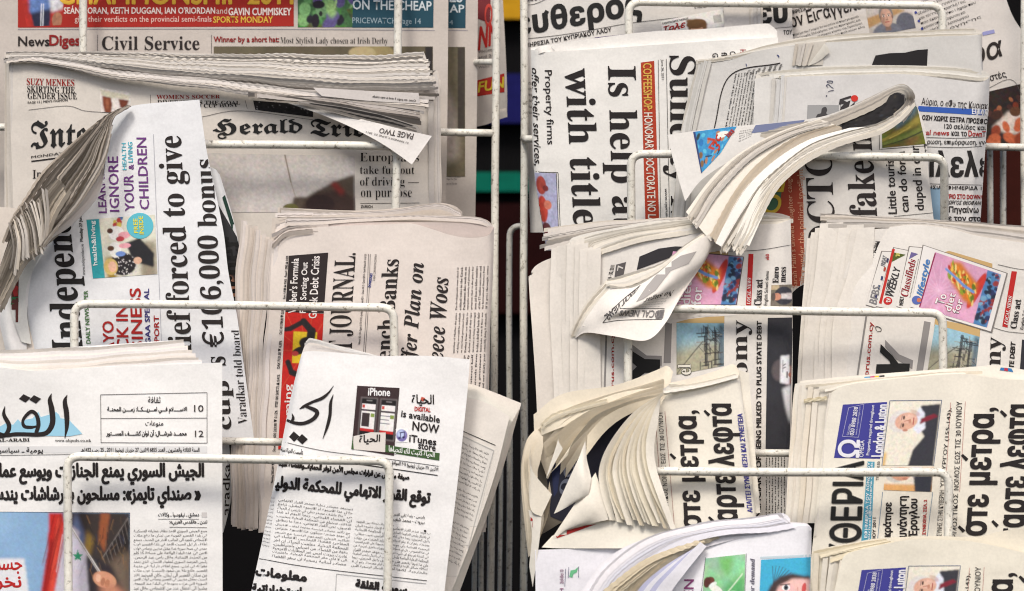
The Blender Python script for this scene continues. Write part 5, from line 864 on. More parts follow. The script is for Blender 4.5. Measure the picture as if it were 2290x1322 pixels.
# --- two copies of the weekly ---
def supp_cover(w=190, h=160):
    a = Pic(w, h, (214, 160, 190), 1.5).noise(.14, 18, 3)
    for k in range(18): a.line(w*.2, h*.62, w*.2+60*math.cos(k*.35), h*.62+60*math.sin(k*.35), 1.6, (226, 190, 214), .6)
    a.rect(w*.80, 0, w, h, (80, 130, 180)).blobs(60, (w*.82, 4, w*.99, h-4), [(50, 60, 100), (150, 60, 60), (120, 170, 200), (40, 50, 70)], 5)
    a.ell(w*.72, h*.42, w*.06, h*.36, (200, 60, 50), 12)
    a.poly([(w*.26, h*.06), (w*.40, h*.02), (w*.72, h*.30), (w*.70, h*.70), (w*.56, h*.66), (w*.28, h*.34)], (206, 120, 50), 2)
    g = random.Random(5)
    for k in range(130):
        t_ = k/130; x = w*(.28+.42*t_)+g.uniform(-4, 4); y0 = h*(.05+.30*t_); y1 = h*(.32+.36*t_); y = g.uniform(y0, y1)
        a.ell(x, y, g.uniform(1.5, 3), g.uniform(3, 8), [(226, 130, 40), (186, 56, 34), (140, 160, 50), (236, 190, 80), (100, 120, 40), (240, 208, 130), (200, 90, 40)][int(t_*26+g.random()*1.4) % 7], -18+g.uniform(-15, 15), .4)
    a.line(w*.22, h*.22, w*.40, h*.32, 5, (110, 150, 210)).line(w*.40, h*.32, w*.52, h*.40, 6, (110, 150, 210)).line(w*.52, h*.40, w*.68, h*.46, 6, (110, 150, 210))
    return a
def rig(w=120, h=110, s=5):
    a = Pic(w, h, (150, 190, 206), 1.5); a.poly([(0, h*.5), (w, h*.35), (w, h), (0, h)], (168, 164, 140), 8); a.rect(w*.90, 0, w, h, (70, 90, 110), 3)
    g = random.Random(s)
    for k in range(70):
        x = w*min(.97, max(.5, g.gauss(.72, .13))); y = h*g.uniform(.12, .96); c = g.choice([(34, 34, 38), (50, 46, 46), (84, 78, 74), (30, 34, 44), (150, 146, 136)])
        if k % 3 == 0: a.line(x-9, y, x+9, y, 2.4, c)
        elif k % 3 == 1: a.line(x, y-9, x, y+9, 2.0, c)
        else: a.line(x-6, y-7, x+6, y+7, 1.2, c)
    a.rect(w*.60, h*.08, w*.66, h*.94, (44, 44, 48), 0, .8).rect(w*.80, h*.2, w*.84, h*.94, (44, 44, 48), 0, .8)
    a.line(0, h, w*.55, h*.4, 3, (96, 92, 84)).line(4, h*.98, w*.6, h*.42, 1, (190, 180, 160)); return a.noise(.15, 4, 7)
WK = (238, 233, 226)
p = Paper('newspaper', 'weekly whose inner pages curl forward over a sandwich picture, middle pocket of right rack', 'newspaper', (1500, 1160), WK, group='copies of the same weekly in the right rack', d=338)
p.sheet('back_leaf', [[(1240, 514, -30), (1440, 492, -26), (1560, 486, -24), (1690, 476, -26), (1740, 477, -30), (1766, 484, -40)], [(1240, 640, -30), (1500, 640, -26), (1769, 640, -40)]], thick=4, tone=(214, 206, 196))
p.sheet('back_leaf', [[(1184, 625, -22), (1194, 598, -20), (1233, 577, -16), (1300, 560, -12)], [(1183, 640, -22), (1240, 640, -16), (1300, 640, -12)], [(1200, 900, -22), (1260, 900, -16), (1320, 900, -12)], [(1205, 1160, -22), (1320, 1160, -12)]], tone=(236, 228, 218), wob=2)
f = p.sheet('front_page', [[(1330, 563, -2), (1420, 535, 0), (1530, 512, 4), (1600, 506, 6), (1690, 502, 6), (1740, 500, 2), (1768, 490, -14)], [(1310, 700, -4), (1450, 690, 4), (1600, 690, 8), (1740, 690, 4), (1772, 690, -14)], [(1290, 860, -4), (1450, 860, 4), (1600, 860, 8), (1745, 860, 2), (1772, 860, -14)], [(1290, 1160, -4), (1500, 1160), (1740, 1160), (1766, 1160, -14)]], thick=14, step=9)
p.rule([(1600, 562), (1690, 560), (1768, 548)], 1, BLK)
p.text('24 - 30, 2011', up(1358, 1368, 626, 593, 8), '', BLK, .4, 'date_line'); p.shape([(1374, 622), (1378, 592), (1400, 586), (1394, 618)], (92, 88, 88), 'grey_box'); p.text('7', [(1393, 602), (1395, 592), (1380, 606), (1382, 594)], '', (220, 216, 210), .4, 'page_number', lift=1.6)
a = Pic(110, 50, (46, 44, 48), 1.5).noise(.2, 10, 3).line(50, 12, 100, 8, 1, (90, 88, 90)); p.shape([(1424, 604), (1430, 574), (1473, 556), (1510, 551), (1540, 552), (1510, 572)], (50, 48, 52), 'dark_photograph', smooth=False)
p.patch([(1555, 568), (1628, 560), (1628, 580), (1555, 590)], (206, 172, 120)); p.patch([(1513, 702), (1620, 702), (1620, 724), (1513, 724)], (206, 176, 124)); p.pic([(1513, 722), (1619, 723), (1619, 818), (1513, 838)], rig())
for k in range(3): p.shape([(1470, 702+k*6), (1580-k*36+60, 690), (1586-k*38+60, 706), (1500, 712+k*6)], (244-4*k, 240-4*k, 236-4*k), 'printed_cover_edge', lift=.7)
p.patch([(1500, 558), (1664, 574), (1648, 682), (1480, 682)], (90, 80, 80), lift=.9); p.pic([(1505, 562), (1662, 575), (1646, 681), (1480, 681)], supp_cover(150, 110), 'magazine_cover', lift=1.3)
for t, x in (('To', 1499), ('diet', 1521), ('for', 1545)): p.text(t, up(x, x+22, 682, 682-12*len(t)-4, 4), 'S', (200, 50, 70), 1.8, 'magazine_lettering', lift=1.8); p.text(t, up(x, x+22, 682, 682-12*len(t)-4, 4), 'S', (240, 236, 240), 0, 'magazine_lettering', lift=2.6)
p.patch([(1674, 568), (1685, 568), (1680, 683), (1668, 683)], (196, 40, 40), 'red_bar'); p.text('LOCAL NEWS', up(1670, 1678, 681, 621, 2), 'RI', (240, 228, 224), .2, 'bar_lettering', lift=1.6)
p.text('Class act', up(1686, 1703, 683, 625, 3), 'B', BLK, .3, 'subheading'); p.text('English School demo', up(1708, 1718, 683, 606, 4), '', BLK, .2, 'subheading'); p.text('›60', up(1712, 1720, 582, 568, 0), 'S', (190, 50, 50), .2, 'page_reference')
p.text('Euro', up(1728, 1741, 633, 597, 1), 'B', BLK, .3, 'subheading'); p.text('mess', up(1747, 1757, 631, 597, 1), 'B', BLK, .3, 'subheading')
a = Pic(50, 48, (120, 112, 100), 1).rect(0, 0, 20, 10, (190, 170, 140)).ell(30, 24, 22, 20, (60, 60, 68)).poly([(24, 20), (50, 18), (50, 32), (24, 30)], (214, 206, 206), 1).ell(14, 26, 10, 8, (196, 140, 116)).ell(6, 26, 5, 9, (90, 80, 76)).noise(.15, 3, 3); p.pic([(1725, 638), (1771, 636), (1773, 686), (1723, 686)], a, 'portrait_photograph')
p.rule([(1356, 748), (1352, 870)], 4, (140, 136, 134)); p.patch([(1488, 716), (1503, 716), (1500, 812), (1484, 812)], (150, 146, 144), 'grey_bar'); p.text('www.incyprus.com.cy', [(1376, 990), (1375, 745), (1366, 990), (1366, 745)], '', (166, 48, 44), .4, 'web_address')
p.shape([(1413, 836), (1413, 770), (1446, 795), (1480, 796), (1480, 818), (1446, 818)], (150, 146, 144), 'masthead_shadow', lift=1); p.shape([(1398, 768), (1412, 784), (1442, 803), (1476, 804), (1476, 834), (1442, 834), (1412, 858), (1398, 870), (1398, 846), (1424, 820), (1398, 796)], (26, 24, 26), 'masthead', lift=1.8); p.text('el', up(1516, 1545, 838, 815), 'B', (80, 76, 72), 2.0, lift=1.4); p.text('el', up(1516, 1545, 838, 815), 'B', (226, 222, 210), 0.3, lift=2.4)
p.text('economy', [(1682, 985), (1682, 716), (1646, 985), (1646, 716)], 'B', BLK, .0); p.text('BEING MILKED TO PLUG STATE DEBT', [(1702, 1010), (1703, 718), (1691, 1010), (1693, 718)], '', BLK, 1.0, 'subheading'); p.text('BENEFICIARY OF', [(1701, 1180), (1702, 1020), (1690, 1180), (1691, 1020)], '', BLK, 1.0, 'subheading')
a = Pic(56, 294, (52, 52, 58), 1.3).noise(.12, 20, 3); a.ell(30, 118, 19, 24, (96, 88, 90), 0, .3).ell(48, 128, 16, 22, (120, 72, 62), 0, .2).poly([(30, 86), (50, 84), (52, 150), (30, 146)], (232, 232, 236), 1).line(36, 108, 42, 104, 2, (30, 30, 36)).line(36, 114, 42, 111, 2, (30, 30, 36)).line(46, 122, 46, 134, 3, (60, 44, 44)).ell(52, 128, 3, 5, (160, 104, 88)).line(36, 96, 36, 122, 2, (150, 150, 156)).poly([(36, 160), (56, 150), (56, 240), (44, 200)], (218, 218, 222), 2)
p.pic([(1717, 711), (1773, 710), (1766, 1004), (1712, 1004)], a)
p.para('financial firms warned yesterday they will be used as a cash cow to plug the deficit because the government is not restricting spending. They are being asked to pay €1,000 each year for the next ten years and the state wants', [(1759, 1190), (1759, 1022), (1712, 1190), (1712, 1022)], 7, 'B', BLK)
p.edges([(1236, 556, -12), (1270, 546, -12), (1290, 530, -14), (1420, 500, -18), (1548, 487, -20), (1690, 480, -20), (1766, 488, -30)], [(1333, 566, 0), (1420, 538, 3), (1530, 516, 6), (1610, 504, 6), (1690, 500, 6), (1740, 498, 2), (1768, 492, -14)], 12, tail=(0, 9, -3), jit=9, tone=(232, 226, 214), var=.14, wob=1.4, m=120, seed=17)
p.edges([(1220, 512, -26), (1306, 500, -26), (1440, 489, -24), (1548, 485, -22)], [(1216, 552, -18), (1306, 528, -16), (1440, 500, -18), (1548, 489, -18)], 8, tail=(0, 9, -3), jit=10, tone=(218, 210, 200), var=.18, wob=1.4, seed=18)
for k, (x, yt) in enumerate(((1233, 556), (1246, 551), (1258, 549), (1268, 546), (1277, 538), (1286, 548), (1297, 558), (1314, 560))):
    p.sheet('page', [[(x, yt, -10+k*2), (x+30, yt-6, -9+k*2)], [(x-3, 700, -10+k*2), (x+28, 700, -9+k*2)], [(x+6-k*2, 900, -10+k*2), (x+30, 900, -9+k*2)], [(x+2-k*2, 1160, -10+k*2), (x+30, 1160, -9+k*2)]], wob=.9, step=10, tone=(238-k % 3*3, 232-k % 3*3, 223-k % 3*3), seed=k+3)
# the pages folded forward
p.sheet('page', [[(1356, 627, 10), (1400, 616, 18), (1476, 596, 26), (1533, 551, 30), (1573, 518, 22)], [(1330, 665, 10), (1380, 655, 24), (1460, 640, 34), (1520, 600, 36), (1585, 540, 26)], [(1306, 700, 6), (1360, 700, 26), (1440, 690, 38), (1500, 650, 40), (1580, 560, 26)]], step=7, wob=1, tone=(238, 232, 220))
for k in range(4):
    p.sheet('page', [[(1360+k*3, 630+k*2, 14+k*3), (1412, 628+k*3, 22+k*3), (1476, 600+k*2, 29+k*2), (1540, 550+k*2, 32+k*2), (1580, 522, 26)], [(1312-k*3, 700+k*10, 12+k*3), (1370, 690+k*6, 30+k*4), (1450, 672+k*6, 38+k*4), (1516, 634+k*6, 40+k*4), (1570, 575, 30)]], step=7, wob=1.2, tone=(240-k*2, 234-k*2, 222-k*2), seed=k+70)
p.edges([(1352, 626, 20), (1400, 614, 28), (1476, 590, 36), (1533, 547, 40), (1580, 514, 34)], [(1368, 638, 34), (1412, 640, 40), (1470, 610, 46), (1528, 560, 48), (1592, 524, 38)], 6, tail=(2, 6, -2), jit=6, wob=1, tone=(236, 229, 216), var=.22, seed=81, name='page_edges')
p.sheet('page', [[(1370, 638, 28), (1412, 644, 40), (1470, 612, 50), (1528, 560, 52), (1590, 522, 40), (1600, 538, 30)], [(1336, 676, 26), (1392, 690, 70), (1460, 662, 76), (1520, 614, 66), (1572, 582, 44), (1592, 552, 30)], [(1302, 726, 20), (1370, 714, 56), (1440, 694, 66), (1500, 670, 56), (1548, 622, 40), (1574, 588, 30)], [(1286, 757, 4), (1312, 744, 26), (1373, 752, 66), (1446, 761, 84), (1490, 720, 74), (1524, 655, 54)]], step=6, wob=1.2, tone=(240, 234, 226), label='page curled forward with upside-down headline')
p.cur_keep = p.cur; p.edges([(1366, 640, 20), (1326, 684, 18), (1298, 724, 14), (1284, 752, 4)], [(1350, 630, 8), (1310, 676, 6), (1286, 720, 4), (1276, 748, 0)], 5, tail=(8, 3, 0), jit=6, wob=1.2, tone=(234, 226, 212), var=.22, seed=82, m=40); p.cur = p.cur_keep
p.text('No sugar', [(1511, 644), (1446, 664), (1501, 662), (1436, 680)], 'B', (70, 64, 62), 0); p.shape([(1446, 640), (1480, 600), (1522, 572), (1558, 562), (1540, 590), (1500, 606), (1466, 650), (1440, 668), (1422, 676)], (166, 161, 157), 'grey_photograph')
p.text('LOCAL NEWS', [(1486, 694), (1388, 694), (1482, 712), (1384, 706)], '', (130, 126, 124), .6, 'section_title'); p.rules([[(1486, 690), (1386, 690)], [(1480, 714), (1390, 716), (1348, 722)]], 1.1, BLK); p.shape([(1470, 695), (1486, 692), (1480, 712), (1466, 713)], (110, 106, 106)); p.text('LOCAL NEWS', [(1420, 655), (1362, 716), (1430, 640), (1350, 706)], '', (90, 86, 86), .6, 'section_title'); p.rule([(1432, 638), (1380, 682), (1348, 722)], 1.4, BLK)
p.para('LOCAL NEWS reporters wrote about the latest consumer credit figures and the sugar tax proposals in parliament today', [(1470, 690), (1412, 690), (1500, 664), (1450, 672)], 4, '', (150, 145, 140))

p = Paper('newspaper', 'weekly with four overlapping magazine covers printed on the front, far right middle pocket', 'newspaper', (2050, 1160), WK, group='copies of the same weekly in the right rack', d=306)
p.sheet('back_leaf', [[(1836, 482, -26), (1923, 482, -24), (2056, 489, -24), (2156, 496, -26), (2340, 512, -26)], [(1836, 600, -26), (2056, 600, -24), (2340, 600, -26)]], thick=4, tone=(206, 198, 190))
f = p.sheet('under_page', [[(1920, 520, -4), (1960, 512, -3), (2060, 510, -3)], [(1868, 690, -6), (1960, 690, -4), (2060, 690, -3)], [(1860, 860, -6), (2060, 860, -4)]], wob=1)
p.text('24 - 30, 2011', up(1946, 1955, 582, 540, 12), '', BLK, .4, 'date_line'); p.shape([(1956, 562), (1962, 540), (1974, 540), (1966, 558)], (50, 48, 50))
f = p.sheet('front_page', [[(1990, 508, 0), (2039, 503, 4), (2089, 506, 8), (2139, 515, 12), (2189, 528, 12), (2290, 543, 8), (2350, 548, 6)], [(1930, 600, -2), (1990, 600, 6), (2090, 600, 10), (2190, 600, 12), (2350, 600, 6)], [(1872, 700, -4), (1940, 700, 4), (2090, 700, 8), (2350, 700, 4)], [(1856, 860, -6), (1940, 860, 2), (2090, 860, 4), (2350, 860)], [(1850, 1160, -6), (2100, 1160), (2350, 1160)]], thick=14, step=9)
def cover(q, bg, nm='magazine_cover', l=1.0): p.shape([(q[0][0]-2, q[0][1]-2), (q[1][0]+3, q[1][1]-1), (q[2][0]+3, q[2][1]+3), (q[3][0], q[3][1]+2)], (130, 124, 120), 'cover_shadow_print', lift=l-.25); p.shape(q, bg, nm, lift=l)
V = lambda x, y: (1690+x/3.005, 420+y/3.005)
p.shape([V(1300, 424), V(1590, 510), V(1590, 545), V(1240, 440)], (204, 170, 116), lift=.7); p.patch([V(1205, 880), V(1510, 940), V(1505, 1005), V(1200, 930)], (204, 172, 118), lift=.7)
p.pic([V(1205, 918), V(1505, 1002), V(1480, 1215), V(1155, 1225)], rig(s=8))
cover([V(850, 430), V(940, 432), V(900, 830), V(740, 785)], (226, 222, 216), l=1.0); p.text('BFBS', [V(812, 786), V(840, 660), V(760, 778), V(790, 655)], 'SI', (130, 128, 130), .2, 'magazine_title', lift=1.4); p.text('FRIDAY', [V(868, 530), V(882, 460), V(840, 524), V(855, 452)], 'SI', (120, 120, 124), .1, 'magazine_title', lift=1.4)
for k in range(5): p.shape([V(800+k*19, 740-k*60), V(806+k*19, 712-k*60), V(820+k*19, 716-k*60), V(814+k*19, 744-k*60)], ((60, 60, 96), (44, 70, 110), (60, 70, 110), (170, 80, 60), (60, 60, 90))[k], lift=1.4)
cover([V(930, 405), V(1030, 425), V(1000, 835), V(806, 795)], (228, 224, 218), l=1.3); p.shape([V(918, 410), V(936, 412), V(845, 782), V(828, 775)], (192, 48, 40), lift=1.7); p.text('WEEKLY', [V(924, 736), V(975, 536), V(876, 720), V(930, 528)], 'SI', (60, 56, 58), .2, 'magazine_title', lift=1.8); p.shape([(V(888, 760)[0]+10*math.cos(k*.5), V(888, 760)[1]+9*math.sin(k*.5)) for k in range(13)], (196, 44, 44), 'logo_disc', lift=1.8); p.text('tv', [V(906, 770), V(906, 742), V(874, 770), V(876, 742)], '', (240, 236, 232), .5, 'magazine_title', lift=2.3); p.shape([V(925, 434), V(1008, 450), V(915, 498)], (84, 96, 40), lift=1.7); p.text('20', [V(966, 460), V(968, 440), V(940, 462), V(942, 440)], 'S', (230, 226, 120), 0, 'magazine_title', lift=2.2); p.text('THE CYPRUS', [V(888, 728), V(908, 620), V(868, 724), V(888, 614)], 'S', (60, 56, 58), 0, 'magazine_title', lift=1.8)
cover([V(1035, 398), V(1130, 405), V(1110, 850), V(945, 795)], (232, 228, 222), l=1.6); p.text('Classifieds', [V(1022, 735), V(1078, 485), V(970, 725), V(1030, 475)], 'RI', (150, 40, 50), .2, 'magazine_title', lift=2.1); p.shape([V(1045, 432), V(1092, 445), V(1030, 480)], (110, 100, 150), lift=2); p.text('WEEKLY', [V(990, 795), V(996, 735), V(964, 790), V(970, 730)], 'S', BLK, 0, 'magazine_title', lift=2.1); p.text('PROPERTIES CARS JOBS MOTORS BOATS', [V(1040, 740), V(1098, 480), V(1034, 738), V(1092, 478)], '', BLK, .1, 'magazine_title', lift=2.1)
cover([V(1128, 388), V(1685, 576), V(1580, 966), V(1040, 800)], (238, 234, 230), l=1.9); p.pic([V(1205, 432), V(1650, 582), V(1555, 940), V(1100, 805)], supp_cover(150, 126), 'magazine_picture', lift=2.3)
p.text('lifestyle', [V(1130, 730), V(1186, 490), V(1080, 716), V(1134, 478)], 'SI', (80, 130, 190), 1.0, 'magazine_title', lift=2.8); p.shape([(V(1082, 755)[0]+11*math.cos(k*.5), V(1082, 755)[1]+10*math.sin(k*.5)) for k in range(13)], (90, 110, 180), 'logo_disc', lift=2.6); p.shape([(V(1082, 755)[0]+5+5*math.cos(k*.5), V(1082, 755)[1]+5*math.sin(k*.5)) for k in range(13)], (210, 120, 90), 'logo_disc', lift=2.9); p.rule([V(1207, 440), V(1102, 800)], 3, (150, 50, 90), lift=2.6)
for t, a_ in (('To', [V(1262, 790), V(1286, 722), V(1206, 775), V(1230, 708)]), ('diet', [V(1310, 835), V(1345, 716), V(1268, 820), V(1300, 702)]), ('for', [V(1362, 848), V(1398, 755), V(1318, 836), V(1352, 742)])): p.text(t, a_, 'S', (200, 50, 70), 1.8, 'magazine_lettering', lift=2.8); p.text(t, a_, 'S', (242, 238, 240), 0, 'magazine_lettering', lift=3.6)
p.rule([V(1628, 516), V(1760, 545), V(1900, 560)], 1, BLK); p.rule([V(1600, 940), V(1700, 968), V(1900, 985)], 1, BLK)
p.patch([V(1720, 560), V(1756, 563), V(1692, 940), V(1657, 932)], (196, 44, 42), 'red_bar'); p.text('LOCAL NEWS', [V(1692, 925), V(1725, 730), V(1668, 920), V(1702, 724)], 'RI', (240, 228, 224), .2, 'bar_lettering', lift=1.6); p.text('Class act', [V(1752, 948), V(1786, 752), V(1710, 942), V(1740, 748)], 'B', BLK, .3, 'subheading'); p.text('English School demo', [V(1804, 955), V(1840, 700), V(1778, 950), V(1814, 694)], '', BLK, .2, 'subheading')
p.text('www.incyprus.com.cy', [V(742, 1560), V(800, 905), V(700, 1555), V(762, 902)], '', (166, 48, 44), .4, 'web_address'); p.rule([V(745, 852), V(684, 1260)], 4, (140, 136, 134)); p.patch([V(1132, 896), V(1176, 904), V(1122, 1245), V(1078, 1238)], (150, 146, 144), 'grey_bar')
p.shape([V(870, 1022), V(965, 1120), V(1058, 1160), V(1052, 1220), V(940, 1150), V(870, 1070)], (150, 146, 144), 'masthead_shadow'); p.shape([V(840, 1050), V(835, 1105), V(900, 1165), V(905, 1185), V(812, 1186), V(806, 1245), V(820, 1260), V(1030, 1262), V(1036, 1182), V(960, 1180), V(920, 1130)], (26, 24, 26), 'masthead', lift=1.8)
p.brush([V(812, 958), V(812, 940), V(806, 932)] and [(V(812, 962)[0], V(812, 962)[1], 1.2), (V(806, 936)[0], V(806, 936)[1], 1.6), (V(822, 934)[0], V(822, 934)[1], 1.6), (V(842, 946)[0], V(842, 946)[1], 1.6), (V(840, 964)[0], V(840, 964)[1], 1.4), (V(816, 966)[0], V(816, 966)[1], 1.2)], BLK, 'hand_pointer')
p.text('economy', [V(1655, 1720), V(1684, 1008), V(1550, 1715), V(1578, 1000)], 'B', BLK, 0); p.text('TO PLUG STATE DEBT', [V(1712, 1500), V(1746, 1040), V(1682, 1496), V(1716, 1034)], '', BLK, 1.0, 'subheading'); p.patch([V(1790, 1020), V(1900, 1030), V(1890, 1300), V(1770, 1300)], (48, 48, 54))
p.edges([(1836, 479, -24), (1923, 483, -22), (2056, 490, -22), (2156, 496, -22), (2340, 510, -22)], [(1850, 502, -8), (1923, 502, -6), (2040, 500, 0), (2090, 504, 4), (2140, 512, 8), (2190, 525, 8), (2340, 544, 4)], 9, tail=(0, 9, -3), jit=8, tone=(218, 210, 200), var=.16, wob=1.3, m=120, seed=23)
for k, (x, yt) in enumerate(((1805, 533), (1814, 520), (1823, 510), (1834, 500), (1848, 499), (1862, 508), (1876, 510), (1894, 504), (1904, 512), (1918, 510))):
    p.sheet('page', [[(x, yt, -16+k*1.6), (x+38, yt-2, -15+k*1.6)], [(x-6-k*2, 620, -16+k*1.6), (x+30, 620, -15+k*1.6)], [(x-14-k*4.5, 720, -16+k*1.6), (x+24-k*2, 720, -15+k*1.6)], [(x-22-k*4, 860, -16+k*1.6), (x+10, 860, -15+k*1.6)], [(x-24-k*4, 1100, -16+k*1.6), (x+10, 1100, -15+k*1.6)]], wob=.9, step=10, tone=(239-k % 3*3, 233-k % 3*3, 224-k % 3*3), seed=k+9)

# --- two copies of a Greek weekly (one fanned) and a third below ---
G3 = 'copies of the cream Greek weekly with heavy headlines'
CR = (246, 240, 226)
p = Paper('newspaper', 'cream Greek weekly with its left pages wildly fanned and curled, lower left of right rack', 'newspaper', (1450, 1400), CR, group=G3, d=488)
U = lambda x, y, z=0: (1140+x/2.533, 800+y/2.533, z)
p.sheet('back_leaf', [[U(1240, 45, -8), U(1300, 70, -8), U(1355, 86, -14)], [U(1240, 300, -8), U(1370, 300, -14)], [U(1240, 880, -8), U(1420, 880, -14)]], thick=6)
f = p.sheet('front_page', [[U(860, 200), U(1000, 172, 4), U(1150, 140, 6), U(1280, 98, 4), U(1302, 96, -6)], [U(820, 500), U(1100, 500, 8), U(1330, 480, 4), U(1350, 480, -8)], [U(840, 1000), U(1100, 1000, 8), U(1360, 1000, 4), U(1400, 1000, -8)], [U(840, 1500), U(1400, 1500)]], thick=12, step=9)
p.text('ιστε μετρα,', [(1583, 1195), (1571, 918), (1531, 1195), (1516, 918)], 'SG', (38, 33, 33), 1.0); p.text('παρτε λεφτα', [(1668, 1200), (1651, 903), (1594, 1200), (1577, 903)], 'SG', (38, 33, 33), 1.0)
for x, y in ((1504, 1021), (1580, 924), (1590, 1162)): p.brush([(x-5, y-6, 5), (x+6, y+5, 7)], (38, 33, 33), 'accent')
p.text('ΑΠΑΙΤΕΙ ΣΥΝΕΝΝΕΣΗ ΚΑΙ ΣΥΝΕΠΕΙΑ', [(1683, 1146), (1660, 925), (1672, 1146), (1649, 925)], '', (72, 70, 150), .8, 'subheading'); p.text('ΕΦΑΡΜΟΣΤΙΚΟΣ ΝΟΜΟΣ ΕΩΣ ΤΙΣ 30 ΙΟΥΝΙΟΥ', [(1499, 1190), (1482, 920), (1488, 1190), (1471, 920)], '', BLK, .1, 'subheading'); p.rules([[(1487, 920), (1510, 1200)], [(1466, 935), (1484, 1200)]], 1, (170, 110, 100))
p.cur = f
p.sheet('folded_leaf', [[U(900, 145, 6), U(1040, 112, 6), U(1180, 70, 0), U(1250, 38, -4), U(1280, 44, -6), U(1295, 70, -4)], [U(915, 175, 10), U(1050, 158, 10), U(1180, 130, 8), U(1260, 104, 6), U(1290, 100, 4), U(1300, 100, 2)]], step=6, wob=.6, tone=(228, 218, 200))
p.edges([U(900, 150, 12), U(1000, 150, 12), U(1150, 120, 12), U(1286, 88, 8)], [U(850, 205, 10), U(1000, 172, 14), U(1150, 140, 14), U(1300, 98, 8)], 4, tail=(0, 6, -2), jit=4, tone=CR)
# fanned leaves: consecutive rims, from the back to the front
LT = (240, 230, 208)
def leaf(A, B, z0=0, tone=LT, lab=None, th=0, w=1.4, nm='page', st=6):
    return p.sheet(nm, [[U(*a) for a in A], [U(*b) for b in B]], d=p.d+z0, step=st, wob=w, tone=tone, label=lab, thick=th)
dk = p.sheet('dark_page', [[U(120, 500, -20), U(400, 330, -20), U(760, 200, -20)], [U(180, 1000, -20), U(400, 900, -20), U(860, 900, -20)]], tone=(120, 112, 100), wob=1); p.shape([U(200, 560)[:2], U(480, 330)[:2], U(700, 290)[:2], U(560, 640)[:2], U(300, 930)[:2], U(230, 900)[:2]], (44, 44, 58), 'dark_photograph'); p.shape([U(230, 560)[:2], U(262, 540)[:2], U(290, 600)[:2], U(270, 760)[:2], U(250, 790)[:2]], (44, 50, 84), 'blue_panel', lift=1.4); p.text('OΩ', [U(330, 780)[:2], U(380, 600)[:2], U(270, 770)[:2], U(320, 590)[:2]], 'B', (120, 124, 140), 1, lift=2)  # blue print and letters; the dark tones also paint shade in the fan's hollow
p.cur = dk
leaf([(135, 322, -10), (300, 205, 0), (600, 155, 8), (820, 75, 2), (890, 45, -8), (925, 80, -2)], [(140, 480, -10), (300, 420, 6), (520, 330, 10), (720, 240, 8), (860, 180, 2), (910, 150, -2)], 0, (238, 228, 208), 'outermost cream leaf arching over the fan')
M0 = np.array([(146, 420, -4), (300, 300, 4), (520, 220, 8), (720, 165, 6), (870, 120, 2)], float); M1 = np.array([(318, 610, 22), (410, 470, 28), (510, 355, 30), (660, 270, 28), (858, 212, 20)], float)
for k in range(12):
    t = k/11; r = M0*(1-t)+M1*t; r[0, 0] += 14*math.sin(k*2.3); r[1:3, 1] += 5*math.sin(k*1.9)
    b2 = r+np.array([(-6, 70, -12), (14, 46, -8), (20, 34, -6), (16, 26, -5), (8, 14, -3)])
    leaf([tuple(v) for v in r], [tuple(v) for v in b2], 6, (244-(k % 3)*5, 234-(k % 3)*6, 214-(k % 3)*8), w=.8, st=5)
leaf([(172, 375, 10), (260, 310, 8), (420, 270, 12), (620, 200, 14), (860, 160, 8)], [(180, 440, 4), (280, 400, 10), (420, 350, 14), (640, 260, 16), (850, 200, 10)], 4, (244, 234, 212))
p.edges([U(176, 372, 16), U(280, 300, 20), U(560, 228, 24)], [U(184, 392, 16), U(300, 318, 20), U(560, 246, 24)], 3, tail=(0, 5, -2), jit=6, tone=(242, 232, 208), saw=.9, wob=.6, tj=1)
leaf([(150, 512, 6), (250, 440, 12), (400, 350, 18), (600, 250, 22), (850, 190, 14)], [(215, 690, -14), (280, 560, -6), (430, 430, 4), (640, 330, 10), (850, 260, 6)], 6, (226, 214, 192))
leaf([(250, 470, 22), (330, 385, 26), (450, 300, 28), (640, 235, 26), (850, 200, 18)], [(290, 500, 12), (360, 430, 14), (470, 350, 18), (640, 280, 18), (850, 240, 14)], 8, (238, 226, 202))
leaf([(283, 432, 26), (276, 470, 30), (300, 515, 32)], [(260, 520, 24), (230, 600, 24), (205, 685, 20)], 14, (246, 240, 228), st=4)
leaf([(330, 552, 30), (345, 500, 34), (400, 420, 36), (500, 320, 34), (700, 240, 28), (850, 205, 20)], [(225, 660, 26), (300, 570, 22), (380, 470, 18), (480, 380, 18), (690, 280, 18), (850, 230, 16)], 10, (244, 234, 212))
leaf([(440, 440, 26), (520, 350, 30), (640, 280, 30), (850, 215, 22)], [(430, 560, 26), (540, 420, 24), (660, 330, 24), (850, 250, 20)], 12, (232, 220, 196))
p.sheet('page', [[U(428, 470, 40), U(436, 570, 40), U(452, 640, 44), U(462, 684, 48)], [U(385, 580, 50), U(408, 650, 58), U(430, 710, 60), U(452, 740, 56)], [U(330, 700, 46), U(360, 750, 54), U(400, 785, 58), U(438, 786, 54)], [U(250, 884, 36), U(285, 868, 40), U(325, 845, 44), U(372, 818, 48)]], d=p.d+14, step=5, wob=1, tone=(244, 238, 226), label='small white curled leaf')
p.sheet('page', [[U(486, 650, 40), U(508, 720, 46), U(532, 810, 50), U(560, 918, 50)], [U(420, 750, 46), U(440, 810, 56), U(470, 870, 58), U(500, 930, 52)], [U(340, 870, 40), U(370, 900, 50), U(410, 930, 52), U(440, 945, 48)], [U(226, 1042, 30), U(260, 1022, 34), U(300, 990, 38), U(340, 972, 38)]], d=p.d+15, step=5, wob=1, tone=(243, 236, 222))
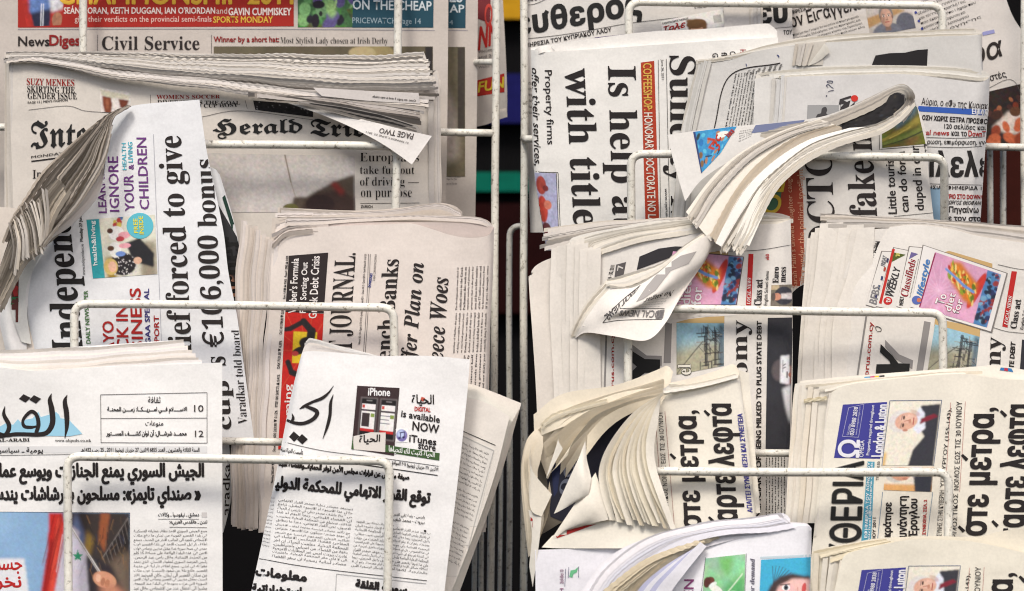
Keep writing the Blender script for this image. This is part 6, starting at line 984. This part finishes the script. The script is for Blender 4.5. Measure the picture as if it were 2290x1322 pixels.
K0 = np.array([(872, 196, 20), (700, 310, 34), (560, 490, 46), (500, 640, 50), (516, 780, 52), (560, 920, 50)], float); K1 = np.array([(852, 226, 44), (806, 330, 58), (772, 470, 68), (784, 610, 74), (836, 770, 76), (915, 956, 70)], float)
for k in range(13):
    t = (k/12)**.85; r = K0*(1-t)+K1*t; r[2:5, 0] += 7*math.sin(k*2.1); r[3:, 0] += 6*math.sin(k*1.3+1); r[5, 1] += 16*math.sin(k*2.7)
    b2 = r+np.array([(0, 22, -4), (34, 34, -10), (46, 26, -14), (50, 12, -14), (46, 6, -12), (34+6*math.sin(k), 4, -10)])
    leaf([tuple(v) for v in r], [tuple(v) for v in b2], 16, (250-(k % 3)*4, 244-(k % 3)*5, 230-(k % 3)*8), w=.8, st=5)
    if k in (2, 5, 8, 10): p.edges([U(v[0]+2, v[1]+2, v[2]+14) for v in r], [U(v[0]+10, v[1]+7, v[2]+12) for v in r], 3, tail=(4, 1, -2), jit=3, tone=(236, 224, 200), saw=.9, wob=.5, tj=1)
leaf([(240, 1010, 30), (300, 985, 38), (540, 915, 40), (670, 890, 40), (745, 900, 42), (915, 910, 46)], [(180, 1075, 30), (300, 1080, 38), (560, 1080, 46), (700, 1080, 50), (800, 1080, 54), (930, 1080, 60)], 12, (246, 240, 226))
p.shape([U(262, 1012)[:2], U(300, 985)[:2], U(430, 950)[:2], U(490, 943)[:2], U(330, 1000)[:2], U(268, 1022)[:2]], (170, 44, 40), 'red_print')
# bundle drooping over the left post
for k in range(7):
    x = k*9
    leaf([(150+x*.2, 400+k*10, 4+k*2), (95+x*.6, 470+k*12, 18+k*3), (66+x*.7, 600, 30+k*3), (66+x, 740, 34+k*3), (80+x*1.4, 900, 34+k*3), (105+x*.7, 1130-k*14, 24+k*3)],
         [(190, 440+k*10, 2+k*2), (150+x*.4, 560+k*5, 10+k*3), (130+x*.5, 660, 16+k*3), (140+x*.6, 800, 22+k*3), (150+x*.8, 920, 24+k*3), (160, 1080-k*8, 18+k*3)], 2, (236-k*2, 226-k*2, 206-k*2), w=2)
leaf([(115, 500, 44), (130, 640, 54), (238, 775, 58)], [(105, 700, 44), (120, 860, 52), (180, 900, 56)], 4, (240, 232, 216), st=5)
leaf([(106, 860, 40), (125, 1000, 42), (110, 1180, 36)], [(180, 905, 52), (165, 1060, 50), (130, 1300, 40)], 4, (242, 236, 224), st=5); p.shape([U(118, 900)[:2], U(130, 915)[:2], U(122, 1120)[:2], U(112, 1090)[:2]], (176, 44, 40), 'red_print')
leaf([(236, 775, 50), (215, 900, 40), (150, 1075, 34)], [(225, 700, 40), (190, 900, 30), (130, 1060, 26)], 2, (214, 200, 176), st=6)

def greek(p, X, Y, full):
    """prints of the cream weekly's front page; (X, Y) = shift of the second copy"""
    m = lambda q: [(a+X, b+Y) for a, b in q]; BLU = (66, 66, 150)
    p.patch(m([(1885, 905), (1984, 899), (1968, 1026), (1865, 1024)]), BLU, 'blue_advert')
    p.text('London & Luton', m([(1974, 1021), (1984, 905), (1949, 1021), (1962, 905)]), 'S', (236, 236, 244), .3, 'advert_lettering', lift=1.6); p.text('Properties required throughout', m([(1946, 1018), (1957, 906), (1937, 1018), (1949, 906)]), 'S', (220, 220, 236), 0, 'advert_lettering', lift=1.6)
    p.text('Ω', m([(1920, 1023), (1922, 985), (1873, 1021), (1877, 984)]), '', (236, 236, 244), 2, 'advert_logo', lift=1.6); p.text('OMEGA', m([(1931, 1022), (1933, 985), (1921, 1022), (1923, 985)]), '', (226, 226, 240), .3, 'advert_logo', lift=1.6)
    p.text('020 8988 2838', m([(1909, 974), (1919, 911), (1900, 973), (1910, 910)]), 'S', (226, 226, 240), 0, 'advert_lettering', lift=1.6); p.text('CALL NOW', m([(1898, 973), (1904, 948), (1893, 973), (1899, 948)]), '', (226, 226, 240), 0, 'advert_lettering', lift=1.6); p.text('www.omegalettings.com', m([(1917, 973), (1926, 910), (1912, 973), (1921, 909)]), '', (200, 200, 226), 0, 'advert_lettering', lift=1.6)
    for l_ in ([(1884, 976), (1898, 912)], [(1898, 912), (1932, 904)], [(1884, 976), (1920, 978)], [(1920, 978), (1932, 904)]): p.rule(m(l_), .9, (190, 190, 220), lift=1.6)
    a = Pic(142, 112, (232, 226, 212), 1.2)   # portrait turned on its side: draw it upright then turn
    b = Pic(112, 142, (234, 228, 214), 1.2); b.rect(0, 128, 40, 142, (226, 190, 120), 2)
    a = Pic(142, 112, (234, 228, 214), 1.2)
    a.poly([(10, 70), (62, 60), (142, 84), (142, 112), (10, 112)], (62, 60, 70), 1).poly([(8, 0), (0, 0), (0, 10)], (200, 150, 90)).poly([(16, 64), (56, 56), (64, 96), (30, 112), (12, 100)], (236, 236, 240), 1)
    a.poly([(48, 74), (66, 80), (50, 112), (34, 112), (44, 90)], (130, 40, 54), 1)
    # head seen sideways: top of head to the left of the picture
    p.pic(m([(1992, 898), (2105, 897), (2087, 1041), (1974, 1041)]), side_man(), 'portrait_photograph')
    p.rules([m([(1990, 896), (2106, 895)]), m([(2106, 895), (2088, 1042)]), m([(1990, 896), (1972, 1042)])], 1.2, (96, 110, 140))
    p.text('ΥΠΟΥΡΓΟΥ (155-143),', m([(2113, 1090), (2130, 913), (2102, 1090), (2119, 913)]), '', BLK, .1, 'subheading'); p.text('ΝΟΜΟΣ ΕΩΣ ΤΙΣ 30 ΙΟΥΝΙΟΥ', m([(2144, 1096), (2152, 898), (2133, 1096), (2139, 898)]), '', BLK, .1, 'subheading')
    p.rules([m([(2126, 900), (2114, 1100)]), m([(2159, 898), (2146, 1100)])], .9, (190, 120, 110))
    p.text('ιστε μετρα,', m([(2221, 1212), (2242, 912), (2158, 1212), (2178, 912)]), 'SG', (38, 33, 33), 1.2); p.text('παρτε λεφτα', m([(2307, 1214), (2326, 905), (2226, 1214), (2245, 905)]), 'SG', (38, 33, 33), 1.2)
    for x, y in ((2157, 1024), (2150, 1184), (2225, 1172), (2244, 926)): p.brush([(x+X-6, y+Y-7, 6), (x+X+6, y+Y+5, 8)], (38, 33, 33), 'accent')
def side_man():
    a = Pic(112, 142, (234, 228, 212), 1.2); a.rect(0, 112, 6, 142, (220, 180, 110), 2)
    a.poly([(68, 10), (112, 6), (112, 142), (56, 142), (62, 108), (84, 78), (66, 52), (70, 30)], (58, 58, 66), 1)
    a.poly([(66, 12), (78, 26), (84, 60), (70, 72), (58, 62), (60, 26)], (226, 230, 242), 1).poly([(72, 38), (100, 28), (110, 34), (82, 46), (70, 52)], (128, 40, 56), 1)
    a.ell(28, 44, 27, 25, (222, 218, 214), -8, .2).ell(40, 44, 25, 19, (222, 172, 150), -8, .15).ell(44, 38, 16, 9, (238, 200, 180), -8, .6, .7)
    a.ell(34, 36, 2.2, 4.5, (70, 50, 46), 0, .3).ell(34, 53, 2.2, 4.5, (70, 50, 46), 0, .3).line(30, 32, 29, 41, 2, (150, 130, 120)).line(30, 49, 29, 58, 2, (150, 130, 120)).line(36, 44, 46, 42, 2, (180, 120, 100)).ell(48, 44, 3, 5, (196, 138, 118), 0, .4).line(56, 37, 56, 51, 2.4, (170, 84, 80)).ell(40, 64, 6, 3, (200, 140, 120), 0, .4).ell(58, 26, 12, 5, (190, 140, 120), 30, .5, .5)
    return a.noise(.05, 4, 3)
p = Paper('newspaper', 'cream Greek weekly with blue property advert and two sideways portraits, lower right', 'newspaper', (2050, 1400), CR, group=G3, d=446)
p.sheet('back_leaf', [[(1789, 852, -20), (1927, 839, -20), (2060, 829, -20), (2180, 820, -20), (2231, 816, -18), (2262, 822, -14), (2340, 836, -14)], [(1784, 950, -20), (2000, 950, -20), (2340, 950, -14)]], thick=4, tone=(248, 242, 230))
p.shape([(1933, 843), (1978, 840), (1978, 844), (1933, 847)], (60, 150, 200)); p.shape([(1946, 842), (1956, 841), (1956, 845), (1946, 846)], (200, 60, 120), lift=1.5); p.shape([(1956, 841), (1966, 840), (1966, 844), (1956, 845)], (230, 200, 60), lift=1.5); p.shape([(1967, 840), (1978, 839), (1978, 843), (1967, 844)], BLK, lift=1.5)
p.shape([(2238, 822), (2262, 824), (2266, 832), (2236, 828)], (50, 120, 180)); p.shape([(2246, 823), (2254, 824), (2254, 830), (2246, 829)], (190, 50, 70), lift=1.4)
p.sheet('back_leaf', [[(1779, 858, -12), (1860, 850, -12), (1990, 842, -12), (2140, 832, -12)], [(1763, 1037, -12), (1990, 1037, -12), (2140, 1000, -12)], [(1757, 1170, -12), (1990, 1170, -12), (2140, 1170, -12)]], thick=5, tone=(244, 238, 226))
f = p.sheet('front_page', [[(1860, 874, -2), (1880, 865, 2), (1930, 855, 5), (2045, 843, 8), (2120, 837, 8), (2164, 837, 6), (2200, 842, 10), (2243, 848, 12), (2290, 850, 8), (2340, 850, 8)], [(1840, 1000, -2), (1900, 995, 5), (2100, 990, 8), (2340, 990, 6)], [(1816, 1230, -4), (1900, 1230, 4), (2340, 1230, 4)], [(1800, 1400, -4), (2000, 1400), (2340, 1400)]], thick=14, step=9)
greek(p, 0, 0, True)
a = Pic(108, 60, (224, 170, 110), 1.2).rect(0, 0, 108, 44, (236, 228, 214), 2).poly([(56, 6), (108, 10), (108, 60), (70, 60), (66, 30)], (56, 58, 68), 1).poly([(54, 0), (84, 0), (66, 26)], (230, 232, 240), 1).ell(24, 20, 22, 20, (208, 204, 200), 0, .2).ell(36, 18, 22, 17, (214, 158, 134), 0, .2).ell(30, 12, 2, 4, (60, 44, 40)).line(26, 8, 25, 16, 2, (120, 100, 90)).line(32, 16, 44, 14, 2, (170, 110, 90)).ell(46, 30, 6, 3, (190, 130, 110)).noise(.06, 4, 2)
p.pic([(1980, 1044), (2088, 1044), (2083, 1100), (1976, 1096)], a, 'portrait_photograph'); p.rule([(1974, 1100), (1960, 1230)], 1.4, (130, 150, 170)); p.rule([(2086, 1100), (2070, 1230)], 1.2, (130, 150, 170))
p.text('ΕΥΘΕΡΙΑ', [(1922, 1290), (1932, 1032), (1850, 1290), (1866, 1032)], 'S', (150, 146, 140), 3.4, 'masthead'); p.text('ΕΥΘΕΡΙΑ', [(1922, 1290), (1932, 1032), (1850, 1290), (1866, 1032)], 'S', (30, 26, 26), 1.6, 'masthead', lift=2.2)
p.patch([(1940, 1032), (1956, 1033), (1948, 1212), (1926, 1212)], (84, 164, 190), 'blue_strip'); p.text('ΕΒΔΟΜΑΔΙΑΙΑ ΕΦΗΜΕΡΙΔΑ ΤΟΥ ΑΟΝΔΙΝΟΥ', [(1936, 1290), (1946, 1034), (1929, 1290), (1940, 1034)], '', (236, 244, 246), .4, 'strip_lettering', lift=1.6); p.text('e-mail: michael@eleftheria.co.uk', [(1945, 1260), (1953, 1034), (1938, 1260), (1947, 1034)], '', (236, 244, 246), .3, 'strip_lettering', lift=1.6)
p.text('30 ΙΟΥΝΙΟΥ 2011', [(1957, 1250), (1959, 1158), (1950, 1250), (1952, 1158)], 'x' if 0 else '', BLK, .5, 'date_line'); p.text('ΤΙΜΗ £0.50', [(1965, 1074), (1968, 1032), (1959, 1074), (1962, 1032)], '', BLK, .2, 'price')
p.text('κράτησε', [(1996, 1200), (1998, 1124), (1974, 1200), (1978, 1124)], '', BLK, 1.3); p.text('συνάντηση', [(2033, 1214), (2033, 1110), (2006, 1214), (2008, 1110)], '', BLK, 1.3); p.text('Έρογλου', [(2056, 1200), (2056, 1116), (2032, 1200), (2034, 1116)], '', BLK, 1.3); p.text('ΣΥΝΕΧΕΙΑ, ΣΕΛ. 2', [(2071, 1196), (2074, 1118), (2063, 1196), (2066, 1118)], '', (180, 50, 44), .7, 'page_reference')
p.text('ΕΜΠΙΣΤΟΣΥΝΗΣ ΣΤΗΝ ΚΥΒΕΡΝΗ', [(2103, 1240), (2112, 1096), (2092, 1240), (2101, 1096)], '', BLK, .1, 'subheading'); p.text('ΕΦΑΡΜΟΣΤΙΚΟΣ', [(2138, 1240), (2143, 1104), (2127, 1240), (2132, 1104)], '', BLK, .1, 'subheading')
p.edges([(1779, 860, -12), (1770, 960, -12), (1763, 1037, -12), (1757, 1170, -12)], [(1856, 878, -2), (1844, 960, -2), (1838, 1040, -2), (1820, 1200, -2)], 5, tail=(12, 0, -3), jit=3, wob=1.6, saw=.1, tone=(244, 236, 222), var=.07, seed=8, pw=1.3)
p.edges([(1797, 893, -6), (1850, 885, -6)], [(1798, 898, -4), (1852, 889, -4)], 3, tail=(0, 5, -2), jit=3, tone=(240, 228, 196), saw=.9)
p.edges([(1800, 862, -8), (1950, 846, -8), (2120, 832, -8), (2200, 830, -8)], [(1862, 874, 0), (1930, 856, 4), (2045, 844, 7), (2120, 838, 8)], 4, tail=(0, 6, -2), jit=6, tone=(244, 236, 220), wob=1)

p = Paper('newspaper', 'lowest cream Greek weekly with the same blue advert, in the bottom right corner', 'newspaper', (2100, 1500), CR, group=G3, d=560)
p.sheet('back_leaf', [[(1816, 1233, -14), (1860, 1222, -14), (1911, 1213, -14), (1966, 1204, -14), (2085, 1199, -14), (2183, 1201, -14), (2230, 1190, -14), (2290, 1181, -14), (2340, 1176, -14)], [(1820, 1400, -14), (2085, 1400, -14), (2340, 1400, -14)]], thick=5, tone=(240, 232, 214))
f = p.sheet('front_page', [[(1884, 1248, -2), (1900, 1236, 2), (1966, 1219, 6), (2030, 1208, 8), (2085, 1207, 8), (2150, 1209, 8), (2203, 1216, 10), (2290, 1236, 8), (2340, 1244, 6)], [(1862, 1340, -2), (2000, 1330, 6), (2340, 1330, 6)], [(1850, 1420, -2), (2000, 1420, 6), (2340, 1420, 6)]], thick=12, step=9, tone=(244, 238, 222))
greek(p, 42, 370, False)
p.edges([(1818, 1234, -10), (1860, 1224, -10), (1911, 1214, -10), (1985, 1204, -10)], [(1860, 1252, -3), (1884, 1243, -2), (1930, 1228, 2), (2000, 1212, 5)], 6, tail=(0, 7, -2), jit=5, tone=(236, 224, 196), wob=1, var=.14)
p.edges([(1820, 1236, -10), (1818, 1400, -10)], [(1876, 1254, -2), (1858, 1400, -2)], 5, tail=(12, 0, -3), jit=3, wob=1.4, saw=.1, tone=(240, 232, 216), var=.1)

# --- glossy white magazine-paper bottom left of the right rack ---
p = Paper('newspaper', 'bright white bluish paper with a green picture and a woman on turquoise, bottom edge', 'newspaper', (1500, 1500), (250, 250, 255), d=560)
p.sheet('back_leaf', [[(1197, 1230, -20), (1300, 1226, -20), (1420, 1218, -20), (1500, 1190, -20)], [(1198, 1400, -20), (1500, 1400, -20)]], thick=6, tone=(248, 247, 253))
p.text('Σελίδα 13', up(1252, 1260, 1305, 1274), '', (140, 80, 120), .3, 'page_number'); p.rules([[(1265, 1272), (1263, 1312)], [(1294, 1267), (1294, 1292)], [(1272, 1268), (1271, 1292)]], 1, (60, 60, 110)); p.text('Η', up(1252, 1260, 1326, 1316), 'S', (140, 80, 120), .3, 'page_number'); p.shape([(1273, 1290), (1276, 1276), (1286, 1274), (1293, 1268), (1290, 1280), (1282, 1284), (1280, 1292)], (110, 190, 140), 'map_print')
f = p.sheet('front_page', [[(1560, 1208, 0), (1600, 1196, 4), (1690, 1187, 8), (1769, 1178, 8), (1806, 1176, 2), (1815, 1182, -16)], [(1480, 1260, 0), (1560, 1250, 6), (1690, 1250, 10), (1790, 1250, 6), (1814, 1250, -16)], [(1410, 1330, -2), (1500, 1320, 6), (1690, 1320, 10), (1790, 1320, 6), (1812, 1320, -16)], [(1380, 1420, -2), (1600, 1420, 8), (1790, 1420, 4), (1810, 1420, -16)]], thick=12, step=8)
a = Pic(96, 96, (150, 206, 160), 1.3).noise(.2, 18, 3, True).poly([(30, 0), (70, 0), (60, 40), (40, 30)], (120, 190, 110), 4).poly([(50, 60), (96, 40), (96, 96), (44, 96)], (96, 180, 110), 5).ell(16, 50, 10, 8, (110, 60, 50), 20).ell(8, 54, 8, 12, (90, 50, 46)).ell(30, 70, 18, 8, (244, 244, 236), 30).ell(22, 60, 10, 5, (240, 244, 236), -30).ell(76, 84, 16, 8, (248, 250, 246), 20).line(40, 96, 90, 40, 3, (220, 240, 210)).noise(.08, 4, 3)
p.pic([(1578, 1249), (1667, 1239), (1664, 1345), (1570, 1345)], a); p.rules([[(1578, 1247), (1566, 1345)], [(1669, 1238), (1665, 1345)]], 1, (60, 70, 70)); p.text('popular demand', [(1689, 1370), (1691, 1249), (1676, 1370), (1678, 1249)], 'RI', (110, 104, 120), .2, 'subheading'); p.text('WOMEN', [(1546, 1425), (1552, 1296), (1526, 1425), (1530, 1296)], '', (140, 70, 120), .7)
a = Pic(112, 92, (70, 178, 216), 1.2)
for k in range(10): a.line(30, 60, 30+math.cos(-.2-k*.16)*50, 60+math.sin(-.2-k*.16)*44, 1.2, (70, 56, 60))
a.poly([(10, 92), (24, 60), (44, 40), (70, 34), (96, 40), (112, 40), (112, 56), (70, 60), (40, 92)], (74, 60, 60), 2).poly([(30, 92), (42, 62), (72, 46), (112, 48), (112, 92)], (242, 196, 190), 2).ell(58, 66, 9, 7, (250, 246, 246)).ell(58, 66, 5, 6, (70, 80, 90)).ell(58, 66, 2.5, 3, (20, 20, 24)).line(46, 60, 66, 58, 2.2, (60, 44, 44)).line(48, 54, 62, 48, 2.4, (90, 66, 60)).ell(98, 68, 5, 12, (214, 90, 90), 8).line(84, 66, 84, 78, 2, (220, 150, 146)).noise(.03, 4, 3)
p.pic([(1702, 1252), (1813, 1246), (1812, 1340), (1698, 1340)], a); p.patch([(1700, 1245), (1813, 1240), (1813, 1245), (1700, 1250)], (206, 222, 230), lift=.6)
p.sheet('folded_leaf', [[(1500, 1192, 0), (1614, 1164, 4), (1690, 1160, 4), (1740, 1148, 0), (1757, 1150, -4), (1767, 1160, -6)], [(1500, 1230, 4), (1614, 1200, 6), (1690, 1196, 6), (1740, 1190, 4), (1768, 1190, -4)]], tone=(246, 245, 250), wob=.6)
p.sheet('folded_leaf', [[(1340, 1262, 6), (1400, 1222, 8), (1480, 1196, 10), (1600, 1180, 10), (1690, 1185, 10), (1750, 1170, 6), (1800, 1170, 0), (1814, 1180, -8)], [(1250, 1400, 0), (1330, 1330, 10), (1440, 1280, 12), (1560, 1230, 12), (1690, 1196, 10), (1750, 1186, 8), (1800, 1186, 2), (1814, 1188, -8)]], tone=(244, 242, 246), wob=1)
p.edges([(1270, 1400, 14), (1310, 1330, 16), (1352, 1270, 16), (1410, 1222, 16), (1500, 1186, 14), (1614, 1162, 10), (1740, 1147, 4)], [(1330, 1400, 18), (1372, 1320, 20), (1430, 1265, 22), (1500, 1225, 20), (1580, 1196, 18), (1690, 1184, 14), (1768, 1172, 8)], 13, tail=(8, 10, -4), jit=8, wob=2, tone=(240, 238, 244), var=.12, m=130, seed=41, tj=6)
p.edges([(1300, 1400, 20), (1340, 1330, 22), (1400, 1280, 24), (1480, 1236, 22), (1560, 1204, 18)], [(1390, 1400, 22), (1410, 1335, 24), (1460, 1280, 26), (1520, 1236, 24), (1590, 1200, 18)], 12, tail=(8, 8, -4), jit=14, wob=2.4, tone=(228, 214, 186), var=.25, m=110, seed=44, saw=1.2, tj=7)
for k in range(4):
    leafp = [[(1388+k*16, 1420, 26+k), (1420+k*14, 1330, 28+k), (1478+k*10, 1272, 30+k), (1566, 1218-k*2, 20+k)], [(1420+k*16, 1420, 22+k), (1450+k*14, 1340, 24+k), (1506+k*8, 1284, 26+k), (1580, 1222, 16+k)]]
    p.sheet('page', leafp, step=6, wob=.8, tone=(250, 249, 255) if k % 2 else (206, 208, 236))
